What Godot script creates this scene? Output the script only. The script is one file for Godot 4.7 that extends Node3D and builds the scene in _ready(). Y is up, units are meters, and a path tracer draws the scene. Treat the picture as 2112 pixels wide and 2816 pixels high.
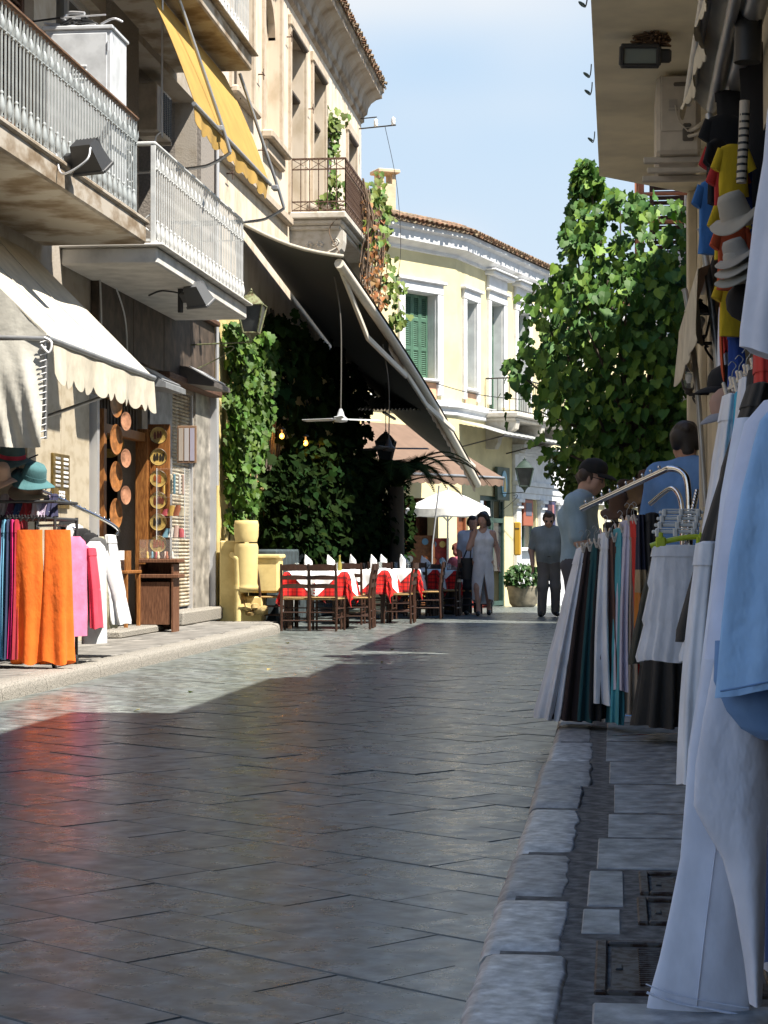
extends Node3D
# A sunlit old-town shopping street, seen from low down on the shaded side. x = to the right of the
# street axis, y = up, z = -(distance along the street). Metres.

var M := {}
var T := {}
var names := {}
var rng := RandomNumberGenerator.new()

class MB:
	var V := PackedVector3Array()
	var N := PackedVector3Array()
	var C := PackedColorArray()
	var U := PackedVector2Array()
	var col := Color(1, 1, 1)
	func vert(p: Vector3, n: Vector3, uv := Vector2.ZERO):
		V.append(p); N.append(n); C.append(col); U.append(uv)
	func tri(a: Vector3, b: Vector3, c: Vector3):      # counter-clockwise seen from outside
		var n := (b - a).cross(c - a).normalized()
		vert(a, n); vert(c, n); vert(b, n)
	func quad(a: Vector3, b: Vector3, c: Vector3, d: Vector3):
		var n := (c - a).cross(d - b).normalized()
		vert(a, n, Vector2(0, 0)); vert(c, n, Vector2(1, 1)); vert(b, n, Vector2(1, 0))
		vert(a, n, Vector2(0, 0)); vert(d, n, Vector2(0, 1)); vert(c, n, Vector2(1, 1))
	func box(c: Vector3, s: Vector3, b := Basis.IDENTITY):
		var x := b.x * s.x * 0.5
		var y := b.y * s.y * 0.5
		var z := b.z * s.z * 0.5
		quad(c - x - y + z, c + x - y + z, c + x + y + z, c - x + y + z)
		quad(c + x - y - z, c - x - y - z, c - x + y - z, c + x + y - z)
		quad(c + x - y + z, c + x - y - z, c + x + y - z, c + x + y + z)
		quad(c - x - y - z, c - x - y + z, c - x + y + z, c - x + y - z)
		quad(c - x + y + z, c + x + y + z, c + x + y - z, c - x + y - z)
		quad(c - x - y - z, c + x - y - z, c + x - y + z, c - x - y + z)
	func bbox(c: Vector3, s: Vector3, e: float, b := Basis.IDENTITY):   # box with chamfered edges
		var h := s * 0.5
		e = minf(e, minf(h.x, minf(h.y, h.z)) * 0.9)
		var f := func(x: float, y: float, z: float) -> Vector3: return c + b.x * x + b.y * y + b.z * z
		for a in 3:
			var a1 := (a + 1) % 3
			var a2 := (a + 2) % 3
			for s0 in [-1.0, 1.0]:
				var p := []
				for k in [[-1, -1], [1, -1], [1, 1], [-1, 1]]:
					var q := Vector3.ZERO
					q[a] = h[a] * s0; q[a1] = (h[a1] - e) * k[0]; q[a2] = (h[a2] - e) * k[1]
					p.append(f.call(q.x, q.y, q.z))
				if s0 > 0: quad(p[0], p[1], p[2], p[3])
				else: quad(p[3], p[2], p[1], p[0])
			for s1 in [-1.0, 1.0]:
				for s2 in [-1.0, 1.0]:
					var q := []
					for k in [[-1, 0], [1, 0], [1, 1], [-1, 1]]:
						var w := Vector3.ZERO
						w[a] = (h[a] - e) * k[0]
						w[a1] = (h[a1] - (e if k[1] else 0.0)) * s1
						w[a2] = (h[a2] - (0.0 if k[1] else e)) * s2
						q.append(f.call(w.x, w.y, w.z))
					if s1 * s2 < 0: quad(q[0], q[1], q[2], q[3])
					else: quad(q[3], q[2], q[1], q[0])
		for sx in [-1.0, 1.0]:
			for sy in [-1.0, 1.0]:
				for sz in [-1.0, 1.0]:
					var q0: Vector3 = f.call(h.x * sx, (h.y - e) * sy, (h.z - e) * sz)
					var q1: Vector3 = f.call((h.x - e) * sx, h.y * sy, (h.z - e) * sz)
					var q2: Vector3 = f.call((h.x - e) * sx, (h.y - e) * sy, h.z * sz)
					if sx * sy * sz > 0: tri(q0, q1, q2)
					else: tri(q0, q2, q1)
	func grid(P: Array, closed := false, us := 1.0, vs := 1.0):  # rows of points, smooth shaded
		var r := P.size()
		var c: int = P[0].size()
		var nn := []
		for i in r:
			var row := PackedVector3Array()
			for j in c:
				var jl := j - 1
				var jr := j + 1
				if closed:
					jl = (j - 1 + c) % c; jr = (j + 1) % c
				else:
					jl = maxi(jl, 0); jr = mini(jr, c - 1)
				var du: Vector3 = P[i][jr] - P[i][jl]
				var dv: Vector3 = P[mini(i + 1, r - 1)][j] - P[maxi(i - 1, 0)][j]
				row.append(du.cross(dv).normalized())
			nn.append(row)
		var m := c if closed else c - 1
		for i in r - 1:
			for j in m:
				var k := (j + 1) % c
				var u0 := float(j) / m * us
				var u1 := float(j + 1) / m * us
				var v0 := float(i) / (r - 1) * vs
				var v1 := float(i + 1) / (r - 1) * vs
				vert(P[i][j], nn[i][j], Vector2(u0, v0)); vert(P[i + 1][k], nn[i + 1][k], Vector2(u1, v1)); vert(P[i][k], nn[i][k], Vector2(u1, v0))
				vert(P[i][j], nn[i][j], Vector2(u0, v0)); vert(P[i + 1][j], nn[i + 1][j], Vector2(u0, v1)); vert(P[i + 1][k], nn[i + 1][k], Vector2(u1, v1))
	func fan(ring: PackedVector3Array, flip := false):
		var c := Vector3.ZERO
		for p in ring: c += p
		c /= ring.size()
		for j in ring.size():
			var k := (j + 1) % ring.size()
			if flip: tri(c, ring[k], ring[j])
			else: tri(c, ring[j], ring[k])
	func tube(path: Array, r, n := 8, caps := true):
		var rows := []
		var last := Vector3.ZERO
		for i in path.size():
			var t: Vector3 = (path[mini(i + 1, path.size() - 1)] - path[maxi(i - 1, 0)]).normalized()
			var s := last
			if i == 0: s = Vector3.UP.cross(t) if absf(t.y) < 0.9 else Vector3.RIGHT.cross(t)
			s = (s - t * s.dot(t)).normalized()
			last = s
			var w := t.cross(s)
			var rr: float = r if (r is float) else r[i]
			var row := PackedVector3Array()
			for k in n:
				var a := TAU * k / n
				row.append(path[i] + (s * cos(a) + w * sin(a)) * rr)
			rows.append(row)
		grid(rows, true)
		if caps:
			fan(rows[0], true); fan(rows[-1])
	func lathe(prof: Array, n: int, o: Vector3, sharp := false, b := Basis.IDENTITY, caps := true):  # prof [r, y] from bottom to top
		var rows := []
		for p in prof:
			var row := PackedVector3Array()
			for k in n:
				var a := -TAU * k / n
				row.append(o + b * Vector3(cos(a) * p[0], p[1], sin(a) * p[0]))
			rows.append(row)
		if sharp:
			for i in rows.size() - 1: grid([rows[i], rows[i + 1]], true)
		else: grid(rows, true)
		if caps and prof[0][0] > 0.001: fan(rows[0], true)
		if caps and prof[-1][0] > 0.001: fan(rows[-1])
	func poly(pts: PackedVector2Array, o: Vector3, ux: Vector3, uy: Vector3, dep: float):  # outline ccw in (ux, uy), extruded by dep along ux x uy
		var un := ux.cross(uy).normalized() * dep
		var ix := Geometry2D.triangulate_polygon(pts)
		for i in range(0, ix.size(), 3):
			var a := pts[ix[i]]
			var b := pts[ix[i + 1]]
			var c := pts[ix[i + 2]]
			if (b - a).cross(c - a) < 0:
				var t := b
				b = c; c = t
			var A := o + ux * a.x + uy * a.y
			var B := o + ux * b.x + uy * b.y
			var D := o + ux * c.x + uy * c.y
			tri(A + un, B + un, D + un); tri(A, D, B)
		for i in pts.size():
			var p := pts[i]
			var q := pts[(i + 1) % pts.size()]
			var A := o + ux * p.x + uy * p.y
			var B := o + ux * q.x + uy * q.y
			quad(A, B, B + un, A + un)
	func loft(rings: Array, n := 20, caps := true):   # rings: {c, x, z, f (fold amplitude), k (folds), p (phase), yaw}
		var rows := []
		if rings[0].c.y > rings[-1].c.y:
			rings = rings.duplicate()
			rings.reverse()
		for g in rings:
			var row := PackedVector3Array()
			var b := Basis(Vector3.UP, g.get("yaw", 0.0))
			for j in n:
				var a := -TAU * j / n
				var q := 1.0 + float(g.get("f", 0.0)) * sin(a * float(g.get("k", 5)) + float(g.get("p", 0.0)))
				row.append(g.c + b * Vector3(cos(a) * g.x * q, float(g.get("t", 0.0)) * sin(a * 3.0 + 1.0) + cos(a) * g.x * float(g.get("sl", 0.0)), sin(a) * g.z * q))
			rows.append(row)
		grid(rows, true)
		if caps:
			fan(rows[0], true); fan(rows[-1])
	func mesh() -> ArrayMesh:
		var m := ArrayMesh.new()
		var a := []
		a.resize(Mesh.ARRAY_MAX)
		a[Mesh.ARRAY_VERTEX] = V; a[Mesh.ARRAY_NORMAL] = N; a[Mesh.ARRAY_COLOR] = C; a[Mesh.ARRAY_TEX_UV] = U
		m.add_surface_from_arrays(Mesh.PRIMITIVE_TRIANGLES, a)
		return m

func W(x: float, y: float, d: float) -> Vector3: return Vector3(x, y, -d)
func gy(d: float) -> float: return 0.0 if d < 33.0 else -(d - 33.0) * 0.0195

func numbered(s: String) -> String:
	var k: int = names.get(s, 0)
	names[s] = k + 1
	return s if k == 0 else "%s_%03d" % [s, k]

func tag(o: Node, label: String, cat: String, group := "", kind := ""):
	if label: o.set_meta("label", label)
	if cat: o.set_meta("category", cat)
	if group: o.set_meta("group", group)
	if kind: o.set_meta("kind", kind)

func thing(called: String, label: String, cat: String, at := Vector3.ZERO, turn := 0.0, group := "") -> Node3D:
	var o := Node3D.new()
	o.name = numbered(called)
	add_child(o)
	o.position = at
	o.rotation.y = turn
	tag(o, label, cat, group)
	return o

func part(called: String, m, mat, parent: Node, at := Vector3.ZERO, kind := "", label := "") -> MeshInstance3D:
	var o := MeshInstance3D.new()
	o.mesh = m.mesh() if m is MB else m
	o.material_override = mat
	o.name = called
	parent.add_child(o, true)
	o.position = at
	if kind: o.set_meta("kind", kind)
	if label: o.set_meta("label", label)
	return o

func single(called: String, m, mat, label: String, cat: String, group := "", at := Vector3.ZERO) -> MeshInstance3D:
	var o := part(called, m, mat, self, at)
	o.name = numbered(called)
	tag(o, label, cat, group)
	return o

func struct(called: String, m, mat) -> MeshInstance3D:
	var o := part(called, m, mat, self)
	o.name = numbered(called)
	o.set_meta("kind", "structure")
	return o

func again(o: Node3D, label: String, at: Vector3, turn := 0.0) -> Node3D:
	var c := o.duplicate() as Node3D
	var base := String(o.name)
	if base.length() > 4 and base[-4] == "_": base = base.left(-4)
	c.name = numbered(base)
	add_child(c)
	c.position = at
	c.rotation = Vector3(0, turn, 0)
	c.set_meta("label", label)
	return c

func noise_tex(f: float, oct: int, lo: Color, hi: Color, seed_: int, size := 512, type := FastNoiseLite.TYPE_SIMPLEX_SMOOTH, bump := 0.0, p0 := 0.0, p1 := 1.0) -> NoiseTexture2D:
	var n := FastNoiseLite.new()
	n.noise_type = type
	n.frequency = f
	n.fractal_octaves = oct
	n.fractal_gain = 0.55
	n.seed = seed_
	var t := NoiseTexture2D.new()
	t.width = size; t.height = size
	t.seamless = true
	t.seamless_blend_skirt = 0.3
	var g := Gradient.new()
	g.set_color(0, lo); g.set_color(1, hi)
	g.set_offset(0, p0); g.set_offset(1, p1)
	t.color_ramp = g
	t.noise = n
	return t

func mat(key: String, c: Color, rough := 0.8, tex := "", sc := Vector3.ONE, bump := "", bs := 0.3, ex := {}) -> StandardMaterial3D:
	if M.has(key): return M[key]
	var m := StandardMaterial3D.new()
	m.resource_name = key
	m.albedo_color = c
	m.roughness = rough
	if tex:
		m.albedo_texture = T[tex]
	if bump:
		m.heightmap_enabled = true
		m.heightmap_texture = T[bump]
		m.heightmap_scale = bs
	if (tex or bump) and not ex.has("uv"):
		m.uv1_triplanar = true
		m.uv1_world_triplanar = not ex.has("local")
	m.uv1_scale = sc
	if ex.has("vc"): m.vertex_color_use_as_albedo = true
	if ex.has("metal"): m.metallic = ex.metal
	if ex.has("rt"):
		m.roughness_texture = T[ex.rt]; m.roughness_texture_channel = BaseMaterial3D.TEXTURE_CHANNEL_RED
	if ex.has("rim"):
		m.rim_enabled = true; m.rim = ex.rim; m.rim_tint = 0.5
	if ex.has("back"):
		m.backlight_enabled = true; m.backlight = ex.back
	if ex.has("alpha"):
		m.transparency = BaseMaterial3D.TRANSPARENCY_ALPHA; m.albedo_color.a = ex.alpha
	if ex.has("emit"):
		m.emission_enabled = true; m.emission = ex.emit; m.emission_energy_multiplier = ex.get("ee", 1.0)
	if ex.has("spec"): m.metallic_specular = ex.spec
	M[key] = m
	return m

func lin(r: float, g: float, b: float) -> Color: return Color(r, g, b).linear_to_srgb()
func rnd(a: float, b: float) -> float: return rng.randf_range(a, b)

# a wall panel with rectangular openings: o = bottom corner, u = unit along, n = outward normal
func wall_panel(o: Vector3, u: Vector3, n: Vector3, wid: float, hei: float, holes: Array, t := 0.3) -> MB:
	var m := MB.new()
	var us := [0.0, wid]
	var vs := [0.0, hei]
	for h in holes:
		for k in [h[0], h[2]]:
			if not us.has(k): us.append(k)
		for k in [h[1], h[3]]:
			if not vs.has(k): vs.append(k)
	us.sort(); vs.sort()
	var right := u.cross(Vector3.UP).dot(n) > 0   # u x up points outward: (u, up) is ccw from outside
	var q := func(a: Vector3, b: Vector3, c: Vector3, d: Vector3):
		if right: m.quad(a, b, c, d)
		else: m.quad(d, c, b, a)
	for i in us.size() - 1:
		for j in vs.size() - 1:
			var cu: float = (us[i] + us[i + 1]) * 0.5
			var cv: float = (vs[j] + vs[j + 1]) * 0.5
			var hole := false
			for h in holes:
				if cu > h[0] and cu < h[2] and cv > h[1] and cv < h[3]: hole = true
			if hole: continue
			var A: Vector3 = o + u * us[i] + Vector3.UP * vs[j]
			var B: Vector3 = o + u * us[i + 1] + Vector3.UP * vs[j]
			var D: Vector3 = o + u * us[i] + Vector3.UP * vs[j + 1]
			var E: Vector3 = o + u * us[i + 1] + Vector3.UP * vs[j + 1]
			q.call(A, B, E, D)
			q.call(B - n * t, A - n * t, D - n * t, E - n * t)
	for h in holes:
		var A: Vector3 = o + u * h[0] + Vector3.UP * h[1]
		var B: Vector3 = o + u * h[2] + Vector3.UP * h[1]
		var E: Vector3 = o + u * h[2] + Vector3.UP * h[3]
		var D: Vector3 = o + u * h[0] + Vector3.UP * h[3]
		q.call(A, A - n * t, B - n * t, B)
		q.call(D - n * t, D, E, E - n * t)
		q.call(A - n * t, A, D, D - n * t)
		q.call(B, B - n * t, E - n * t, E)
	var a0 := o + Vector3.UP * hei
	q.call(a0, a0 + u * wid, a0 + u * wid - n * t, a0 - n * t)
	q.call(o - n * t, o, a0, a0 - n * t)
	q.call(o + u * wid, o + u * wid - n * t, a0 + u * wid - n * t, a0 + u * wid)
	return m

func arc(p: Array, n := 6) -> Array:    # Catmull-Rom through the points
	var c := Curve3D.new()
	var out := []
	for i in p.size():
		var a: Vector3 = p[maxi(i - 1, 0)]
		var b: Vector3 = p[mini(i + 1, p.size() - 1)]
		c.add_point(p[i], -(b - a) / 6.0, (b - a) / 6.0)
	for i in p.size() - 1:
		for k in n: out.append(c.sample(i, float(k) / n))
	out.append(p[-1])
	return out

func _ready():
	rng.seed = 11
	# camera: crouching at about 1.08 m on the shaded side, long lens, turned 6.5 degrees left of the street axis
	var cam := Camera3D.new()
	cam.name = "camera"
	add_child(cam)
	cam.position = Vector3(0, 1.08, 0)
	cam.rotation_degrees = Vector3(1.087, 6.496, 0)
	cam.fov = 28.22
	cam.near = 0.05
	cam.far = 900.0
	cam.current = true
	# sky, haze-free summer air
	var we := WorldEnvironment.new()
	we.name = "world_environment"
	add_child(we)
	var env := Environment.new()
	we.environment = env
	env.background_mode = Environment.BG_SKY
	var sky := Sky.new()
	var ps := PanoramaSkyMaterial.new()
	ps.panorama = sky_picture()
	ps.energy_multiplier = 0.385
	sky.sky_material = ps
	env.sky = sky
	env.background_energy_multiplier = 1.0
	env.tonemap_mode = Environment.TONE_MAPPER_LINEAR
	env.tonemap_exposure = 2.6
	env.sdfgi_enabled = true
	env.ssao_enabled = true
	env.ssil_enabled = true
	# the sun: high, from the right and a little behind the camera
	var sun := DirectionalLight3D.new()
	sun.name = "sun"
	add_child(sun)
	sun.look_at_from_position(Vector3.ZERO, Vector3(-1.0, -1.8, -0.55), Vector3.UP)
	sun.light_energy = 1.55
	sun.light_color = Color(1.0, 0.97, 0.92)
	sun.light_angular_distance = 0.5
	sun.shadow_enabled = true
	textures()
	materials()
	street()
	apartment_house()
	old_house()
	yellow_house()
	right_side()
	restaurant()
	left_shop()
	greenery()
	right_clothes()
	people()
	fixtures()

func sky_picture() -> ImageTexture:
	var w := 512
	var h := 256
	var im := Image.create(w, h, false, Image.FORMAT_RGBF)
	var n := FastNoiseLite.new()
	n.seed = 4
	n.frequency = 1.0
	n.fractal_octaves = 5
	n.noise_type = FastNoiseLite.TYPE_SIMPLEX_SMOOTH
	for j in h:
		var el := PI * (0.5 - (j + 0.5) / h)
		for i in w:
			var az := TAU * (i + 0.5) / w
			var t := clampf(el / (PI * 0.5), 0.0, 1.0)
			var c := Color(0.80, 0.895, 0.97).lerp(Color(0.51, 0.715, 0.96), clampf(t / 0.2, 0.0, 1.0))
			c = c.lerp(Color(0.06, 0.27, 0.78), smoothstep(0.12, 0.75, t))
			var dir := Vector3(cos(el) * cos(az), sin(el), cos(el) * sin(az))
			var k := n.get_noise_3d(dir.x * 2.3, dir.y * 7.0, dir.z * 2.3)
			var cl := smoothstep(0.02, 0.5, k + 0.20 - absf(t - 0.10) * 2.6) * 0.85
			c = c.lerp(Color(0.93, 0.945, 0.96), clampf(cl, 0.0, 0.85))
			if el < 0: c = Color(0.30, 0.29, 0.27)
			im.set_pixel(i, j, c)
	return ImageTexture.create_from_image(im)

func textures():
	var g := func(x: float) -> Color: return Color(x, x, x)
	T.fine = noise_tex(0.06, 4, g.call(0.80), g.call(1.0), 1)
	T.blotch = noise_tex(0.008, 5, g.call(0.62), g.call(1.0), 2, 512, FastNoiseLite.TYPE_SIMPLEX_SMOOTH, 0.0, 0.15, 0.85)
	T.plaster = noise_tex(0.006, 6, Color(0.88, 0.86, 0.82), Color(1, 1, 1), 3, 1024, FastNoiseLite.TYPE_SIMPLEX_SMOOTH, 0.0, 0.12, 0.55)
	T.dirt = noise_tex(0.005, 6, Color(0.70, 0.63, 0.54), Color(1, 1, 1), 5, 1024, FastNoiseLite.TYPE_SIMPLEX_SMOOTH, 0.0, 0.2, 0.62)
	T.paint = noise_tex(0.009, 5, g.call(0.88), g.call(1.0), 6, 512, FastNoiseLite.TYPE_SIMPLEX_SMOOTH, 0.0, 0.2, 0.8)
	T.marble = noise_tex(0.008, 6, g.call(0.60), g.call(1.0), 7, 1024, FastNoiseLite.TYPE_SIMPLEX_SMOOTH, 0.0, 0.15, 0.85)
	T.wood = noise_tex(0.02, 5, Color(0.55, 0.45, 0.36), Color(1, 1, 1), 8)
	T.rough = noise_tex(0.012, 5, g.call(0.74), g.call(1.0), 9, 512, FastNoiseLite.TYPE_SIMPLEX_SMOOTH, 0.0, 0.2, 0.8)
	T.bump = noise_tex(0.05, 5, g.call(0.0), g.call(1.0), 10)
	T.grit = noise_tex(0.18, 3, g.call(0.0), g.call(1.0), 12)
	T.wrinkle = noise_tex(0.014, 4, g.call(0.0), g.call(1.0), 13)
	T.rust = noise_tex(0.02, 5, Color(0.55, 0.36, 0.24), Color(1, 1, 1), 14, 512, FastNoiseLite.TYPE_SIMPLEX_SMOOTH, 0.0, 0.25, 0.6)
	T.speck = noise_tex(0.09, 4, g.call(0.45), g.call(1.0), 15, 512, FastNoiseLite.TYPE_SIMPLEX_SMOOTH, 0.0, 0.22, 0.5)
	T.plaid = plaid_picture()

func plaid_picture() -> ImageTexture:
	var n := 256
	var im := Image.create(n, n, false, Image.FORMAT_RGB8)
	for j in n:
		for i in n:
			var c := Color(0.80, 0.05, 0.05)
			for k in [i, j]:
				var q: int = k % 64
				if q < 14: c = c.lerp(Color(0.10, 0.04, 0.05), 0.42)
				elif q > 34 and q < 38: c = c.lerp(Color(0.05, 0.10, 0.10), 0.5)
				elif q == 48 or q == 49: c = c.lerp(Color(0.9, 0.75, 0.5), 0.35)
			im.set_pixel(i, j, c)
	return ImageTexture.create_from_image(im)

func materials():
	var A := Vector3.ONE
	mat("slab_a", lin(0.192, 0.23, 0.25), 0.36, "marble", A * 0.9, "grit", 0.008, {"rt": "rough", "spec": 0.33})
	mat("slab_b", lin(0.174, 0.21, 0.23), 0.33, "marble", A * 1.1, "grit", 0.008, {"rt": "rough", "spec": 0.33})
	mat("slab_c", lin(0.218, 0.25, 0.265), 0.39, "marble", A * 0.8, "grit", 0.008, {"rt": "rough", "spec": 0.33})
	mat("slab_d", lin(0.178, 0.22, 0.243), 0.34, "marble", A * 1.3, "grit", 0.008, {"rt": "rough", "spec": 0.33})
	mat("slab_far", lin(0.84, 0.98, 1.0), 0.36, "marble", A * 0.8, "grit", 0.008, {"rt": "rough", "spec": 0.33, "vc": 1})
	mat("joint", lin(0.09, 0.096, 0.10), 0.95, "fine", A * 2.0, "grit", 0.175)
	mat("kerb", lin(0.50, 0.50, 0.49), 0.55, "marble", A * 1.6, "bump", 0.05, {"rt": "rough"})
	mat("kerb_pale", lin(0.72, 0.73, 0.72), 0.5, "marble", A * 1.6, "bump", 0.05, {"rt": "rough"})
	mat("kerb_l", lin(0.29, 0.27, 0.235), 0.75, "speck", A * 1.2, "bump", 0.25)
	mat("pave_r", lin(0.42, 0.44, 0.45), 0.5, "marble", A * 1.0, "grit", 0.07, {"rt": "rough"})
	mat("pave_l", lin(0.28, 0.265, 0.24), 0.75, "blotch", A * 0.7, "grit", 0.105)
	mat("cement", lin(0.19, 0.19, 0.185), 0.95, "marble", A * 2.0, "grit", 0.02)
	mat("iron_lid", lin(0.10, 0.095, 0.09), 0.55, "rust", A * 2.0, "grit", 0.07, {"metal": 0.5})
	mat("stucco_a", lin(0.36, 0.32, 0.27), 0.95, "plaster", A * 0.35, "grit", 0.28)
	mat("rough_stucco", lin(0.30, 0.27, 0.24), 0.98, "fine", A * 0.8, "bump", 0.35)
	mat("slab_conc", lin(0.38, 0.34, 0.285), 0.95, "dirt", Vector3(0.3, 0.6, 0.3), "bump", 0.084)
	mat("slab_white", lin(0.60, 0.58, 0.54), 0.9, "paint", A * 0.6, "bump", 0.042)
	mat("beige_b", lin(0.62, 0.535, 0.43), 0.95, "plaster", Vector3(0.28, 0.14, 0.28), "bump", 0.112)
	mat("beige_trim", lin(0.46, 0.385, 0.30), 0.95, "plaster", A * 0.5, "bump", 0.112)
	mat("cornice_b", lin(0.38, 0.33, 0.275), 0.95, "dirt", A * 0.3, "bump", 0.14)
	mat("stone_b", lin(0.50, 0.47, 0.42), 0.95, "plaster", A * 0.7, "bump", 0.112)
	mat("yellow_b", lin(0.60, 0.48, 0.21), 0.9, "plaster", A * 0.4, "bump", 0.112)
	mat("yellow_c", lin(0.70, 0.615, 0.36), 0.92, "paint", A * 0.2, "bump", 0.042)
	mat("white_c", lin(0.72, 0.73, 0.74), 0.85, "paint", A * 0.4)
	mat("orange_c", lin(0.72, 0.42, 0.26), 0.9, "paint", A * 0.5)
	mat("cream_d", lin(0.86, 0.78, 0.58), 0.92, "paint", A * 0.3, "bump", 0.042)
	mat("wall_d", lin(0.62, 0.54, 0.40), 0.92, "paint", A * 0.4, "bump", 0.042)
	mat("shutter_green", lin(0.07, 0.16, 0.105), 0.6, "paint", A)
	mat("door_green", lin(0.03, 0.07, 0.055), 0.5, "paint", A)
	mat("tile", lin(0.9, 0.9, 0.9), 0.9, "blotch", A * 0.8, "bump", 0.084, {"vc": 1})
	mat("wood_dark", lin(0.10, 0.055, 0.032), 0.6, "wood", Vector3(4, 0.7, 4), "", 0.0)
	mat("wood_chair", lin(0.075, 0.036, 0.022), 0.45, "wood", Vector3(4, 1, 4), "", 0.0)
	mat("wood_warm", lin(0.42, 0.19, 0.05), 0.5, "wood", Vector3(5, 0.6, 5))
	mat("wood_old", lin(0.12, 0.105, 0.09), 0.85, "wood", Vector3(5, 0.5, 5))
	mat("rail_wood", lin(0.22, 0.125, 0.065), 0.6, "wood", Vector3(3, 3, 0.5))
	mat("rush", lin(0.55, 0.40, 0.17), 0.8, "wood", Vector3(6, 6, 6), "grit", 0.21)
	mat("rail_grey", lin(0.34, 0.37, 0.375), 0.5, "paint", A)
	mat("rail_white", lin(0.60, 0.61, 0.60), 0.5, "paint", A)
	mat("iron", lin(0.035, 0.032, 0.03), 0.55)
	mat("iron_rust", lin(0.12, 0.075, 0.05), 0.8, "rust", A * 2.0)
	mat("steel", lin(0.42, 0.43, 0.44), 0.4, "paint", A, "", 0.0, {"metal": 0.7})
	mat("chrome", lin(0.75, 0.76, 0.78), 0.12, "", A, "", 0.0, {"metal": 1.0})
	mat("alu", lin(0.55, 0.56, 0.58), 0.45, "", A, "", 0.0, {"metal": 0.6})
	mat("canvas_cream", lin(0.64, 0.585, 0.47), 0.95, "paint", A * 0.8, "wrinkle", 0.16, {"back": lin(0.12, 0.11, 0.085)})
	mat("canvas_curtain", lin(0.58, 0.56, 0.495), 0.95, "paint", A * 0.8, "wrinkle", 0.4, {"back": lin(0.12, 0.115, 0.10)})
	mat("canvas_yellow", lin(0.43, 0.265, 0.06), 0.95, "paint", A * 0.5, "wrinkle", 0.12, {"back": lin(0.10, 0.06, 0.012)})
	mat("canvas_tan", lin(0.46, 0.36, 0.27), 0.95, "paint", A * 0.5, "wrinkle", 0.12, {"back": lin(0.14, 0.10, 0.07)})
	mat("canvas_tan_shade", lin(0.17, 0.11, 0.078), 0.95, "paint", A * 0.5, "wrinkle", 0.12, {"back": lin(0.05, 0.03, 0.02)})  # tan awning cloth with its shade put into the colour
	mat("canvas_dark", lin(0.055, 0.055, 0.05), 0.95, "fine", A)
	mat("canvas_white", lin(0.86, 0.86, 0.85), 0.9, "paint", A, "wrinkle", 0.1, {"back": lin(0.3, 0.3, 0.3)})
	mat("glass", Color(0.8, 0.85, 0.85), 0.05, "", A, "", 0.0, {"alpha": 0.12})
	mat("glass_dark", lin(0.03, 0.035, 0.04), 0.12)
	mat("glass_old", lin(0.075, 0.08, 0.08), 0.35, "blotch", A * 0.6)
	mat("acrylic", Color(0.9, 0.92, 0.92), 0.1, "", A, "", 0.0, {"alpha": 0.05})
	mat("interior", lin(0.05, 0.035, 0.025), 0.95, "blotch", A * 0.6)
	mat("white_metal", lin(0.56, 0.58, 0.60), 0.5, "paint", A * 0.8)
	mat("ac_plastic", lin(0.52, 0.47, 0.40), 0.6, "paint", A)
	mat("black_metal", lin(0.03, 0.031, 0.033), 0.5)
	mat("black_plastic", lin(0.015, 0.015, 0.016), 0.5)
	mat("leaf", lin(1, 1, 1), 0.58, "", A, "", 0.0, {"vc": 1, "spec": 0.35, "back": lin(0.09, 0.20, 0.016)})
	mat("leaf_shade", lin(1, 1, 1), 0.7, "", A, "", 0.0, {"vc": 1, "spec": 0.0})  # leaves under the awning: sheen removed, shade carried by their colours
	mat("bark", lin(0.12, 0.095, 0.07), 0.95, "fine", A * 2.0, "bump", 0.42)
	mat("plaid", Color(1, 1, 1), 0.9, "plaid", Vector3(3, 3, 1), "", 0.0, {"uv": 1})
	mat("linen", lin(0.82, 0.82, 0.82), 0.9, "", A, "", 0.0, {"back": lin(0.1, 0.1, 0.1)})
	mat("skin", lin(0.52, 0.31, 0.23), 0.6)
	mat("skin_dark", lin(0.38, 0.21, 0.145), 0.6)
	mat("hair", lin(0.018, 0.013, 0.011), 0.6)
	mat("hair_brown", lin(0.06, 0.04, 0.028), 0.6)
	mat("terracotta", lin(0.42, 0.25, 0.13), 0.9, "paint", A * 2.0)

func cloth(key: String, c: Color, bump := 1.2) -> StandardMaterial3D:
	return mat("cloth_" + key, c, 0.92, "paint", Vector3(1.6, 0.8, 1.6), "wrinkle", bump * 0.45, {"rim": 0.2})

func slab_top(m: MB, c: Vector3, l: float, w: float, b: Basis, ch := 0.004, dep := 0.012):
	var f := func(x: float, z: float, y: float) -> Vector3: return c + b.x * x + b.z * z + Vector3.UP * y
	var x := l * 0.5
	var z := w * 0.5
	var p := [f.call(-x + ch, z - ch, 0.0), f.call(x - ch, z - ch, 0.0), f.call(x - ch, -z + ch, 0.0), f.call(-x + ch, -z + ch, 0.0)]
	var q := [f.call(-x, z, -dep), f.call(x, z, -dep), f.call(x, -z, -dep), f.call(-x, -z, -dep)]
	m.quad(p[0], p[1], p[2], p[3])
	for i in 4:
		var k := (i + 1) % 4
		m.quad(q[i], q[k], p[k], p[i])

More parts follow.
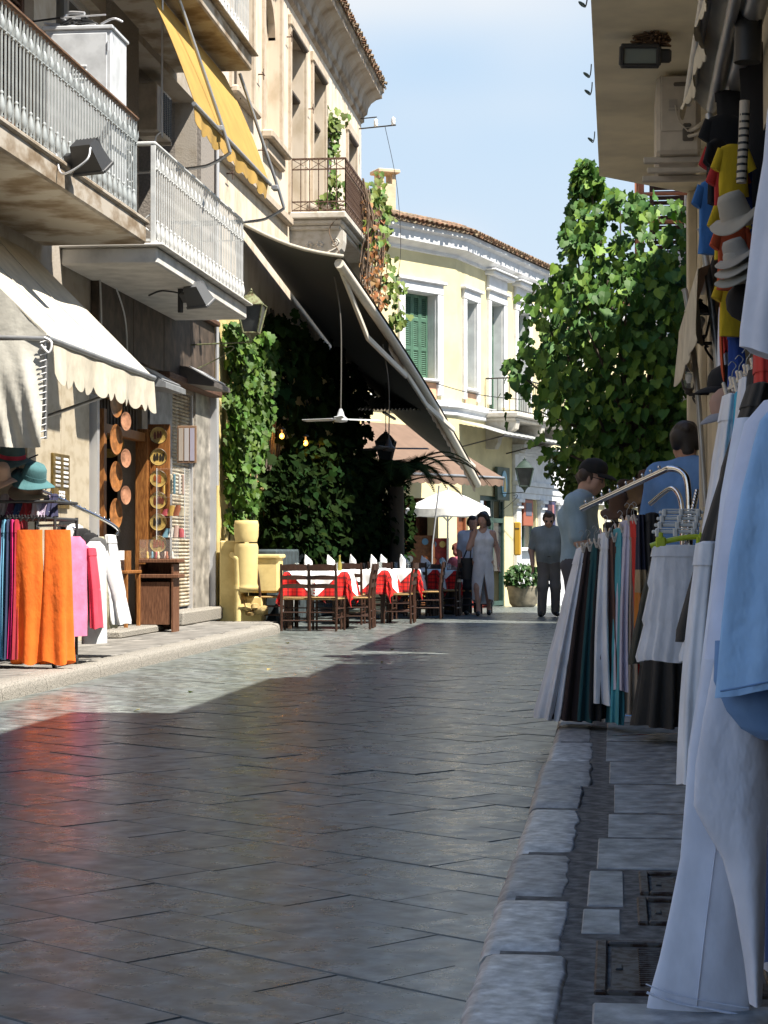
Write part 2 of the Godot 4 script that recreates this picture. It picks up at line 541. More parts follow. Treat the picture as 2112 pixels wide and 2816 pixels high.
func street():
	# the ground in one sheet to the horizon: the bedding under the paving, falling gently beyond 33 m
	var rows := []
	for d in [-40.0, 0.0, 10.0, 20.0, 33.0, 40.0, 50.0, 60.0, 80.0, 120.0, 200.0, 420.0]:
		var r := PackedVector3Array()
		for x in [-300.0, -60.0, -12.0, -6.0, -3.0, 0.0, 6.0, 12.0, 60.0, 300.0]: r.append(W(x, gy(minf(d, 80.0)) - 0.014, d))
		rows.append(r)
	var gm := MB.new()
	gm.grid(rows)
	var road := struct("road", gm, M.joint)
	var e1 := Vector3(0.786, 0, 0.618)
	var b := Basis(e1, Vector3.UP, e1.cross(Vector3.UP))
	var e2 := Vector3(0.618, 0, -0.786)
	var ls := [0.42, 0.50, 0.58, 0.68]
	var shapes := []
	for l in ls:
		var m := MB.new()
		slab_top(m, Vector3.ZERO, l - 0.003, 0.29 - 0.003, Basis.IDENTITY, 0.002, 0.008)
		shapes.append(m.mesh())
	var mats := [M.slab_a, M.slab_b, M.slab_c, M.slab_d]
	var far := MB.new()
	var count := 0
	for j in range(-12, 190):
		var t := -50.0 + rnd(0, 0.5)
		while t < 26.0:
			var li := rng.randi_range(0, 3)
			var l: float = ls[li]
			var c := e1 * (t + l * 0.5) + e2 * (j * 0.29)
			t += l
			var d := -c.z
			if d < 2.6 or d > 62.0 or c.x > -0.05 or c.x < -9.0: continue
			if d < 26.3 and c.x < -4.75: continue
			if d > 48.0 and c.x < -4.4 + (d - 52.0) * 0.257: continue
			if c.x < -0.34 * d - 0.6: continue
			var tilt := Basis(b.x, rnd(-0.004, 0.004)) * Basis(b.z, rnd(-0.003, 0.003)) * b
			c.y = gy(d) + rnd(-0.002, 0.002)
			if d < 11.2 and count < 296 and c.x > -0.32 * d - 0.2:
				count += 1
				var o := part("paving_slab", shapes[li], mats[rng.randi_range(0, 3)], road, c)
				o.basis = tilt
			else:
				var g := rnd(0.19, 0.27)
				far.col = Color(g * 1.02, g, g * rnd(0.92, 0.98))
				slab_top(far, c, l - 0.004, 0.286, tilt, 0.003, 0.009)
	part("paving_slabs", far, M.slab_far, road, Vector3.ZERO, "stuff")

	# right pavement: worn marble kerb stones, slabs, a cement strip and iron covers
	var pr := MB.new()
	pr.box(W(0.40, 0.056, 24.0), Vector3(1.36, 0.112, 56.0))
	var pav := struct("right_pavement", pr, M.cement)
	var ds := [2.3, 3.05, 3.98, 4.92, 5.69, 6.55, 7.68, 8.41, 9.37, 10.35, 11.4, 12.2, 13.3, 14.2, 15.3, 16.3, 17.5, 18.6, 19.8, 21.0, 22.3, 23.6, 25.0, 26.4, 28.0, 29.5, 31.0]
	var nz := FastNoiseLite.new()
	nz.frequency = 3.0
	for i in ds.size() - 1:
		var d0: float = ds[i] + 0.006
		var d1: float = ds[i + 1] - 0.006
		var inner := -0.125 + rnd(-0.02, 0.03)
		var outer := -0.318 + rnd(-0.012, 0.008)
		var top := 0.122 + rnd(-0.006, 0.006)
		var prof := [[outer - 0.02, -0.03], [outer - 0.014, 0.05], [outer - 0.006, 0.098], [outer + 0.008, 0.116], [outer + 0.024, 0.121], [outer + 0.07, 0.122], [inner - 0.05, 0.122], [inner - 0.012, 0.121], [inner - 0.002, 0.112], [inner, -0.03]]
		var g := []
		var n := 12
		for k in n + 1:
			var dd := lerpf(d0, d1, float(k) / n)
			var e := 0.0
			if k == 0 or k == n: e = 0.012
			var row := PackedVector3Array()
			for q in prof:
				var wob := nz.get_noise_3d(q[0] * 1.5, q[1], dd) * 0.012 + nz.get_noise_3d(q[0] * 5.0, q[1], dd * 4.0) * 0.003
				var yy: float = q[1] * top / 0.122 - (e if q[1] > 0.08 else 0.0) + wob * 0.2
				row.append(W(q[0] + wob * (1.9 if q[0] > -0.17 else 0.7), yy, dd))
			g.append(row)
		var m := MB.new()
		m.grid(g)
		m.fan(g[0], true); m.fan(g[-1])
		part("kerb_stone", m, M.kerb_pale if i in [2, 3, 5, 8] else M.kerb, pav)
	var marks := [[0.02, 0.40, 2.6, 3.4], [0.0, 0.36, 3.46, 3.95], [-0.02, 0.62, 4.02, 4.40], [-0.06, 0.05, 5.18, 5.55], [-0.05, 0.06, 5.58, 6.2], [-0.03, 0.62, 6.24, 6.9], [0.0, 0.62, 6.93, 7.55], [0.02, 0.62, 7.58, 8.5], [0.0, 0.62, 8.53, 9.4], [-0.02, 0.62, 9.43, 10.4], [-0.02, 0.62, 10.45, 11.5], [-0.04, 0.4, 11.55, 12.4], [0.41, 1.0, 11.55, 12.4], [-0.04, 1.0, 12.45, 13.6], [-0.04, 0.5, 13.65, 15.0], [0.51, 1.0, 13.65, 15.0], [-0.04, 1.0, 15.1, 17.0], [-0.04, 1.0, 17.1, 19.0]]
	for q in marks:
		var m := MB.new()
		m.bbox(W((q[0] + q[1]) * 0.5 - 0.035, 0.080 + rnd(-0.002, 0.002), (q[2] + q[3]) * 0.5), Vector3(q[1] - q[0], 0.07, q[3] - q[2] - 0.012), 0.008)
		part("paving_slab", m, M.pave_r, pav)
	var lids := [[-0.05, 0.36, 4.48, 5.06, "large dark iron access cover set in the right pavement beside the white trousers"], [0.055, 0.42, 5.32, 5.70, "small square iron cover, nearer of the pair beyond the large cover"], [0.065, 0.42, 5.78, 6.16, "small square iron cover, farther of the pair beyond the large cover"]]
	for q in lids:
		var cx: float = (q[0] + q[1]) * 0.5
		var cd: float = (q[2] + q[3]) * 0.5
		var w: float = q[1] - q[0]
		var l: float = q[3] - q[2]
		var t := thing("manhole_cover", q[4], "manhole cover", W(cx, 0.1, cd), 0.0, "iron covers in the right pavement")
		var fr := MB.new()
		for s in [-1, 1]:
			fr.bbox(Vector3(s * (w * 0.5 - 0.014), 0.006, 0), Vector3(0.028, 0.034, l), 0.004)
			fr.bbox(Vector3(0, 0.006, s * (l * 0.5 - 0.014)), Vector3(w - 0.056, 0.034, 0.028), 0.004)
		part("frame", fr, M.iron_lid, t)
		var lid := MB.new()
		lid.bbox(Vector3(0, 0.003, 0), Vector3(w - 0.068, 0.02, l - 0.068), 0.004)
		part("lid", lid, M.iron_lid, t)
		var ribs := MB.new()
		var nr := int((l - 0.14) / 0.022)
		for c in 3:
			for k in nr:
				ribs.bbox(Vector3(-w * 0.5 + 0.09 + (c + 0.5) * (w - 0.18) / 3.0, 0.0145, -l * 0.5 + 0.08 + k * 0.022), Vector3((w - 0.18) / 3.0 - 0.02, 0.007, 0.009), 0.002)
		part("raised_ribs", ribs, M.iron_lid, t)
		var key := MB.new()
		key.bbox(Vector3(-w * 0.5 + 0.055, 0.0145, 0.0), Vector3(0.016, 0.006, 0.05), 0.002)
		part("lifting_slot", key, M.black_metal, t)

	# left pavement with its kerb, ending in a rounded corner where the terrace begins
	var pl := MB.new()
	pl.box(W(-5.35, 0.03, 14.8), Vector3(1.66, 0.10, 23.4))
	var lp := struct("left_pavement", pl, M.cement)
	var line := []
	for d in [3.5, 5.0, 6.6, 8.2, 9.8, 11.2, 12.6, 14.2, 15.35, 17.0, 18.5, 20.1, 21.7, 23.4, 25.0, 26.2]: line.append(Vector2(-4.40, d))
	line.append_array([Vector2(-4.45, 26.62), Vector2(-4.62, 26.85), Vector2(-5.2, 26.95)])
	for i in line.size() - 1:
		var a: Vector2 = line[i]
		var c: Vector2 = line[i + 1]
		var u := (c - a).normalized()
		var o := Vector2(u.y, -u.x)
		var len := (c - a).length() - (0.012 if i < 15 else 0.0)
		var prof := [[0.0, -0.03], [-0.004, 0.05], [-0.014, 0.095], [-0.035, 0.115], [-0.07, 0.122], [-0.2, 0.122], [-0.22, 0.10]]
		var g := []
		for k in 9:
			var p := a + u * (len * k / 8.0)
			var row := PackedVector3Array()
			for q in prof:
				var wob := nz.get_noise_3d(p.x * 2.0 + q[0] * 4.0, q[1] * 3.0, p.y * 2.0) * 0.012
				var p2: Vector2 = p + o * (q[0] + 0.04)
				row.append(W(p2.x, q[1] + wob * 0.6 - (0.01 if (k == 0 or k == 8) and i < 15 else 0.0), p2.y))
			g.append(row)
		var m := MB.new()
		for r in g: r.reverse()
		m.grid(g)
		m.fan(g[0]); m.fan(g[-1], true)
		part("kerb_stone", m, M.kerb_l, lp)
	var d := 6.0
	while d < 26.6:
		var l := rnd(0.7, 1.2)
		for k in 2:
			var x0 := -5.78 + k * 0.63
			var m := MB.new()
			var ww := 0.62 if k == 0 else 0.56
			m.bbox(W(x0 + ww * 0.5, 0.082 + rnd(-0.002, 0.002), d + l * 0.5 + k * 0.2), Vector3(ww, 0.074, l - 0.01), 0.006)
			part("paving_slab", m, M.pave_l, lp)
		d += l
	# small dry leaves lying on the stones
	for i in 8:
		var m := MB.new()
		m.col = Color(0.30, 0.24, 0.10)
		leaf_shape(m, Vector3.ZERO, Basis(Vector3.UP, rnd(0, TAU)) * Basis(Vector3.RIGHT, -PI / 2 + 0.15), 0.05, 0)
		single("fallen_leaf", m, M.leaf, "small dry leaf on the street paving, %s from the camera" % ["first", "second", "third", "fourth", "fifth", "sixth", "seventh", "eighth"][i], "leaf", "dry leaves on the paving", W(rnd(-3.9, -2.0), 0.012, 9.5 + i * 1.9 + rnd(0.0, 1.2)))

func leaf_shape(m: MB, o: Vector3, b: Basis, s: float, kind: int):
	# a lobed leaf, hanging along -y of b from its stalk at o, folded a little along the midrib
	var out: Array
	if kind == 0: out = [Vector2(0, 0), Vector2(0.28, 0.06), Vector2(0.5, -0.18), Vector2(0.44, -0.5), Vector2(0.2, -0.82), Vector2(0, -1.05)]
	else: out = [Vector2(0, 0), Vector2(0.22, 0.12), Vector2(0.56, -0.04), Vector2(0.50, -0.30), Vector2(0.62, -0.52), Vector2(0.34, -0.62), Vector2(0.26, -0.88), Vector2(0, -1.02)]
	var f := func(p: Vector2, sx: float) -> Vector3:
		return o + b * Vector3(p.x * sx * s, p.y * s, (0.22 * p.x - 0.16 * p.y * p.y) * s)
	var mid := Vector2(0, -0.45)
	for sx in [1.0, -1.0]:
		for i in out.size() - 1:
			var p: Vector3 = f.call(mid, sx)
			var q: Vector3 = f.call(out[i], sx)
			var r: Vector3 = f.call(out[i + 1], sx)
			if sx > 0: m.tri(p, r, q)
			else: m.tri(p, q, r)

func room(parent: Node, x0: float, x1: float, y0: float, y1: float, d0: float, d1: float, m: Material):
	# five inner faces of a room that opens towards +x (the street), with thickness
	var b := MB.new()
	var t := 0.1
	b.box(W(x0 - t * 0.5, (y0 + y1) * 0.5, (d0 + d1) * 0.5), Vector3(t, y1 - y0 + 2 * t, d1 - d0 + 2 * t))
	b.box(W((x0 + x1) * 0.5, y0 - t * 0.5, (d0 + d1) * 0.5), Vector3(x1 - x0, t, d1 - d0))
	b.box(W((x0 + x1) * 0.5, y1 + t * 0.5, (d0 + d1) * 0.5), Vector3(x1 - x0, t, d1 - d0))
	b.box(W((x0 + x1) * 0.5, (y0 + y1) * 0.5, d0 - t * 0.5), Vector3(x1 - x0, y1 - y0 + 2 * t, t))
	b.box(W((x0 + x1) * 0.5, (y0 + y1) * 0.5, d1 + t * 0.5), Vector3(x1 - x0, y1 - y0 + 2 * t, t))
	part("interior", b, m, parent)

func baluster_shape(style: int, h: float) -> ArrayMesh:
	var m := MB.new()
	m.box(Vector3(0, h * 0.5, 0), Vector3(0.013, h, 0.013))
	if style == 0:      # grey, every bar with a tulip near the top
		for s in [-1, 1]:
			m.poly(PackedVector2Array([Vector2(0.002, 0), Vector2(0.028, 0.07), Vector2(0.022, 0.13), Vector2(0.008, 0.07)]), Vector3(0.006, h * 0.76, 0), Vector3(0, 0, s), Vector3.UP, 0.012 * s)
		m.lathe([[0.007, 0.0], [0.016, 0.012], [0.007, 0.024]], 8, Vector3(0, h * 0.75, 0))
	elif style == 1:    # with a cast bulb near the foot
		m.lathe([[0.008, 0.0], [0.018, 0.015], [0.010, 0.03], [0.022, 0.05], [0.03, 0.09], [0.020, 0.15], [0.010, 0.19], [0.019, 0.20], [0.008, 0.215]], 8, Vector3(0, 0.05, 0))
		m.lathe([[0.007, 0.0], [0.02, 0.03], [0.026, 0.07], [0.012, 0.12], [0.007, 0.13]], 8, Vector3(0, h * 0.76, 0))
	return m.mesh()

func railing(parent: Node, a: Vector3, b: Vector3, h: float, gap: float, mt: Material, rail: Material, style := 2, rw := 0.05):
	# styles: 0/1 alternating ornaments, 2 plain bars
	var u := (b - a).normalized()
	var len := (b - a).length()
	var bas := Basis(u, Vector3.UP, u.cross(Vector3.UP))
	var tr := MB.new()
	tr.bbox((a + b) * 0.5 + Vector3.UP * (h - 0.02), Vector3(len + 0.03, 0.04, rw), 0.012, bas)
	part("handrail", tr, rail, parent)
	var br := MB.new()
	br.box((a + b) * 0.5 + Vector3.UP * 0.035, Vector3(len, 0.02, 0.022), bas)
	if style < 2:
		br.box((a + b) * 0.5 + Vector3.UP * (h * 0.75), Vector3(len, 0.012, 0.018), bas)
	part("bottom_rail", br, mt, parent)
	var sh := [baluster_shape(0, h - 0.04), baluster_shape(1, h - 0.04), baluster_shape(2, h - 0.04)]
	var n := int(len / gap)
	for i in n + 1:
		var o = part("baluster", sh[(i % 2) if style < 2 else 2], mt, parent, a + u * (len * i / n))
		o.basis = bas

func extrude(m: MB, path: Array, prof: Array):   # path of plan points (x, d), the outside on the right of travel; prof [out, y]
	var secs := []
	for q in prof: secs.append([])
	for i in path.size():
		var t0: Vector2 = (path[i] - path[maxi(i - 1, 0)]).normalized()
		var t1: Vector2 = (path[mini(i + 1, path.size() - 1)] - path[i]).normalized()
		if i == 0: t0 = t1
		if i == path.size() - 1: t1 = t0
		var n0 := Vector2(t0.y, -t0.x)
		var n1 := Vector2(t1.y, -t1.x)
		var nn := (n0 + n1).normalized()
		nn /= maxf(nn.dot(n0), 0.3)
		for k in prof.size():
			var p: Vector2 = path[i] + nn * prof[k][0]
			secs[k].append(W(p.x, prof[k][1], p.y))
	for k in prof.size() - 1:
		for i in path.size() - 1:
			m.quad(secs[k][i], secs[k][i + 1], secs[k + 1][i + 1], secs[k + 1][i])
	for e in [0, path.size() - 1]:
		var ring := PackedVector3Array()
		for k in prof.size(): ring.append(secs[k][e])
		m.fan(ring, e == 0)

func barrel_tiles(m: MB, a: Vector3, b: Vector3, inward: Vector3, rise: float, rows: int, gap: float):
	var u := (b - a).normalized()
	var n := int((b - a).length() / gap)
	var tin := (inward + Vector3.UP * rise).normalized()
	var up := u.cross(tin)
	if up.y < 0: up = -up
	for r in rows:
		for i in n:
			for cover in [0, 1]:
				var o: Vector3 = a + u * ((i + 0.5 * cover) * gap + rnd(-0.012, 0.012)) + tin * (r * 0.36 - rnd(0.0, 0.05)) + up * (0.03 + r * 0.012 + (0.03 if cover else -0.012))
				var k := rnd(0.75, 1.1)
				var ochre := rng.randf()
				m.col = Color(0.36, 0.185, 0.10).lerp(Color(0.38, 0.30, 0.19), ochre) * k
				var g := []
				for s in 2:
					var row := PackedVector3Array()
					var rr := gap * (0.36 - 0.05 * s)
					for q in 7:
						var an := PI * q / 6.0
						row.append(o + tin * (0.42 * s) + u * cos(an) * rr + up * sin(an) * rr * (0.75 if cover else -0.6))
					g.append(row)
				m.grid(g)
				var edge := []
				for q in [0, 1]:
					var row := PackedVector3Array()
					for p in g[0]: row.append(p - up * (0.022 * q))
					edge.append(row)
				m.grid(edge)

func apartment_house():
	var X := -5.7
	var t := thing("apartment_building", "weathered beige plaster apartment block with two iron balconies over the plate shop", "building")
	var holes := [[6.0, 0.12, 15.2, 3.0], [17.95, 0.15, 20.15, 2.85], [21.75, 0.30, 23.15, 3.18], [12.4, 4.36, 15.5, 6.75], [16.3, 5.0, 18.1, 7.1], [19.7, 4.26, 23.35, 7.22], [19.7, 7.56, 23.35, 10.0], [12.4, 7.56, 15.5, 10.0]]
	part("wall", wall_panel(W(X, 0, 4.0), Vector3(0, 0, -1), Vector3(1, 0, 0), 24.3, 13.0, holes, 0.3), M.stucco_a, t)
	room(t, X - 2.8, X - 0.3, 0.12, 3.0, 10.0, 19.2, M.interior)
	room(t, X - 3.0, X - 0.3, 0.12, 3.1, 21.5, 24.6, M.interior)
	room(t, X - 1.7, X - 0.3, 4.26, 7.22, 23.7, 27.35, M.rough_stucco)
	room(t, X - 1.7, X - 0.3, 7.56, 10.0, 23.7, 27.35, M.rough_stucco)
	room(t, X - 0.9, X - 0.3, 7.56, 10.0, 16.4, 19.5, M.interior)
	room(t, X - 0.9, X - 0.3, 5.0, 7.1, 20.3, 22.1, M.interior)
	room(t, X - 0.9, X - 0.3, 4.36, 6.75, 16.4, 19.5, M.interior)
	# columns in rough stucco, standing proud of the wall
	for q in [[22.35, 23.69, 4.24, 13.0], [27.36, 28.28, 4.24, 13.0]]:
		var m := MB.new()
		m.box(W(X + 0.03, (q[2] + q[3]) * 0.5, (q[0] + q[1]) * 0.5), Vector3(0.06, q[3] - q[2], q[1] - q[0]))
		part("column_facing", m, M.rough_stucco, t)
	# brown louvred shutter of the balcony door
	var lf := MB.new()
	for k in 3: lf.box(W(X - 0.12, 5.55, 16.45 + k * 1.5), Vector3(0.05, 2.36, 0.09))
	for yy in [4.42, 6.70]: lf.box(W(X - 0.12, yy, 17.95), Vector3(0.046, 0.1, 3.08))
	var sh := part("louvred_shutter", lf, mat("wood_louvre", lin(0.12, 0.06, 0.035), 0.7, "wood", Vector3(4, 4, 0.5)), t)
	var lm := MB.new()
	for i in 36: lm.box(W(X - 0.12, 4.5 + i * 0.061, 17.95), Vector3(0.012, 0.052, 2.96), Basis(Vector3(0, 0, 1), 0.5))
	part("louvres", lm, M.wood_louvre, sh)
	# window over the cabinet
	var wf := MB.new()
	for dd in [20.33, 21.2, 22.07]: wf.box(W(X - 0.15, 6.05, dd), Vector3(0.06, 2.08, 0.07))
	for yy in [5.04, 7.06]: wf.box(W(X - 0.15, yy, 21.2), Vector3(0.056, 0.08, 1.78))
	var win := part("window", wf, M.alu, t)
	for k in 2:
		var g := MB.new()
		g.box(W(X - 0.16, 6.05, 20.765 + k * 0.87), Vector3(0.01, 1.94, 0.8))
		part("pane", g, M.glass_old, win)
	# door in the back of the loggia, with a white frame
	var df := MB.new()
	for dd in [24.75, 26.35]: df.box(W(X - 1.64, 5.35, dd), Vector3(0.12, 2.2, 0.16))
	df.box(W(X - 1.64, 6.38, 25.55), Vector3(0.116, 0.14, 1.44))
	var dr := part("loggia_door", df, M.white_metal, t)
	var dg := MB.new()
	dg.box(W(X - 1.66, 5.29, 25.55), Vector3(0.03, 2.04, 1.43))
	part("pane", dg, M.glass_dark, dr)
	# balconies: slab, edge moulding, railing
	var b1 := MB.new()
	b1.bbox(W(-5.17, 4.25, 12.9), Vector3(1.06, 0.24, 13.86), 0.02)
	b1.bbox(W(-4.645, 4.35, 12.9), Vector3(0.06, 0.05, 13.95), 0.015)
	var s1 := part("balcony", b1, M.slab_conc, t)
	railing(s1, W(-4.72, 4.38, 13.0), W(-4.72, 4.38, 19.72), 1.0, 0.098, M.rail_grey, M.rail_wood, 0, 0.06)
	railing(s1, W(-4.74, 4.38, 19.74), W(-5.64, 4.38, 19.74), 1.0, 0.11, M.rail_grey, M.rail_wood, 0, 0.06)
	var b2 := MB.new()
	b2.bbox(W(-5.19, 4.12, 23.05), Vector3(1.02, 0.18, 5.1), 0.02)
	b2.bbox(W(-5.16, 4.225, 23.05), Vector3(1.10, 0.03, 5.22), 0.01)
	var s2 := part("balcony", b2, M.slab_white, t)
	railing(s2, W(-4.72, 4.24, 20.56), W(-4.72, 4.24, 25.52), 1.06, 0.105, M.rail_white, M.rail_white, 1, 0.045)
	railing(s2, W(-4.74, 4.24, 25.54), W(-5.64, 4.24, 25.54), 1.06, 0.12, M.rail_white, M.rail_white, 1, 0.045)
	# near end of balcony 2: corner posts and one bar with a spear-shaped scroll
	var ep := MB.new()
	for xx in [-4.73, -5.35]: ep.box(W(xx, 4.75, 20.52), Vector3(0.045, 1.02, 0.035))
	ep.bbox(W(-5.03, 5.28, 20.52), Vector3(0.66, 0.035, 0.045), 0.01)
	ep.box(W(-5.03, 4.28, 20.52), Vector3(0.6, 0.025, 0.025))
	part("end_frame", ep, M.rail_white, s2)
	var sc := MB.new()
	sc.tube([W(-5.03, 4.28, 20.52), W(-5.03, 5.08, 20.52)], 0.010, 6)
	for s in [-1.0, 1.0]:
		sc.tube(arc([W(-5.03, 5.27, 20.52), W(-5.03 + s * 0.075, 5.14, 20.52), W(-5.03 + s * 0.05, 5.04, 20.52), W(-5.03 + s * 0.01, 4.95, 20.52), W(-5.03 + s * 0.05, 4.885, 20.52), W(-5.03 + s * 0.10, 4.90, 20.52), W(-5.03 + s * 0.105, 4.945, 20.52)]), 0.009, 6)
		sc.tube(arc([W(-5.03 + s * 0.28, 4.55, 20.52), W(-5.03 + s * 0.22, 4.50, 20.52), W(-5.03 + s * 0.21, 4.42, 20.52), W(-5.03 + s * 0.28, 4.36, 20.52)]), 0.008, 6)
	part("scroll", sc, M.rail_white, s2)
	var b3 := MB.new()
	b3.bbox(W(-5.19, 7.40, 20.5), Vector3(1.02, 0.2, 10.9), 0.02)
	b3.bbox(W(-5.16, 7.515, 20.5), Vector3(1.12, 0.03, 11.02), 0.01)
	var s3 := part("balcony", b3, M.slab_conc, t)
	railing(s3, W(-4.72, 7.53, 20.0), W(-4.72, 7.53, 25.9), 1.0, 0.105, M.rail_white, M.rail_white, 1, 0.045)
	# brown fascia over the shops
	for k in 4:
		var m := MB.new()
		m.bbox(W(X + 0.05, 3.77, 22.5 + k * 1.62), Vector3(0.09, 0.92, 1.6), 0.008)
		part("fascia_panel", m, mat("fascia", lin(0.105, 0.075, 0.055), 0.7, "blotch", Vector3(0.8, 0.8, 0.8)), t)
	var fm := MB.new()
	fm.bbox(W(X + 0.08, 4.27, 24.95), Vector3(0.16, 0.07, 6.6), 0.01)
	fm.bbox(W(X + 0.10, 3.27, 26.5), Vector3(0.20, 0.08, 3.4), 0.01)
	part("fascia_moulding", fm, mat("fascia_rail", lin(0.16, 0.085, 0.055), 0.7, "wood", Vector3(3, 3, 0.6)), t)
	# marble facing of the ground floor
	for q in [[19.22, 20.42, 0.12, 3.1, "panel"], [20.43, 21.56, 0.12, 3.1, "panel"], [24.45, 25.72, 0.12, 3.24, "grey"], [27.18, 28.24, 0.12, 3.24, "pier"]]:
		var m := MB.new()
		m.box(W(X + 0.015, (q[2] + q[3]) * 0.5, (q[0] + q[1]) * 0.5), Vector3(0.03, q[3] - q[2], q[1] - q[0] - 0.006))
		part("marble_facing", m, mat("facing_" + q[4], {"panel": lin(0.47, 0.41, 0.31), "grey": lin(0.30, 0.30, 0.31), "pier": lin(0.46, 0.43, 0.38)}[q[4]], 0.45, "plaster" if q[4] == "panel" else "blotch", Vector3(0.5, 0.8, 0.5)), t)
	var tr := MB.new()
	tr.box(W(X + 0.05, 1.45, 21.68), Vector3(0.10, 2.66, 0.10))
	tr.box(W(X + 0.06, 1.7, 28.2), Vector3(0.10, 3.1, 0.06))
	part("metal_edge_trim", tr, M.alu, t)
	# shop door: warm wooden frame, transom of upright slats
	var fr := MB.new()
	fr.box(W(X + 0.03, 1.4, 22.02), Vector3(0.12, 2.5, 0.12))
	fr.box(W(X + 0.04, 1.33, 24.1), Vector3(0.14, 2.42, 0.30))
	fr.box(W(X + 0.03, 2.44, 23.0), Vector3(0.12, 0.10, 1.86))
	fr.box(W(X + 0.03, 2.82, 23.05), Vector3(0.12, 0.06, 2.2))
	var frame := part("door_frame", fr, M.wood_warm, t)
	for i in 12:
		var m := MB.new()
		m.box(W(X - 0.02, 2.64, 22.18 + i * 0.152), Vector3(0.05, 0.29, 0.085))
		part("slat", m, M.wood_old, frame)
	# roller shutter, each slat on its own
	var sm := MB.new()
	sm.grid([PackedVector3Array([W(-0.012, -0.024, -0.7), W(-0.012, -0.024, 0.7)]), PackedVector3Array([W(0.006, -0.014, -0.7), W(0.006, -0.014, 0.7)]), PackedVector3Array([W(0.010, 0.006, -0.7), W(0.010, 0.006, 0.7)]), PackedVector3Array([W(-0.012, 0.024, -0.7), W(-0.012, 0.024, 0.7)])])
	var sl := sm.mesh()
	var rs := MB.new()
	for dd in [25.79, 27.11]: rs.box(W(X - 0.03, 1.75, dd), Vector3(0.06, 2.9, 0.06))
	var shut := part("roller_shutter", rs, M.alu, t)
	for i in 59:
		part("slat", sl, mat("shutter_cream", lin(0.50, 0.46, 0.37), 0.6, "dirt", Vector3(0.7, 0.7, 0.7)), shut, W(X - 0.04, 0.36 + i * 0.048, 26.45))
	var st := MB.new()
	st.bbox(W(X + 0.10, 0.21, 26.9), Vector3(0.26, 0.18, 2.8), 0.02)
	st.bbox(W(X + 0.16, 0.16, 23.0), Vector3(0.36, 0.09, 2.5), 0.02)
	part("doorstep", st, M.kerb_l, t)
	# pipes and cables on the facade
	var pc := MB.new()
	pc.tube([W(X + 0.10, 2.0, 28.31), W(X + 0.10, 7.2, 28.31)], 0.03, 8)
	pc.tube(arc([W(X + 0.12, 4.18, 21.62), W(X + 0.13, 3.7, 21.66), W(X + 0.12, 3.1, 21.7)]), 0.012, 6)
	pc.tube(arc([W(X + 0.12, 4.2, 22.05), W(X + 0.13, 3.8, 22.7), W(X + 0.12, 3.4, 22.9), W(X + 0.12, 3.0, 22.9)]), 0.010, 6)
	part("cable", pc, M.alu, t)

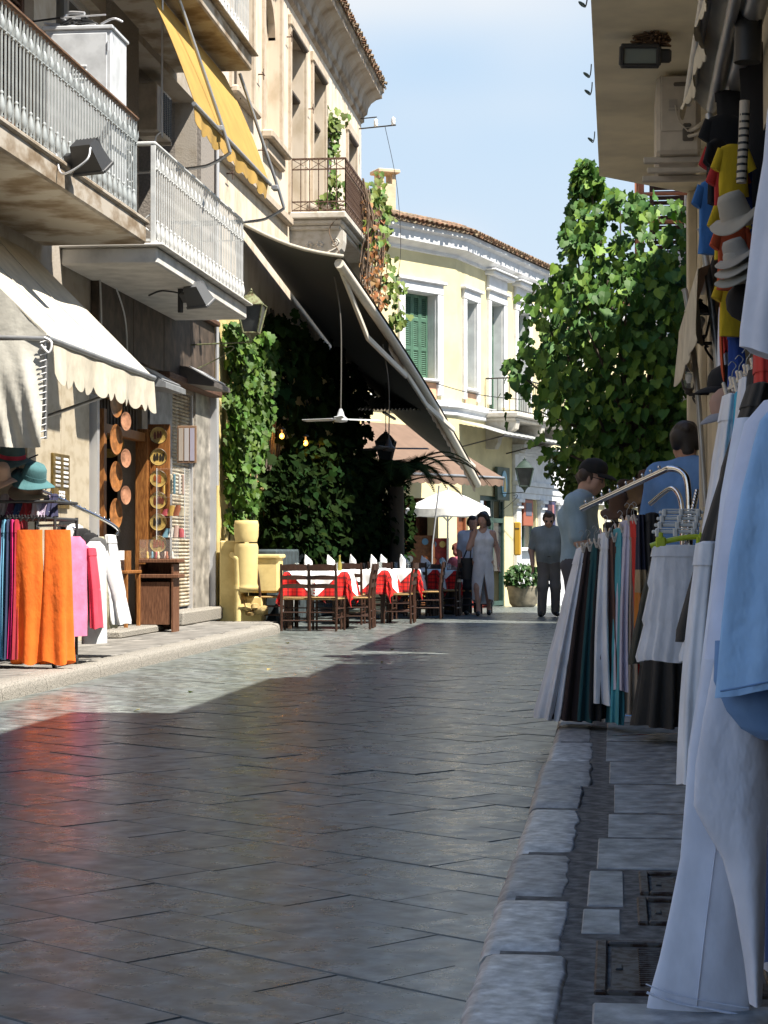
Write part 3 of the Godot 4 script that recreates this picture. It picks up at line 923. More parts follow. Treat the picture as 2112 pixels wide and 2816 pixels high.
func old_house():
	var X := -5.6
	var d0 := 28.35
	var t := thing("old_house", "old beige plastered house with heavy cornice, tall windows and creeper-hung balcony", "building")
	part("ground_floor_wall", wall_panel(W(X, 0, d0), Vector3(0, 0, -1), Vector3(1, 0, 0), 16.35, 4.6, [[4.0, 0.0, 5.6, 2.5], [8.0, 0.0, 9.6, 2.5]], 0.4), M.yellow_b, t)
	var hs := [[1.0, 8.5, 2.65, 10.9], [3.75, 3.2, 5.3, 5.95], [6.4, 2.36, 8.0, 5.55], [9.0, 2.36, 10.55, 5.55], [13.95, 2.5, 15.3, 5.28]]
	hs[0] = [1.0, 3.3, 2.65, 6.2]
	part("upper_wall", wall_panel(W(X, 4.6, d0), Vector3(0, 0, -1), Vector3(1, 0, 0), 16.35, 6.7, hs, 0.42), M.beige_b, t)
	var en := MB.new()
	en.box(W(X - 4.2, 5.6, d0 + 16.2), Vector3(7.5, 11.2, 0.3))
	part("end_wall", en, M.beige_b, t)
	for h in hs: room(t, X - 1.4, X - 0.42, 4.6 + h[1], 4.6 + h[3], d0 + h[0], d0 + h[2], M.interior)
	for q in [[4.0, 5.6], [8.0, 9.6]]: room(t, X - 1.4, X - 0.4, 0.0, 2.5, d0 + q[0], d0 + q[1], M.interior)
	# windows: old grey timber casements with a transom, in a thin plaster frame
	for i in hs.size():
		var h: Array = hs[i]
		var y0: float = 4.6 + h[1]
		var y1: float = 4.6 + h[3]
		var da: float = d0 + h[0]
		var db: float = d0 + h[2]
		var dm := (da + db) * 0.5
		var pf := MB.new()
		for dd in [da - 0.09, db + 0.09]: pf.box(W(X + 0.02, (y0 + y1) * 0.5, dd), Vector3(0.05, y1 - y0 + 0.1, 0.16))
		pf.bbox(W(X + 0.03, y1 + 0.1, dm), Vector3(0.08, 0.2, db - da + 0.4), 0.02)
		var win := part("window", pf, M.beige_trim, t)
		if i == 1:
			var ni := MB.new()
			ni.box(W(X - 0.25, (y0 + y1) * 0.5, dm), Vector3(0.1, y1 - y0, db - da))
			part("blind_panel", ni, M.beige_trim, win)
			var ar := MB.new()
			var pts := PackedVector2Array()
			var hw := (db - da) * 0.5
			pts.append(Vector2(-hw, 0.9)); pts.append(Vector2(-hw, 0.0))
			for k in 9: pts.append(Vector2(-hw * cos(PI * k / 8.0), 0.05 + 0.62 * sin(PI * k / 8.0)))
			pts.append(Vector2(hw, 0.0)); pts.append(Vector2(hw, 0.9))
			pts.reverse()
			ar.poly(pts, W(X - 0.19, y1 - 0.9, dm), Vector3(0, 0, -1), Vector3.UP, 0.12)
			part("arch", ar, M.beige_trim, win)
			var si := MB.new()
			si.bbox(W(X + 0.09, y0 - 0.07, dm), Vector3(0.2, 0.14, db - da + 0.4), 0.03)
			si.bbox(W(X + 0.04, y0 - 0.25, dm), Vector3(0.1, 0.22, db - da + 0.24), 0.03)
			part("sill", si, M.beige_trim, win)
			continue
		var wf := MB.new()
		for dd in [da + 0.05, dm, db - 0.05]: wf.box(W(X - 0.26, (y0 + y1) * 0.5, dd), Vector3(0.07, y1 - y0, 0.10 if dd != dm else 0.12))
		for yy in [y0 + 0.05, y1 - 0.05, y1 - 0.95]: wf.box(W(X - 0.26, yy, dm), Vector3(0.076, 0.1, db - da))
		wf.bbox(W(X - 0.16, y1 - 0.95, dm), Vector3(0.2, 0.08, db - da), 0.02)
		wf.bbox(W(X + 0.03, y1 - 0.03, dm), Vector3(0.10, 0.07, db - da), 0.02)
		part("casement", wf, M.wood_old, win)
		for k in 2:
			var g := MB.new()
			g.box(W(X - 0.27, y1 - 0.5, lerpf(da, db, 0.28 + 0.44 * k)), Vector3(0.012, 0.8, (db - da) * 0.5 - 0.12))
			part("pane", g, M.glass_old, win)
			var gl := MB.new()
			gl.box(W(X - 0.27, (y0 + y1 - 0.95) * 0.5, lerpf(da, db, 0.28 + 0.44 * k)), Vector3(0.012, y1 - y0 - 1.1, (db - da) * 0.5 - 0.12))
			part("pane", gl, M.glass_old, win)
		if i == 4 or i == 0:
			var si := MB.new()
			si.bbox(W(X + 0.06, y0 - 0.06, dm), Vector3(0.16, 0.12, db - da + 0.3), 0.03)
			part("sill", si, M.beige_trim, win)
	# heavy coved cornice and the tile edge
	var cm := MB.new()
	var prof := [[0.0, 10.55], [0.06, 10.60], [0.06, 10.72], [0.12, 10.78], [0.14, 10.92], [0.2, 11.04], [0.30, 11.14], [0.42, 11.20], [0.42, 11.30], [0.46, 11.34], [0.46, 11.42], [0.0, 11.5]]
	extrude(cm, [Vector2(X, d0 - 0.1), Vector2(X, 44.72), Vector2(X - 6.0, 44.72)], prof)
	part("cornice", cm, M.cornice_b, t)
	var tm := MB.new()
	barrel_tiles(tm, W(X + 0.50, 11.40, 44.9), W(X + 0.50, 11.40, 30.0), Vector3(-1, 0, 0), 0.35, 2, 0.21)
	barrel_tiles(tm, W(X - 5.0, 11.40, 45.1), W(X + 0.5, 11.40, 45.1), Vector3(0, 0, 1), 0.35, 2, 0.21)
	part("roof_tiles", tm, M.tile, t, Vector3.ZERO, "stuff")
	var rf := MB.new()
	rf.quad(W(X + 0.5, 11.42, 30.0), W(X + 0.5, 11.42, 44.9), W(X - 5.5, 13.2, 41.0), W(X - 5.5, 13.2, 30.0))
	rf.tri(W(X + 0.5, 11.42, 44.9), W(X - 11.0, 11.42, 44.9), W(X - 5.5, 13.2, 41.0))
	part("roof", rf, M.terracotta, t)
	# string course above the terrace and corner strip
	var stc := MB.new()
	stc.bbox(W(X + 0.05, 6.72, 31.4), Vector3(0.12, 0.16, 6.2), 0.03)
	stc.bbox(W(X + 0.05, 6.72, 42.1), Vector3(0.12, 0.16, 5.2), 0.03)
	part("string_course", stc, M.beige_trim, t)
	# balcony with moulded slab, two carved brackets and rusty railing
	var bs := MB.new()
	bs.bbox(W(X + 0.49, 6.86, 37.05), Vector3(1.02, 0.12, 4.9), 0.02)
	bs.bbox(W(X + 0.46, 6.75, 37.05), Vector3(0.94, 0.10, 4.76), 0.03)
	bs.bbox(W(X + 0.44, 6.66, 37.05), Vector3(0.88, 0.08, 4.66), 0.02)
	var bal := part("balcony", bs, M.stone_b, t)
	for dd in [34.78, 38.9]:
		var br := MB.new()
		var pts := PackedVector2Array([Vector2(0, -0.98), Vector2(0.30, -0.98), Vector2(0.40, -0.90), Vector2(0.44, -0.76), Vector2(0.43, -0.62), Vector2(0.50, -0.54), Vector2(0.64, -0.48), Vector2(0.80, -0.42), Vector2(0.90, -0.32), Vector2(0.93, -0.18), Vector2(0.93, 0), Vector2(0, 0)])
		br.poly(pts, W(X, 6.62, dd + 0.42), Vector3(1, 0, 0), Vector3.UP, 0.42)
		var bk := part("bracket", br, M.stone_b, bal)
		var sw := MB.new()
		var fz: float = -dd + 0.012
		for q in [[0.16, -0.78, 0.11], [0.78, -0.22, 0.08]]:
			var sp := []
			for k in 22:
				var a := k * 0.62
				var r: float = q[2] * (1.0 - k / 26.0)
				sp.append(Vector3(X + q[0] + cos(a) * r, 6.62 + q[1] + sin(a) * r, fz))
			sw.tube(sp, 0.014, 6)
		sw.tube(arc([Vector3(X + 0.18, 5.96, fz), Vector3(X + 0.36, 6.05, fz), Vector3(X + 0.40, 6.14, fz), Vector3(X + 0.60, 6.2, fz), Vector3(X + 0.84, 6.32, fz)]), 0.016, 6)
		for q in [[0.34, -0.26], [0.52, -0.25], [0.10, -0.30]]:
			for k in 6:
				var a := TAU * k / 6.0
				sw.lathe([[0.001, -0.022], [0.02, -0.01], [0.03, 0.0], [0.001, 0.012]], 7, Vector3(X + q[0] + cos(a) * 0.045, 6.62 + q[1] + sin(a) * 0.045, fz - 0.004), false, Basis(Vector3(1, 0, 0), PI / 2))
		part("carved_scroll", sw, M.stone_b, bk)
	var rail := MB.new()
	var ends := [[W(-5.55, 6.92, 34.68), W(-4.62, 6.92, 34.68)], [W(-4.62, 6.92, 34.68), W(-4.62, 6.92, 39.4)], [W(-4.62, 6.92, 39.4), W(-5.55, 6.92, 39.4)]]
	for e in ends:
		var a: Vector3 = e[0]
		var b: Vector3 = e[1]
		var u := (b - a).normalized()
		var L := (b - a).length()
		var bas := Basis(u, Vector3.UP, u.cross(Vector3.UP))
		for yy in [0.03, 0.18, 0.74, 0.92]:
			rail.box((a + b) * 0.5 + Vector3.UP * yy, Vector3(L, 0.022 if yy < 0.9 else 0.035, 0.022), bas)
		var n := int(L / 0.155)
		for i in n + 1:
			var p := a + u * (L * i / n)
			var bm := MB.new()
			bm.box(Vector3(0, 0.46, 0), Vector3(0.016, 0.92, 0.016), bas)
			part("baluster", bm, M.iron_rust, bal, p)
			if i < n and i % 2 == 0:
				var q := a + u * (L * minf(i + 2, n) / n)
				for yy in [[0.74, 0.92], [0.03, 0.18]]:
					rail.tube([p + Vector3.UP * yy[0], q + Vector3.UP * yy[1]], 0.006, 5)
					rail.tube([p + Vector3.UP * yy[1], q + Vector3.UP * yy[0]], 0.006, 5)
	part("railing", rail, M.iron_rust, bal)
	# rusted sheet-iron panel behind the street-side bars and stones left on the slab
	var pn := MB.new()
	pn.box(W(-4.66, 7.37, 36.5), Vector3(0.012, 0.56, 2.9))
	part("rusted_panel", pn, M.iron_rust, bal)
	for i in 9:
		var m := MB.new()
		m.lathe([[0.06, 0], [0.11, 0.04], [0.10, 0.12], [0.04, 0.17]], 7, Vector3.ZERO)
		var o := part("loose_stone", m, M.cornice_b, bal, W(-5.25 + rnd(-0.15, 0.35), 6.92 + (0.11 if i > 5 else 0.0), 34.95 + rnd(0, 0.7)))
		o.rotation.y = rnd(0, TAU)
	# chips and iron stubs in the plaster
	for q in [[6.55, 29.0], [7.85, 29.6], [6.9, 30.6], [8.6, 31.6], [9.9, 34.4], [9.2, 36.9], [7.4, 31.6]]:
		var m := MB.new()
		m.tube([W(X, q[0], q[1]), W(X + 0.10, q[0], q[1])], 0.012, 5)
		m.tube([W(X + 0.09, q[0] - 0.09, q[1]), W(X + 0.09, q[0] + 0.09, q[1])], 0.008, 5)
		m.tube([W(X + 0.09, q[0], q[1] - 0.16), W(X + 0.09, q[0], q[1] + 0.10)], 0.008, 5)
		part("iron_stub", m, M.iron_rust, t)

func yellow_house():
	var c := Vector2(-4.06, 52.0)
	var ul := Vector2(-0.5367, -0.8437)
	var ur := Vector2(0.2485, 0.9686)
	var uL := Vector3(ul.x, 0, -ul.y)
	var uR := Vector3(ur.x, 0, -ur.y)
	var nL := Vector3(-ul.y, 0, -ul.x).normalized()
	nL = Vector3(0.8437, 0, 0.5367)
	var nR := Vector3(0.9686, 0, 0.2485)
	var y0 := -0.95
	var t := thing("yellow_house", "pale yellow corner house with green shutters, white window frames and tiled eaves", "building")
	var at := func(face: int, s: float, y: float, out := 0.0) -> Vector3:
		var p: Vector3 = W(c.x, y, c.y) + (uL if face == 0 else uR) * s + (nL if face == 0 else nR) * out
		return p
	var hl := [[0.75, 0.25, 2.5, 3.35], [0.86, 6.35, 2.18, 8.5]]
	part("wall", wall_panel(W(c.x, y0, c.y), uL, nL, 5.5, 9.9, hl, 0.35), M.yellow_c, t)
	var hr := [[0.05, 0.45, 0.95, 3.4], [1.95, 0.45, 4.1, 3.5], [0.68, 6.25, 1.55, 8.55], [2.76, 5.73, 3.9, 8.75], [5.2, 5.73, 6.3, 8.75], [8.0, 5.73, 9.1, 8.75], [10.8, 5.73, 11.9, 8.75], [5.45, 0.4, 7.1, 3.55], [7.8, 0.4, 9.0, 3.55], [9.6, 0.4, 10.9, 3.55], [11.5, 0.4, 12.6, 3.55]]
	part("wall", wall_panel(W(c.x, y0, c.y), uR, nR, 24.0, 9.9, hr, 0.35), M.yellow_c, t)
	# windows: green louvred shutters closed inside a deep white reveal and moulded white frame
	var ws := [[0, hl[1]], [1, hr[2]], [1, hr[3]], [1, hr[4]], [1, hr[5]], [1, hr[6]]]
	for q in ws:
		var f: int = q[0]
		var h: Array = q[1]
		var u := uL if f == 0 else uR
		var n := nL if f == 0 else nR
		var bas := Basis(u, Vector3.UP, u.cross(Vector3.UP))
		var sa: float = h[0]
		var sb: float = h[2]
		var ya: float = y0 + h[1]
		var yb: float = y0 + h[3]
		var sm := (sa + sb) * 0.5
		var fm := MB.new()
		var fw := 0.23
		for s in [sa - fw * 0.5, sb + fw * 0.5]:
			fm.bbox(at.call(f, s, (5.0 + yb) * 0.5, 0.03), Vector3(fw, yb - 5.0, 0.10), 0.015, bas)
		fm.bbox(at.call(f, sm, yb + 0.13, 0.035), Vector3(sb - sa + 2 * fw + 0.002, 0.26, 0.11), 0.015, bas)
		fm.bbox(at.call(f, sm, yb + 0.29, 0.07), Vector3(sb - sa + 2 * fw + 0.16, 0.08, 0.18), 0.02, bas)
		if f == 1 and h[1] < 6.0:
			fm.bbox(at.call(f, sm, yb + 0.52, 0.04), Vector3(sb - sa + 2 * fw, 0.3, 0.10), 0.02, bas)
			fm.bbox(at.call(f, sm, yb + 0.72, 0.12), Vector3(sb - sa + 2 * fw + 0.3, 0.12, 0.30), 0.03, bas)
			fm.bbox(at.call(f, sm, yb + 0.80, 0.15), Vector3(sb - sa + 2 * fw + 0.4, 0.05, 0.36), 0.015, bas)
		else:
			fm.bbox(at.call(f, sm, ya - 0.03, 0.06), Vector3(sb - sa + 0.1, 0.07, 0.16), 0.02, bas)
		var win := part("window", fm, M.white_c, t)
		if h[1] > 6.0:
			var ap := MB.new()
			ap.box(at.call(f, sm, ya - 0.34, 0.012), Vector3(sb - sa, 0.5, 0.02), bas)
			part("apron", ap, M.orange_c, win)
		var rv := MB.new()
		for s in [sa + 0.008, sb - 0.008]: rv.box(at.call(f, s, (ya + yb) * 0.5, -0.17), Vector3(0.016, yb - ya, 0.33), bas)
		rv.box(at.call(f, sm, yb - 0.008, -0.17), Vector3(sb - sa - 0.034, 0.016, 0.33), bas)
		part("reveal", rv, M.white_c, win)
		var nl := 4 if sb - sa > 1.2 else 2
		var lw := (sb - sa - 0.04) / nl
		for k in nl:
			var lm := MB.new()
			var sx := sa + 0.02 + (k + 0.5) * lw
			for s in [-1, 1]: lm.bbox(at.call(f, sx + s * (lw * 0.5 - 0.035), (ya + yb) * 0.5, -0.26), Vector3(0.06, yb - ya, 0.045), 0.006, bas)
			for yy in [ya + 0.05, lerpf(ya, yb, 0.36), lerpf(ya, yb, 0.70), yb - 0.05]: lm.bbox(at.call(f, sx, yy, -0.26), Vector3(lw - 0.13, 0.1, 0.04), 0.006, bas)
			var leaf := part("shutter", lm, M.shutter_green, win)
			var lv := MB.new()
			var yy := ya + 0.12
			while yy < yb - 0.1:
				lv.box(at.call(f, sx, yy, -0.265), Vector3(lw - 0.13, 0.044, 0.01), bas * Basis(Vector3(1, 0, 0), 0.6))
				yy += 0.05
			part("louvres", lv, M.shutter_green, leaf)
		var bk := MB.new()
		bk.box(at.call(f, sm, (ya + yb) * 0.5, -0.40), Vector3(sb - sa + 0.2, yb - ya + 0.2, 0.08), bas)
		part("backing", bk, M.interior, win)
	# cornice, eaves tiles, roof, string course
	var path := [c + ur * 24.0, c, c + ul * 5.5]
	path.reverse()
	var cm := MB.new()
	extrude(cm, path, [[0.0, 8.56], [0.04, 8.58], [0.04, 8.66], [0.30, 8.76], [0.32, 8.98], [0.42, 9.04], [0.42, 9.14], [0.0, 9.2]])
	part("cornice", cm, M.white_c, t)
	var sc := MB.new()
	extrude(sc, path, [[0.0, 4.52], [0.06, 4.55], [0.06, 4.68], [0.14, 4.74], [0.14, 4.86], [0.0, 4.9]])
	part("string_course", sc, M.white_c, t)
	var tm := MB.new()
	barrel_tiles(tm, at.call(1, 24.0, 9.18, 0.50), at.call(1, -0.2, 9.18, 0.50), -nR, 0.36, 2, 0.2)
	barrel_tiles(tm, at.call(0, -0.2, 9.18, 0.50), at.call(0, 5.5, 9.18, 0.50), -nL, 0.36, 2, 0.2)
	part("roof_tiles", tm, M.tile, t, Vector3.ZERO, "stuff")
	var rf := MB.new()
	rf.quad(at.call(1, 24, 9.2, 0.45), at.call(1, 24, 11.6, -6.0), at.call(1, 3.0, 11.6, -6.0), at.call(1, 0, 9.2, 0.45))
	rf.quad(at.call(1, 0, 9.2, 0.45), at.call(1, 3.0, 11.6, -6.0), at.call(0, 5.5, 11.4, -6.0), at.call(0, 5.5, 9.2, 0.45))
	part("roof", rf, M.terracotta, t)
	var ch := MB.new()
	var cb := Basis(Vector3.UP, 0.5)
	ch.bbox(W(-5.77, 9.6, 50.9), Vector3(0.42, 1.4, 0.42), 0.01, cb)
	var chim := part("chimney", ch, mat("chimney_buff", lin(0.60, 0.49, 0.33), 0.9, "paint", Vector3.ONE), t)
	var cc := MB.new()
	for sx in [-1, 1]:
		for sz in [-1, 1]: cc.box(W(-5.77, 10.42, 50.9) + cb * Vector3(sx * 0.16, 0, sz * 0.16), Vector3(0.10, 0.30, 0.10), cb)
	cc.bbox(W(-5.77, 10.62, 50.9), Vector3(0.60, 0.10, 0.60), 0.02, cb)
	part("chimney_cap", cc, M.chimney_buff, chim)
	# balcony of the corner: stone slab on scrolled brackets, thin iron railing
	var uB := Basis(uR, Vector3.UP, uR.cross(Vector3.UP))
	var sb := MB.new()
	sb.bbox(at.call(1, 4.95, 4.70, 0.48), Vector3(5.4, 0.14, 0.96), 0.03, uB)
	sb.bbox(at.call(1, 4.95, 4.59, 0.44), Vector3(5.2, 0.09, 0.86), 0.03, uB)
	var bal := part("balcony", sb, M.stone_b, t)
	for s in [2.6, 5.0, 7.3]:
		var br := MB.new()
		br.poly(PackedVector2Array([Vector2(0, -0.75), Vector2(0.25, -0.75), Vector2(0.33, -0.6), Vector2(0.36, -0.45), Vector2(0.6, -0.36), Vector2(0.82, -0.22), Vector2(0.86, 0), Vector2(0, 0)]), at.call(1, s + 0.16, 4.55, 0.0), nR, Vector3.UP, 0.32)
		part("bracket", br, M.stone_b, bal)
	railing(bal, at.call(1, 2.3, 4.77, 0.9), at.call(1, 7.6, 4.77, 0.9), 0.92, 0.16, M.iron, M.iron, 2, 0.03)
	railing(bal, at.call(1, 2.3, 4.77, 0.05), at.call(1, 2.3, 4.77, 0.88), 0.92, 0.14, M.iron, M.iron, 2, 0.03)
	# shopfronts at street level
	var sf := MB.new()
	for s in [0.05, 0.93]: sf.box(at.call(1, s + (0.04 if s < 0.5 else -0.04), 1.0, -0.1), Vector3(0.10, 2.94, 0.1), uB)
	sf.box(at.call(1, 0.5, 1.0, -0.14), Vector3(0.7, 2.9, 0.05), uB)
	part("shop_door", sf, mat("door_rust", lin(0.33, 0.12, 0.05), 0.6, "wood", Vector3(3, 0.6, 3)), t)
	var gf := MB.new()
	for s in [1.99, 2.98, 3.14, 4.06]: gf.box(at.call(1, s, 1.02, -0.08), Vector3(0.10, 3.0, 0.12), uB)
	for y in [-0.35, 1.9, 2.48]: gf.box(at.call(1, 3.02, y, -0.08), Vector3(2.1, 0.12, 0.116), uB)
	gf.box(at.call(1, 2.48, 0.1, -0.1), Vector3(0.92, 0.8, 0.06), uB)
	var sd := part("shopfront", gf, M.door_green, t)
	for s in [2.48, 3.6]:
		var g := MB.new()
		g.box(at.call(1, s, 1.2, -0.09), Vector3(0.9, 1.35, 0.012), uB)
		part("pane", g, M.glass_dark, sd)
	var rb := MB.new()
	for q in [[0, 1.6, 1.9, 0.3], [1, 3.0, 2.6, 0.3], [1, 0.5, 1.5, 0.3], [1, 6.3, 2.0, 0.3], [1, 8.4, 1.6, 0.3], [1, 10.2, 1.7, 0.3], [1, 12.0, 1.6, 0.3]]:
		var u := uB if q[0] == 1 else Basis(uL, Vector3.UP, uL.cross(Vector3.UP))
		rb.box(at.call(q[0], q[1], 1.0, -0.9), Vector3(q[2] + 0.4, 3.6, 0.06), u)
	part("shop_back_wall", rb, mat("shop_back", lin(0.20, 0.07, 0.035), 0.9, "blotch", Vector3.ONE), t)
	# white neoclassical front: pilasters with capitals, entablature in steps
	var en := MB.new()
	for q in [[2.62, 0.16, 0.10], [2.80, 0.20, 0.13], [2.97, 0.13, 0.18], [3.4, 0.74, 0.10], [3.80, 0.08, 0.20], [3.90, 0.12, 0.28], [4.0, 0.08, 0.36]]:
		en.bbox(at.call(1, 14.2, q[0], q[2] * 0.5), Vector3(18.8, q[1], q[2]), 0.012, uB)
	part("entablature", en, M.white_c, t)
	for s in [5.1, 7.45, 9.25, 11.2, 12.9, 15.0]:
		var pm := MB.new()
		pm.bbox(at.call(1, s, 1.0, 0.06), Vector3(0.42, 3.2, 0.12), 0.01, uB)
		pm.bbox(at.call(1, s, -0.35, 0.09), Vector3(0.52, 0.5, 0.18), 0.015, uB)
		pm.bbox(at.call(1, s, 2.30, 0.09), Vector3(0.48, 0.08, 0.18), 0.01, uB)
		pm.bbox(at.call(1, s, 2.48, 0.10), Vector3(0.54, 0.10, 0.22), 0.01, uB)
		part("pilaster", pm, M.white_c, t)
	for q in [[6.28, 1.7], [8.4, 1.2], [10.25, 1.3], [12.05, 1.1]]:
		var pl := MB.new()
		pl.box(at.call(1, q[0], 0.25, -0.12), Vector3(q[1], 1.7, 0.08), uB)
		pl.bbox(at.call(1, q[0], 1.12, -0.04), Vector3(q[1], 0.10, 0.22), 0.015, uB)
		var lo := part("stall_riser", pl, M.white_c, t)
		var wm := MB.new()
		for s in [-1.0, 0.0, 1.0]: wm.box(at.call(1, q[0] + s * (q[1] * 0.5 - 0.04), 1.85, -0.14), Vector3(0.06, 1.4, 0.06), uB)
		var wi := part("shop_window", wm, M.door_green, t)
		var gp := MB.new()
		gp.box(at.call(1, q[0], 1.85, -0.16), Vector3(q[1] - 0.06, 1.4, 0.012), uB)
		part("pane", gp, M.glass_dark, wi)
	# grey sheet canopy over the corner shop and its thin frame
	var cs := MB.new()
	var rows := []
	for k in 2:
		var row := PackedVector3Array()
		for i in 41:
			row.append(at.call(1, 0.2 + i * 0.2, 4.42 - k * 0.36 + 0.015 * (i % 2), 0.05 + 1.15 * k))
		rows.append(row)
	cs.grid(rows)
	var cn := single("sheet_canopy", cs, mat("canopy_sheet", lin(0.35, 0.36, 0.35), 0.5, "paint", Vector3.ONE), "grey corrugated sheet canopy under the balcony of the yellow house", "canopy")
	var cf := MB.new()
	cf.tube([at.call(1, 0.2, 4.02, 1.2), at.call(1, 8.2, 4.02, 1.2)], 0.03, 6)
	for s in [0.3, 4.2, 8.1]: cf.tube([at.call(1, s, 3.75, 0.02), at.call(1, s, 4.02, 1.2)], 0.02, 6)
	part("frame", cf, M.iron, cn)
	# signs: oval emblem over the green shop, two dark signs in the white front
	var b1 := MB.new()
	b1.bbox(at.call(1, 3.6, 2.9, 0.10), Vector3(1.1, 0.9, 0.08), 0.01, uB)
	var sg := single("shop_sign", b1, mat("sign_green", lin(0.06, 0.09, 0.07), 0.6), "dark green sign with pale blue oval above the green shop door", "sign")
	var ov := MB.new()
	ov.lathe([[0.24, 0.0], [0.24, 0.02], [0.001, 0.021]], 24, Vector3.ZERO, true, Basis(uR * 0.9, nR, Vector3.UP * 1.5).orthonormalized() * Basis(Vector3(1, 0, 0), Vector3(0, 1, 0), Vector3(0, 0, 1.5)))
	part("oval", ov, mat("sign_blue", lin(0.20, 0.42, 0.55), 0.5), sg, at.call(1, 3.6, 2.9, 0.145))
	var dp := MB.new()
	dp.poly(PackedVector2Array([Vector2(-0.11, -0.22), Vector2(0.11, -0.22), Vector2(0.08, 0.0), Vector2(0.0, 0.2), Vector2(-0.08, 0.0)]), at.call(1, 3.6, 2.9, 0.168), uR, Vector3.UP, 0.012)
	part("drop_emblem", dp, mat("sign_ochre", lin(0.55, 0.42, 0.16), 0.5), sg)
	var si := 0
	for q in [[6.1, 2.15, 0.9, "sign_brick", lin(0.30, 0.09, 0.05), "brick red and dark shop sign in the first white bay"], [8.35, 2.15, 1.0, "sign_navy", lin(0.035, 0.035, 0.09), "dark blue shop sign in the second white bay"]]:
		var m := MB.new()
		m.bbox(at.call(1, q[0], q[1], 0.05), Vector3(q[2], 0.75, 0.08), 0.02, uB)
		var o := single("shop_sign", m, mat(q[3], q[4], 0.6), q[5], "sign", "signs along the white shopfront")
		var m2 := MB.new()
		m2.bbox(at.call(1, q[0], q[1] + 0.1, 0.096), Vector3(q[2] * 0.62, 0.36, 0.01), 0.003, uB)
		part("panel", m2, mat("sign_grey%d" % si, [lin(0.10, 0.10, 0.14), lin(0.30, 0.12, 0.12)][si], 0.6), o)
		si += 1

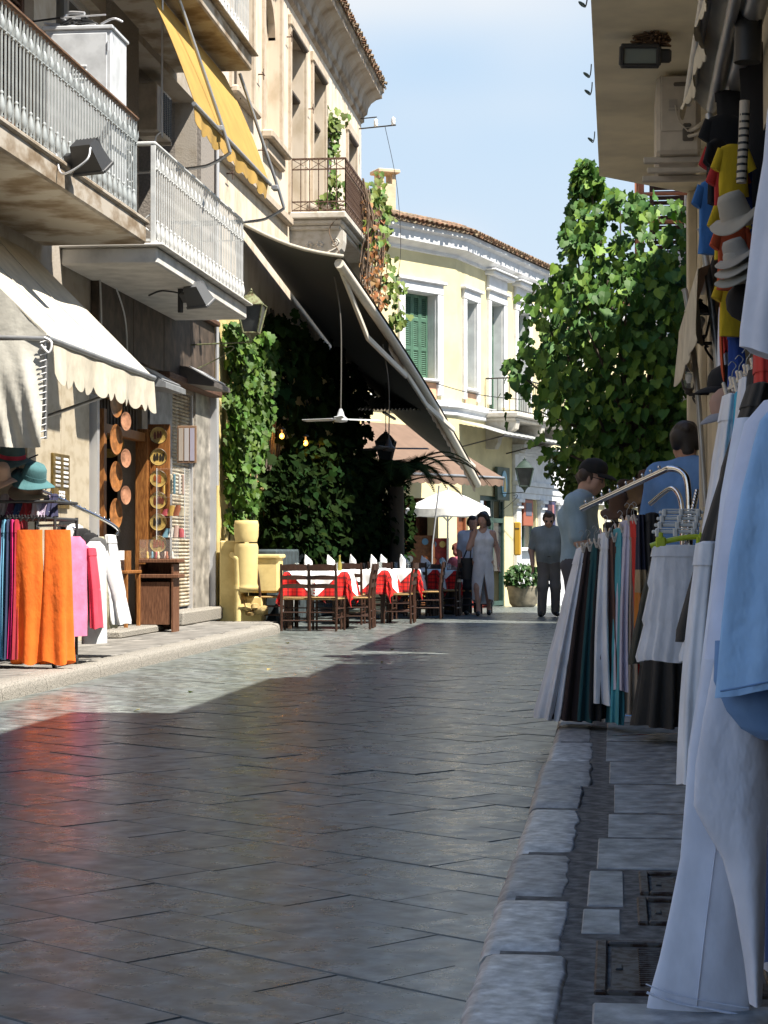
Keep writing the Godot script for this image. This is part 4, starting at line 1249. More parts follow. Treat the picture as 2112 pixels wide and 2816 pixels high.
func right_side():
	# the shaded shop building on the right with its overhanging balcony
	var X := 0.585
	var t := thing("shop_building", "cream shop building with plain overhanging balcony at the right edge", "building")
	part("wall", wall_panel(W(X, 0.0, -9.0), Vector3(0, 0, -1), Vector3(-1, 0, 0), 24.1, 6.15, [[2.0, 0.13, 7.5, 2.9], [12.5, 0.13, 20.2, 2.75]], 0.3), M.wall_d, t)
	var bx := MB.new()
	bx.box(W(4.6, 3.07, 15.25), Vector3(8.04, 6.14, 0.3))
	bx.box(W(4.6, 3.07, -9.15), Vector3(8.04, 6.14, 0.3))
	bx.box(W(8.5, 3.07, 3.0), Vector3(0.3, 6.14, 24.0))
	part("rear_walls", bx, M.wall_d, t)
	var rm := MB.new()
	rm.box(W(2.6, 1.5, 7.4), Vector3(0.1, 2.9, 8.2))
	rm.box(W(2.6, 1.5, -4.2), Vector3(0.1, 2.9, 6.2))
	rm.box(W(1.75, 2.95, 3.0), Vector3(1.7, 0.1, 23.6))
	for d in [3.4, 11.4, -7.2, -1.2]: rm.box(W(1.75, 1.5, d), Vector3(1.6, 2.8, 0.1))
	part("interior", rm, M.interior, t)
	var pil := MB.new()
	pil.bbox(W(X - 0.03, 1.9, 14.95), Vector3(0.07, 3.55, 0.34), 0.01)
	pil.bbox(W(X - 0.02, 1.9, 13.35), Vector3(0.05, 3.55, 0.22), 0.01)
	part("pilaster", pil, M.wall_d, t)
	var sl := MB.new()
	sl.poly(PackedVector2Array([Vector2(-0.125, -9.0), Vector2(X, -9.0), Vector2(X, 15.1), Vector2(-0.11, 14.28)]), Vector3(0, 3.70, 0), Vector3(1, 0, 0), Vector3(0, 0, -1), 0.22)
	var bal := part("balcony", sl, M.cream_d, t)
	var pw := MB.new()
	pw.box(W(-0.07, 4.42, 2.6), Vector3(0.10, 0.98, 23.2))
	pw.box(W(0.24, 4.42, 14.3), Vector3(0.66, 0.98, 0.1), Basis(Vector3.UP, 0.87))
	part("parapet", pw, M.cream_d, bal)
	var ro := MB.new()
	ro.box(W(0.27, 6.22, 1.2), Vector3(0.80, 0.14, 20.4))
	ro.box(W(4.6, 6.23, 3.0), Vector3(8.04, 0.14, 24.3))
	part("roof_slab", ro, M.cream_d, t)

	# low buildings beyond it, mostly behind the tree
	var X2 := 0.82
	var e := thing("white_house", "white rendered house with brown posted balcony behind the tree on the right", "building")
	part("wall", wall_panel(W(X2, 0, 20.0), Vector3(0, 0, -1), Vector3(-1, 0, 0), 8.3, 6.3, [[0.5, 0.1, 3.3, 2.7], [2.7, 4.3, 4.1, 6.0], [5.5, 4.3, 6.9, 6.0]], 0.3), M.white_c, e)
	var eb := MB.new()
	eb.box(W(4.9, 3.14, 20.05), Vector3(8.1, 6.28, 0.2))
	eb.box(W(4.9, 3.14, 28.4), Vector3(8.1, 6.28, 0.2))
	eb.box(W(8.9, 3.14, 24.2), Vector3(0.2, 6.28, 8.1))
	part("rear_walls", eb, M.white_c, e)
	var ei := MB.new()
	for q in [[20.4, 23.4, 1.4], [22.6, 24.2, 5.2], [25.4, 27.0, 5.2]]: ei.box(W(X2 + 0.9, q[2], (q[0] + q[1]) * 0.5), Vector3(0.1, 2.8 if q[2] < 2.0 else 1.9, q[1] - q[0]))
	part("interior", ei, M.interior, e)
	var er := MB.new()
	er.box(W(4.85, 6.36, 24.2), Vector3(8.3, 0.12, 8.6))
	part("roof_slab", er, M.white_c, e)
	var an := thing("low_annex", "unseen cream annex added to let sun onto the street tree", "building")  # added out of view; its low roof lets sun reach the tree
	var anm := MB.new()
	anm.bbox(W(5.2, 2.8, 18.65), Vector3(7.4, 5.6, 2.5), 0.02)
	anm.bbox(W(4.86, 3.14, 16.4), Vector3(8.08, 6.28, 2.0), 0.02)
	part("wall", anm, M.wall_d, an)
	var anr := MB.new()
	anr.bbox(W(5.2, 5.65, 18.67), Vector3(7.6, 0.1, 2.5), 0.02)
	part("roof_slab", anr, M.cream_d, an)
	var rust := mat("rust_paint", lin(0.42, 0.155, 0.075), 0.6, "paint", Vector3.ONE)
	var bs := MB.new()
	bs.bbox(W(0.53, 4.22, 24.3), Vector3(0.58, 0.14, 4.6), 0.02)
	var b2 := part("balcony", bs, M.white_c, e)
	for d in [22.1, 24.3, 26.5]:
		var pm := MB.new()
		pm.box(W(0.28, 5.25, d), Vector3(0.06, 1.92, 0.06))
		part("post", pm, rust, b2)
	var rl := MB.new()
	for y in [4.62, 4.92, 5.22]: rl.tube([W(0.28, y, 22.0), W(0.28, y, 26.6)], 0.022, 6)
	for y in [4.62, 4.92, 5.22]: rl.tube([W(0.28, y, 22.05), W(0.82, y, 22.05)], 0.022, 6)
	part("rails", rl, rust, b2)
	var shm := MB.new()
	for s in [-0.5, 0.5]: shm.box(W(0.58 + s * 0.34, 5.05, 23.2), Vector3(0.05, 1.4, 0.04))
	for i in 24: shm.box(W(0.58, 4.4 + i * 0.056, 23.2), Vector3(0.30, 0.045, 0.012), Basis(Vector3(1, 0, 0), 0.5))
	part("open_shutter", shm, mat("wood_shutter", lin(0.10, 0.045, 0.025), 0.6, "wood", Vector3(3, 3, 3)), e)

	var f := thing("tall_house", "unseen tall cream house beyond the cross alley, sized to shade the terrace", "building")  # out of view; height and length set by the shade it casts
	part("wall", wall_panel(W(1.25, -0.4, 29.9), Vector3(0, 0, -1), Vector3(-1, 0, 0), 5.4, 14.2, [[1.2, 0.5, 3.2, 3.2], [1.6, 5.0, 2.8, 7.2], [3.6, 5.0, 4.6, 7.2], [1.6, 9.0, 2.8, 11.2], [3.6, 9.0, 4.6, 11.2]], 0.35), M.yellow_c, f)
	var fb := MB.new()
	fb.box(W(5.3, 6.7, 29.95), Vector3(8.0, 14.18, 0.2))
	fb.box(W(5.3, 6.7, 35.2), Vector3(8.0, 14.18, 0.2))
	fb.box(W(9.2, 6.7, 32.6), Vector3(0.2, 14.18, 5.2))
	fb.box(W(2.3, 6.7, 32.6), Vector3(0.1, 14.0, 5.1))
	part("rear_walls", fb, M.yellow_c, f)
	var fr := MB.new()
	fr.box(W(5.2, 13.87, 32.6), Vector3(8.3, 0.12, 5.8))
	part("roof_slab", fr, M.white_c, f)

	var g := thing("end_house", "pale house closing the far end of the street, glimpsed behind the trees", "building")
	part("wall", wall_panel(W(0.2, -1.2, 84.0), Vector3(1, 0, 0), Vector3(0, 0, 1), 16.0, 9.6, [[1.2, 1.3, 2.4, 3.6], [4.0, 0.3, 5.4, 3.6], [7.0, 1.3, 8.2, 3.6], [1.2, 5.4, 2.4, 7.8], [4.2, 5.4, 5.4, 7.8], [7.0, 5.4, 8.2, 7.8]], 0.3), M.wall_d, g)
	var gb := MB.new()
	gb.box(W(8.2, 3.6, 84.6), Vector3(16.0, 9.6, 0.1))
	part("interior", gb, M.interior, g)
	var gr := MB.new()
	gr.bbox(W(8.2, 8.5, 88.0), Vector3(16.6, 0.2, 9.0), 0.03)
	part("roof_slab", gr, M.terracotta, g)

	# air conditioner under the balcony, seen from its end
	var ac := thing("air_conditioner", "beige air conditioner outdoor unit under the balcony at right, on wall brackets", "air conditioner", W(0.345, 3.245, 11.56))
	var am := MB.new()
	am.bbox(Vector3(0, 0.215, 0), Vector3(0.24, 0.43, 0.78), 0.02)
	part("casing", am, M.ac_plastic, ac)
	var ap := MB.new()
	ap.bbox(Vector3(0.0, 0.27, 0.394), Vector3(0.19, 0.30, 0.012), 0.004)
	part("end_panel", ap, M.ac_plastic, ac)
	var ah := MB.new()
	ah.bbox(Vector3(0.01, 0.375, 0.403), Vector3(0.075, 0.022, 0.012), 0.006)
	ah.bbox(Vector3(0.05, 0.10, 0.398), Vector3(0.06, 0.07, 0.02), 0.006)
	ah.bbox(Vector3(0.045, 0.15, 0.403), Vector3(0.045, 0.02, 0.02), 0.006)
	part("handle", ah, mat("ac_dark", lin(0.09, 0.08, 0.07), 0.7), ac)
	var al := MB.new()
	al.box(Vector3(-0.03, 0.27, 0.4022), Vector3(0.045, 0.045, 0.002))
	al.box(Vector3(-0.03, 0.235, 0.4022), Vector3(0.05, 0.012, 0.002))
	part("rating_plate", al, mat("plate_grey", lin(0.32, 0.30, 0.27), 0.6), ac)
	var bk := MB.new()
	for z in [-0.26, 0.30]:
		bk.bbox(Vector3(0.03, -0.02, z), Vector3(0.44, 0.035, 0.04), 0.006)
		bk.box(Vector3(0.225, -0.08, z), Vector3(0.03, 0.22, 0.04))
	bk.bbox(Vector3(0.03, -0.075, 0.30), Vector3(0.40, 0.03, 0.035), 0.006)
	part("bracket", bk, M.ac_plastic, ac)
	var pp := MB.new()
	pp.tube(arc([Vector3(0.06, 0.12, 0.40), Vector3(0.10, 0.13, 0.45), Vector3(0.17, 0.20, 0.40), Vector3(0.21, 0.24, 0.34)]), 0.013, 7)
	pp.tube(arc([Vector3(0.05, 0.09, 0.40), Vector3(0.10, 0.09, 0.46), Vector3(0.17, 0.15, 0.42), Vector3(0.21, 0.18, 0.36)]), 0.010, 7)
	pp.tube(arc([Vector3(-0.02, 0.26, 0.403), Vector3(0.0, 0.17, 0.43), Vector3(0.05, 0.11, 0.43)]), 0.004, 5)
	pp.tube(arc([Vector3(0.20, 0.0, 0.3), Vector3(0.19, -0.16, 0.36), Vector3(0.215, -0.28, 0.4)]), 0.012, 7)
	part("hose", pp, M.ac_plastic, ac)
	# floodlight fixed under the balcony with a bird's nest on its back
	var fl := floodlight("floodlight", W(0.125, 3.585, 10.35), 0.12, 0.18, "black floodlight under the right balcony with a bird nest on top", M.black_metal)
	var ne := MB.new()
	for k in 70:
		var a := rnd(0, TAU)
		var r := rnd(0.02, 0.055)
		var p := Vector3(0.06 + cos(a) * r, 0.10 + rnd(-0.03, 0.03), -0.06 + sin(a) * r)
		ne.col = Color(0.16, 0.10, 0.06) * rnd(0.6, 1.5)
		ne.tube([p, p + Vector3(-sin(a) * 0.09, rnd(-0.02, 0.02), cos(a) * 0.09)], 0.006, 4)
	ne.lathe([[0.02, 0.03], [0.045, 0.06], [0.05, 0.11], [0.03, 0.118], [0.01, 0.1]], 10, Vector3(0.06, 0, -0.06))
	single("bird_nest", ne, mat("nest", Color(1, 1, 1), 0.95, "", Vector3.ONE, "", 0.0, {"vc": 1}), "round brown mud and twig bird nest behind the floodlight", "nest", "", W(0.125, 3.575, 10.33))
	# bulb holders of a light string along the balcony edge
	var i := 0
	for d in [9.85, 11.32, 11.75, 13.12]:
		var h := thing("bulb_holder", ["nearest green bulb holder on the edge of the right balcony", "second green bulb holder on the edge of the right balcony", "third green bulb holder on the edge of the right balcony", "farthest green bulb holder on the edge of the right balcony"][i], "bulb holder", W(-0.14, 3.72, d), 0.0, "bulb holders along the balcony edge")
		var hm := MB.new()
		hm.lathe([[0.007, -0.012], [0.010, 0.0], [0.008, 0.016], [0.003, 0.026]], 9, Vector3(-0.014, 0.0, 0), false, Basis(Vector3(0, 0, 1), 0.9))
		part("socket", hm, mat("string_green", lin(0.05, 0.08, 0.065), 0.6), h)
		var wm := MB.new()
		wm.tube(arc([Vector3(-0.01, 0.006, 0.0), Vector3(-0.012, -0.015, 0.03), Vector3(0.0, -0.028, 0.07), Vector3(0.008, -0.012, 0.12), Vector3(0.012, 0.012, 0.2)]), 0.0035, 5)
		part("wire", wm, M.string_green, h)
		i += 1
	# retracted awnings of the clothes shop
	var a1 := thing("retracted_awning", "nearer retracted awning with a cream scalloped edge, top right under the balcony", "awning", Vector3.ZERO, 0.0, "retracted awnings of the clothes shop")
	valance(a1, W(0.325, 3.12, 9.35), W(0.325, 3.12, 4.6), 0.085, M.canvas_cream, 0.11)
	var a1m := MB.new()
	a1m.tube([W(0.335, 3.13, 9.35), W(0.335, 3.13, 4.6)], 0.026, 8)
	a1m.tube([W(0.50, 3.05, 9.1), W(0.50, 3.05, 4.6)], 0.05, 10)
	a1m.tube([W(0.42, 3.02, 9.0), W(0.42, 3.02, 6.2)], 0.024, 8)
	part("roller_and_bar", a1m, M.steel, a1)
	var a1r := MB.new()
	a1r.grid([PackedVector3Array([W(0.335, 3.15, 9.3), W(0.335, 3.15, 4.6)]), PackedVector3Array([W(0.42, 3.06, 9.3), W(0.42, 3.06, 4.6)]), PackedVector3Array([W(0.50, 3.10, 9.3), W(0.50, 3.10, 4.6)])])
	part("fabric", a1r, M.canvas_cream, a1)
	var a2 := thing("retracted_awning", "farther retracted awning hanging in tan folds beside the wall lamps", "awning", Vector3.ZERO, 0.0, "retracted awnings of the clothes shop")
	var fm := MB.new()
	fm.grid([PackedVector3Array([W(0.545, 2.76, 12.9), W(0.545, 2.76, 9.9)]), PackedVector3Array([W(0.50, 2.62, 12.9), W(0.50, 2.62, 9.9)]), PackedVector3Array([W(0.455, 2.46, 12.9), W(0.455, 2.46, 9.9)]), PackedVector3Array([W(0.40, 2.44, 12.9), W(0.40, 2.44, 9.9)])])
	part("fabric", fm, M.canvas_tan, a2)
	valance(a2, W(0.395, 2.45, 12.9), W(0.395, 2.45, 9.9), 0.36, M.canvas_cream, 0.5)
	var rm2 := MB.new()
	rm2.tube([W(0.55, 2.74, 13.0), W(0.55, 2.74, 9.9)], 0.045, 12)
	part("roller", rm2, M.alu, a2)
	for d in [10.3, 12.7]:
		var arm := MB.new()
		arm.tube(arc([W(0.42, 2.70, d), W(0.44, 2.62, d), W(0.50, 2.1, d), W(0.55, 1.35, d)]), 0.018, 8)
		part("arm", arm, M.steel, a2)
	# two wall lanterns on scrolled brackets
	lantern("wall_lantern", W(0.478, 2.30, 11.7), 0.125, "nearer black wall lantern with a white bulb, beside the hanging shirts", M.iron, M.glass, true, W(0.585, 2.28, 11.7))
	lantern("wall_lantern", W(0.480, 2.15, 13.6), 0.115, "farther black wall lantern in front of the dark tree", M.iron, M.glass, true, W(0.585, 2.12, 13.6))

func valance(parent: Node, a: Vector3, b: Vector3, h: float, m: Material, w: float, kind := 0):
	# a hanging strip with a scalloped lower edge and soft waves
	var u := b - a
	var L := u.length()
	u /= L
	var nrm := u.cross(Vector3.UP).normalized()
	var n := int(L / w) * 8
	var rows := []
	for r in 6:
		var f := r / 5.0
		var row := PackedVector3Array()
		for k in n + 1:
			var s := float(k) / n
			var sc := absf(sin(PI * s * L / w))
			var hh := h * (0.76 + 0.24 * pow(sc, 0.6))
			row.append(a + u * (s * L) + Vector3.DOWN * hh * f + nrm * (sin(s * L * 9.0) * 0.02 + sin(s * L * 3.7 + 1.0) * 0.018) * f)
		rows.append(row)
	var back := []
	for r in rows:
		var row := PackedVector3Array()
		for p in r: row.append(p - nrm * 0.004)
		row.reverse()
		back.append(row)
	var mb := MB.new()
	mb.grid(rows)
	mb.grid(back)
	part("valance", mb, m, parent)

func floodlight(called: String, at: Vector3, yaw: float, w: float, label: String, m: Material, pitch := 0.25) -> Node3D:
	var t := thing(called, label, "floodlight", at, yaw)
	var b := Basis(Vector3(1, 0, 0), pitch)
	var h := w * 0.55
	var mb := MB.new()
	# finned housing tapering to the back, square front frame
	var f := [Vector3(-w, -h * 0.5, 0), Vector3(w, -h * 0.5, 0), Vector3(w, h * 0.5, 0), Vector3(-w, h * 0.5, 0)]
	var k := [Vector3(-w * 0.7, -h * 0.3, -w * 0.8), Vector3(w * 0.7, -h * 0.3, -w * 0.8), Vector3(w * 0.7, h * 0.4, -w * 0.8), Vector3(-w * 0.7, h * 0.4, -w * 0.8)]
	for q in 4:
		f[q] = b * (f[q] * Vector3(0.5, 1, 1)); k[q] = b * (k[q] * Vector3(0.5, 1, 1))
	for q in 4: mb.quad(k[q], k[(q + 1) % 4], f[(q + 1) % 4], f[q])
	mb.quad(k[3], k[2], k[1], k[0])
	for q in 7:
		mb.box(b * Vector3(lerpf(-w * 0.36, w * 0.36, q / 6.0), h * 0.46, -w * 0.42), Vector3(0.006, 0.025, w * 0.75), b)
	part("housing", mb, m, t)
	var fr := MB.new()
	for s in [-1, 1]:
		fr.bbox(b * Vector3(0, s * h * 0.5, 0.01), Vector3(w * 1.08, 0.025, 0.03), 0.006, b)
		fr.bbox(b * Vector3(s * w * 0.52, 0, 0.01), Vector3(0.025, h * 0.98, 0.03), 0.006, b)
	part("frame", fr, m, t)
	var g := MB.new()
	g.box(b * Vector3(0, 0, 0.006), Vector3(w * 0.98, h * 0.92, 0.006), b)
	part("lens", g, mat("flood_lens", lin(0.20, 0.24, 0.23), 0.2), t)
	var yk := MB.new()
	yk.bbox(b * Vector3(w * 0.62, 0, -w * 0.3), Vector3(0.10, 0.07, 0.12), 0.01, b)
	part("junction_box", yk, m, t)
	return t

func lantern(called: String, at: Vector3, w: float, label: String, m: Material, gm: Material, bulb: bool, wall := Vector3.ZERO, group := "") -> Node3D:
	# at = bottom centre; four tapering panes, pyramidal cap with finial
	var t := thing(called, label, "lantern", at, 0.0, group)
	var h := w * 1.05
	var a := w * 0.27
	var c := w * 0.5
	var cap := MB.new()
	cap.lathe([[c * 1.28, h], [c * 1.36, h + 0.012], [c * 1.2, h + w * 0.10], [c * 0.72, h + w * 0.32], [c * 0.40, h + w * 0.42], [c * 0.26, h + w * 0.46], [c * 0.32, h + w * 0.50], [0.012, h + w * 0.54], [0.02, h + w * 0.60], [0.001, h + w * 0.68]], 4 if w > 0.26 else 8, Vector3.ZERO, true, Basis(Vector3.UP, PI / 4))
	part("cap", cap, m, t)
	var fr := MB.new()
	for k in 4:
		var e0 := Vector3(1 if k in [0, 3] else -1, 0, 1 if k < 2 else -1)
		fr.tube([e0 * a, e0 * c + Vector3.UP * h], 0.003 + w * 0.03, 5)
		var e1 := Vector3(1 if (k + 1) % 4 in [0, 3] else -1, 0, 1 if (k + 1) % 4 < 2 else -1)
		fr.tube([e0 * a, e1 * a], 0.002 + w * 0.03, 5)
		fr.tube([e0 * c + Vector3.UP * h, e1 * c + Vector3.UP * h], 0.002 + w * 0.03, 5)
	fr.lathe([[0.01, -w * 0.35], [0.03, -w * 0.22], [a * 0.8, -0.02], [a * 1.1, 0.0]], 8, Vector3.ZERO)
	part("frame", fr, m, t)
	for k in 4:
		var e0 := Vector3(1 if k in [0, 3] else -1, 0, 1 if k < 2 else -1)
		var e1 := Vector3(1 if (k + 1) % 4 in [0, 3] else -1, 0, 1 if (k + 1) % 4 < 2 else -1)
		var g := MB.new()
		g.quad(e0 * a * 0.96, e1 * a * 0.96, e1 * c * 0.96 + Vector3.UP * h, e0 * c * 0.96 + Vector3.UP * h)
		part("pane", g, gm, t)
	if bulb:
		var bm := MB.new()
		bm.lathe([[w * 0.1, w * 0.3], [w * 0.13, w * 0.42], [w * 0.24, w * 0.66], [w * 0.24, w * 0.78], [w * 0.12, w * 0.9], [0.001, w * 0.93]], 10, Vector3.ZERO)
		part("bulb", bm, M.linen, t)
		var bs := MB.new()
		bs.lathe([[w * 0.12, 0.0], [w * 0.12, w * 0.32]], 8, Vector3.ZERO)
		part("socket", bs, m, t)
	if wall != Vector3.ZERO:
		var v := wall - at
		var bm := MB.new()
		bm.tube([Vector3(0, -w * 0.33, 0), Vector3(v.x, -w * 0.33, v.z)], 0.011, 6)
		bm.tube(arc([Vector3(v.x, -w * 1.4, v.z), Vector3(v.x * 0.6, -w * 1.0, v.z * 0.6), Vector3(v.x * 0.3, -w * 0.6, v.z * 0.3), Vector3(v.x * 0.3, -w * 0.45, v.z * 0.3), Vector3(v.x * 0.45, -w * 0.5, v.z * 0.45)]), 0.008, 6)
		bm.bbox(Vector3(v.x, -w * 0.8, v.z), Vector3(0.03, w * 1.6, 0.06), 0.006)
		part("bracket", bm, m, t)
	return t

func drape_point(u: float, v: float, a: float, off: float) -> Vector3:
	# where a flat cloth point falls when laid over a table of half-width a
	var ou := maxf(absf(u) - a, 0.0) * signf(u)
	var ov := maxf(absf(v) - a, 0.0) * signf(v)
	var o := Vector2(ou, ov)
	var L := o.length()
	var p := Vector3(clampf(u, -a, a), 0.0, clampf(v, -a, a))
	if L < 0.0001: return p + Vector3.UP * off
	var dir := o / L
	var along := u if absf(ov) > absf(ou) else v
	var fold := sin(along * 21.0 + signf(u) * 1.3 + signf(v)) * 0.028 + sin(along * 9.0 + 2.0) * 0.02
	if absf(ou) > 0.01 and absf(ov) > 0.01: fold += 0.03 * sin(atan2(ov, ou) * 10.0)
	var out := 0.02 + 0.14 * L + fold * smoothstep(0.02, 0.22, L)
	var drop := L * 0.985 - 0.012 * (1.0 - exp(-L * 60.0))
	return p + Vector3(dir.x, 0, dir.y) * (out * smoothstep(0.0, 0.05, L) + off) + Vector3.DOWN * maxf(drop - 0.0, 0.0) + Vector3.UP * (off if L < 0.03 else 0.0)

func cloth_grid(a: float, half: float, rot: float, off: float, n: int, bow := 0.0) -> MB:
	var rows := []
	var back := []
	for i in n + 1:
		var row := PackedVector3Array()
		for j in n + 1:
			var q := Vector2((2.0 * j / n - 1.0) * half, (2.0 * i / n - 1.0) * half).rotated(rot)
			row.append(drape_point(q.x, q.y, a, off))
		rows.append(row)
	rows.reverse()
	var m := MB.new()
	m.grid(rows)
	return m

func chair_parts() -> Node3D:
	# ladder-back taverna chair, facing +z (its back towards -z)
	var t := thing("taverna_chair", "dark ladder-back taverna chair with rush seat at the left front corner of the nearest table", "chair", Vector3.ZERO, 0.0, "dark rush-seated chairs of the terrace")
	var seat := MB.new()
	var rows := []
	for i in 7:
		var row := PackedVector3Array()
		for j in 9:
			var x := lerpf(-0.205, 0.205, j / 8.0)
			var z := lerpf(0.205, -0.19, i / 6.0)
			row.append(Vector3(x * (1.0 if z > 0 else 0.94), 0.452 - 0.012 * cos(x * 7.0) * cos(z * 7.0), z))
		rows.append(row)
	seat.grid(rows)
	seat.bbox(Vector3(0, 0.432, 0.005), Vector3(0.41, 0.03, 0.39), 0.012)
	part("seat", seat, M.rush, t)
	for s in [-1, 1]:
		var rl := MB.new()
		rl.tube([Vector3(s * 0.185, 0, -0.205), Vector3(s * 0.185, 0.45, -0.19), Vector3(s * 0.185, 0.70, -0.215), Vector3(s * 0.185, 0.90, -0.25)], [0.017, 0.020, 0.019, 0.015], 8)
		part("leg", rl, M.wood_chair, t)
		var fl := MB.new()
		fl.tube([Vector3(s * 0.195, 0, 0.195), Vector3(s * 0.19, 0.47, 0.19)], [0.016, 0.020], 8)
		part("leg", fl, M.wood_chair, t)
	for q in [[0.60, -0.205, 0.05], [0.715, -0.222, 0.05], [0.85, -0.243, 0.075]]:
		var sm := MB.new()
		var g := []
		for k in 2:
			var row := PackedVector3Array()
			for i in 9:
				var x := lerpf(-0.178, 0.178, i / 8.0)
				row.append(Vector3(x, q[0] + (0.5 - k) * q[2] + (0.012 * cos(x * 9.0) if k == 0 else 0.0), q[1] - 0.014 * cos(x * 8.0)))
			g.append(row)
		g.reverse()
		sm.grid(g)
		for r in g: r.reverse()
		for r in g:
			for i in r.size(): r[i] += Vector3(0, 0, -0.014)
		sm.grid(g)
		part("slat", sm, M.wood_chair, t)
	for q in [[0.14, -0.2, 0], [0.25, -0.197, 0], [0.16, 0.193, 0], [0.30, 0.193, 0], [0.18, 0.19, 1], [0.30, 0.19, 1], [0.18, -0.19, 1], [0.30, -0.19, 1]]:
		var st := MB.new()
		if q[2] == 0: st.tube([Vector3(-0.185, q[0], q[1]), Vector3(0.185, q[0], q[1])], 0.010, 6)
		else: st.tube([Vector3(q[1], q[0], -0.2), Vector3(q[1], q[0], 0.19)], 0.010, 6)
		part("stretcher", st, M.wood_chair, t)
	return t

func restaurant():
	# big terrace awning on folding arms, falling towards the far end
	var aw := thing("terrace_awning", "long dark terrace awning on cream folding arms over the restaurant tables", "awning")
	var rows := []
	var under := []
	for k in 17:
		var f := k / 16.0
		var d := 30.0 + 14.0 * f
		var row := PackedVector3Array()
		for j in 9:
			var g := j / 8.0
			var a := Vector3(-5.55, 5.95 - 1.2 * f, -(29.6 + 14.4 * f))
			var b := Vector3(-4.02 + 1.12 * f, 5.45 - 2.85 * f + 0.16 * sin(PI * f), -d)
			row.append(a.lerp(b, g) + Vector3.DOWN * 0.10 * sin(PI * g))
		rows.append(row)
	var fm := MB.new()
	fm.grid(rows)
	for r in rows:
		var q := PackedVector3Array()
		for p in r: q.append(p + Vector3.DOWN * 0.006)
		q.reverse()
		under.append(q)
	fm.grid(under)
	part("fabric", fm, M.canvas_dark, aw)
	var bar := MB.new()
	var bp := []
	for k in 17: bp.append(rows[k][8] + Vector3(-0.07, -0.09, 0))
	bar.tube(bp, 0.075, 10)
	part("front_bar", bar, mat("bar_cream", lin(0.62, 0.57, 0.48), 0.5), aw)
	var ed := MB.new()
	var ep := []
	for j in 9: ep.append(rows[0][j] + Vector3(0, 0.01, 0.02))
	ed.tube(ep, 0.03, 6)
	part("edge_hem", ed, mat("hem_beige", lin(0.38, 0.35, 0.29), 0.9), aw)
	for q in [[W(-4.10, 5.30, 30.3), W(-3.98, 4.52, 32.6), W(-3.62, 4.12, 35.2)], [W(-3.75, 4.35, 35.4), W(-3.45, 3.75, 37.2), W(-3.15, 3.45, 39.8)], [W(-3.5, 3.7, 39.0), W(-3.3, 3.25, 41.0), W(-2.97, 2.85, 43.0)]]:
		for s in 2:
			var am := MB.new()
			var v: Vector3 = q[s + 1] - q[s]
			var z := v.normalized()
			var x := z.cross(Vector3.UP).normalized()
			am.bbox((q[s] + q[s + 1]) * 0.5, Vector3(0.05, 0.11, v.length()), 0.015, Basis(x, z.cross(x) * -1.0, -z))
			part("folding_arm", am, M.bar_cream, aw)
	var vb := MB.new()
	var vr := []
	for r in 3:
		var row := PackedVector3Array()
		for k in 121:
			var f := lerpf(0.30, 1.0, k / 120.0)
			var b := Vector3(-4.02 + 1.12 * f, 5.45 - 2.85 * f + 0.16 * sin(PI * f), -(30.0 + 14.0 * f))
			row.append(b + Vector3(-0.13 + 0.008 * sin(k * 0.9), -0.10 - (0.07 + 0.02 * absf(sin(k * 0.6))) * r, 0))
		vr.append(row)
	vb.grid(vr)
	part("valance", vb, M.canvas_tan, aw)

	# tables with plaid and white cloths; chairs
	var c0 := chair_parts()
	var tabs := [[-4.12, 28.15, 0.03], [-3.78, 30.35, -0.04], [-3.55, 32.35, 0.05], [-3.40, 34.35, 0.0], [-3.22, 36.3, 0.04], [-3.12, 38.3, -0.05]]
	var where := ["first", "second", "third", "fourth", "fifth", "last"]
	var t0: Node3D
	var pc: Node3D
	var wc: Node3D
	var chair_first := true
	for i in tabs.size():
		var q: Array = tabs[i]
		var y: float = gy(q[1])
		var at := W(q[0], y, q[1])
		var l0: String = "wooden restaurant table, %s from the camera in the terrace row" % where[i]
		var l1: String = "red plaid tablecloth on the %s terrace table from the camera" % where[i]
		var l2: String = "white overcloth turned diagonally on the %s terrace table from the camera" % where[i]
		if i == 0:
			t0 = thing("restaurant_table", l0, "table", at, q[2], "terrace tables")
			var tm := MB.new()
			tm.bbox(Vector3(0, 0.755, 0), Vector3(0.84, 0.035, 0.84), 0.008)
			tm.box(Vector3(0, 0.69, 0), Vector3(0.74, 0.09, 0.74))
			part("tabletop", tm, M.wood_dark, t0)
			for sx in [-1, 1]:
				for sz in [-1, 1]:
					var lm := MB.new()
					lm.bbox(Vector3(sx * 0.36, 0.32, sz * 0.36), Vector3(0.055, 0.64, 0.055), 0.006)
					part("leg", lm, M.wood_dark, t0)
			pc = single("plaid_tablecloth", cloth_grid(0.425, 0.78, 0.0, 0.004, 44), M.plaid, l1, "tablecloth", "plaid cloths of the terrace tables", at + Vector3.UP * 0.776)
			pc.rotation.y = q[2]
			wc = single("white_overcloth", cloth_grid(0.425, 0.56, PI / 4, 0.014, 36), M.linen, l2, "tablecloth", "white overcloths of the terrace tables", at + Vector3.UP * 0.778)
			wc.rotation.y = q[2]
		else:
			again(t0, l0, at, q[2])
			again(pc, l1, at + Vector3.UP * 0.776, q[2])
			again(wc, l2, at + Vector3.UP * 0.778, q[2])
	var spots := []      # x, d, turn (0 faces the camera), label
	spots.append([-4.29, 27.28, PI + 0.02, "dark ladder-back taverna chair with rush seat at the left front corner of the nearest table"])
	spots.append([-3.88, 27.25, PI - 0.12, "dark ladder-back taverna chair turned a little, at the right front corner of the nearest table"])
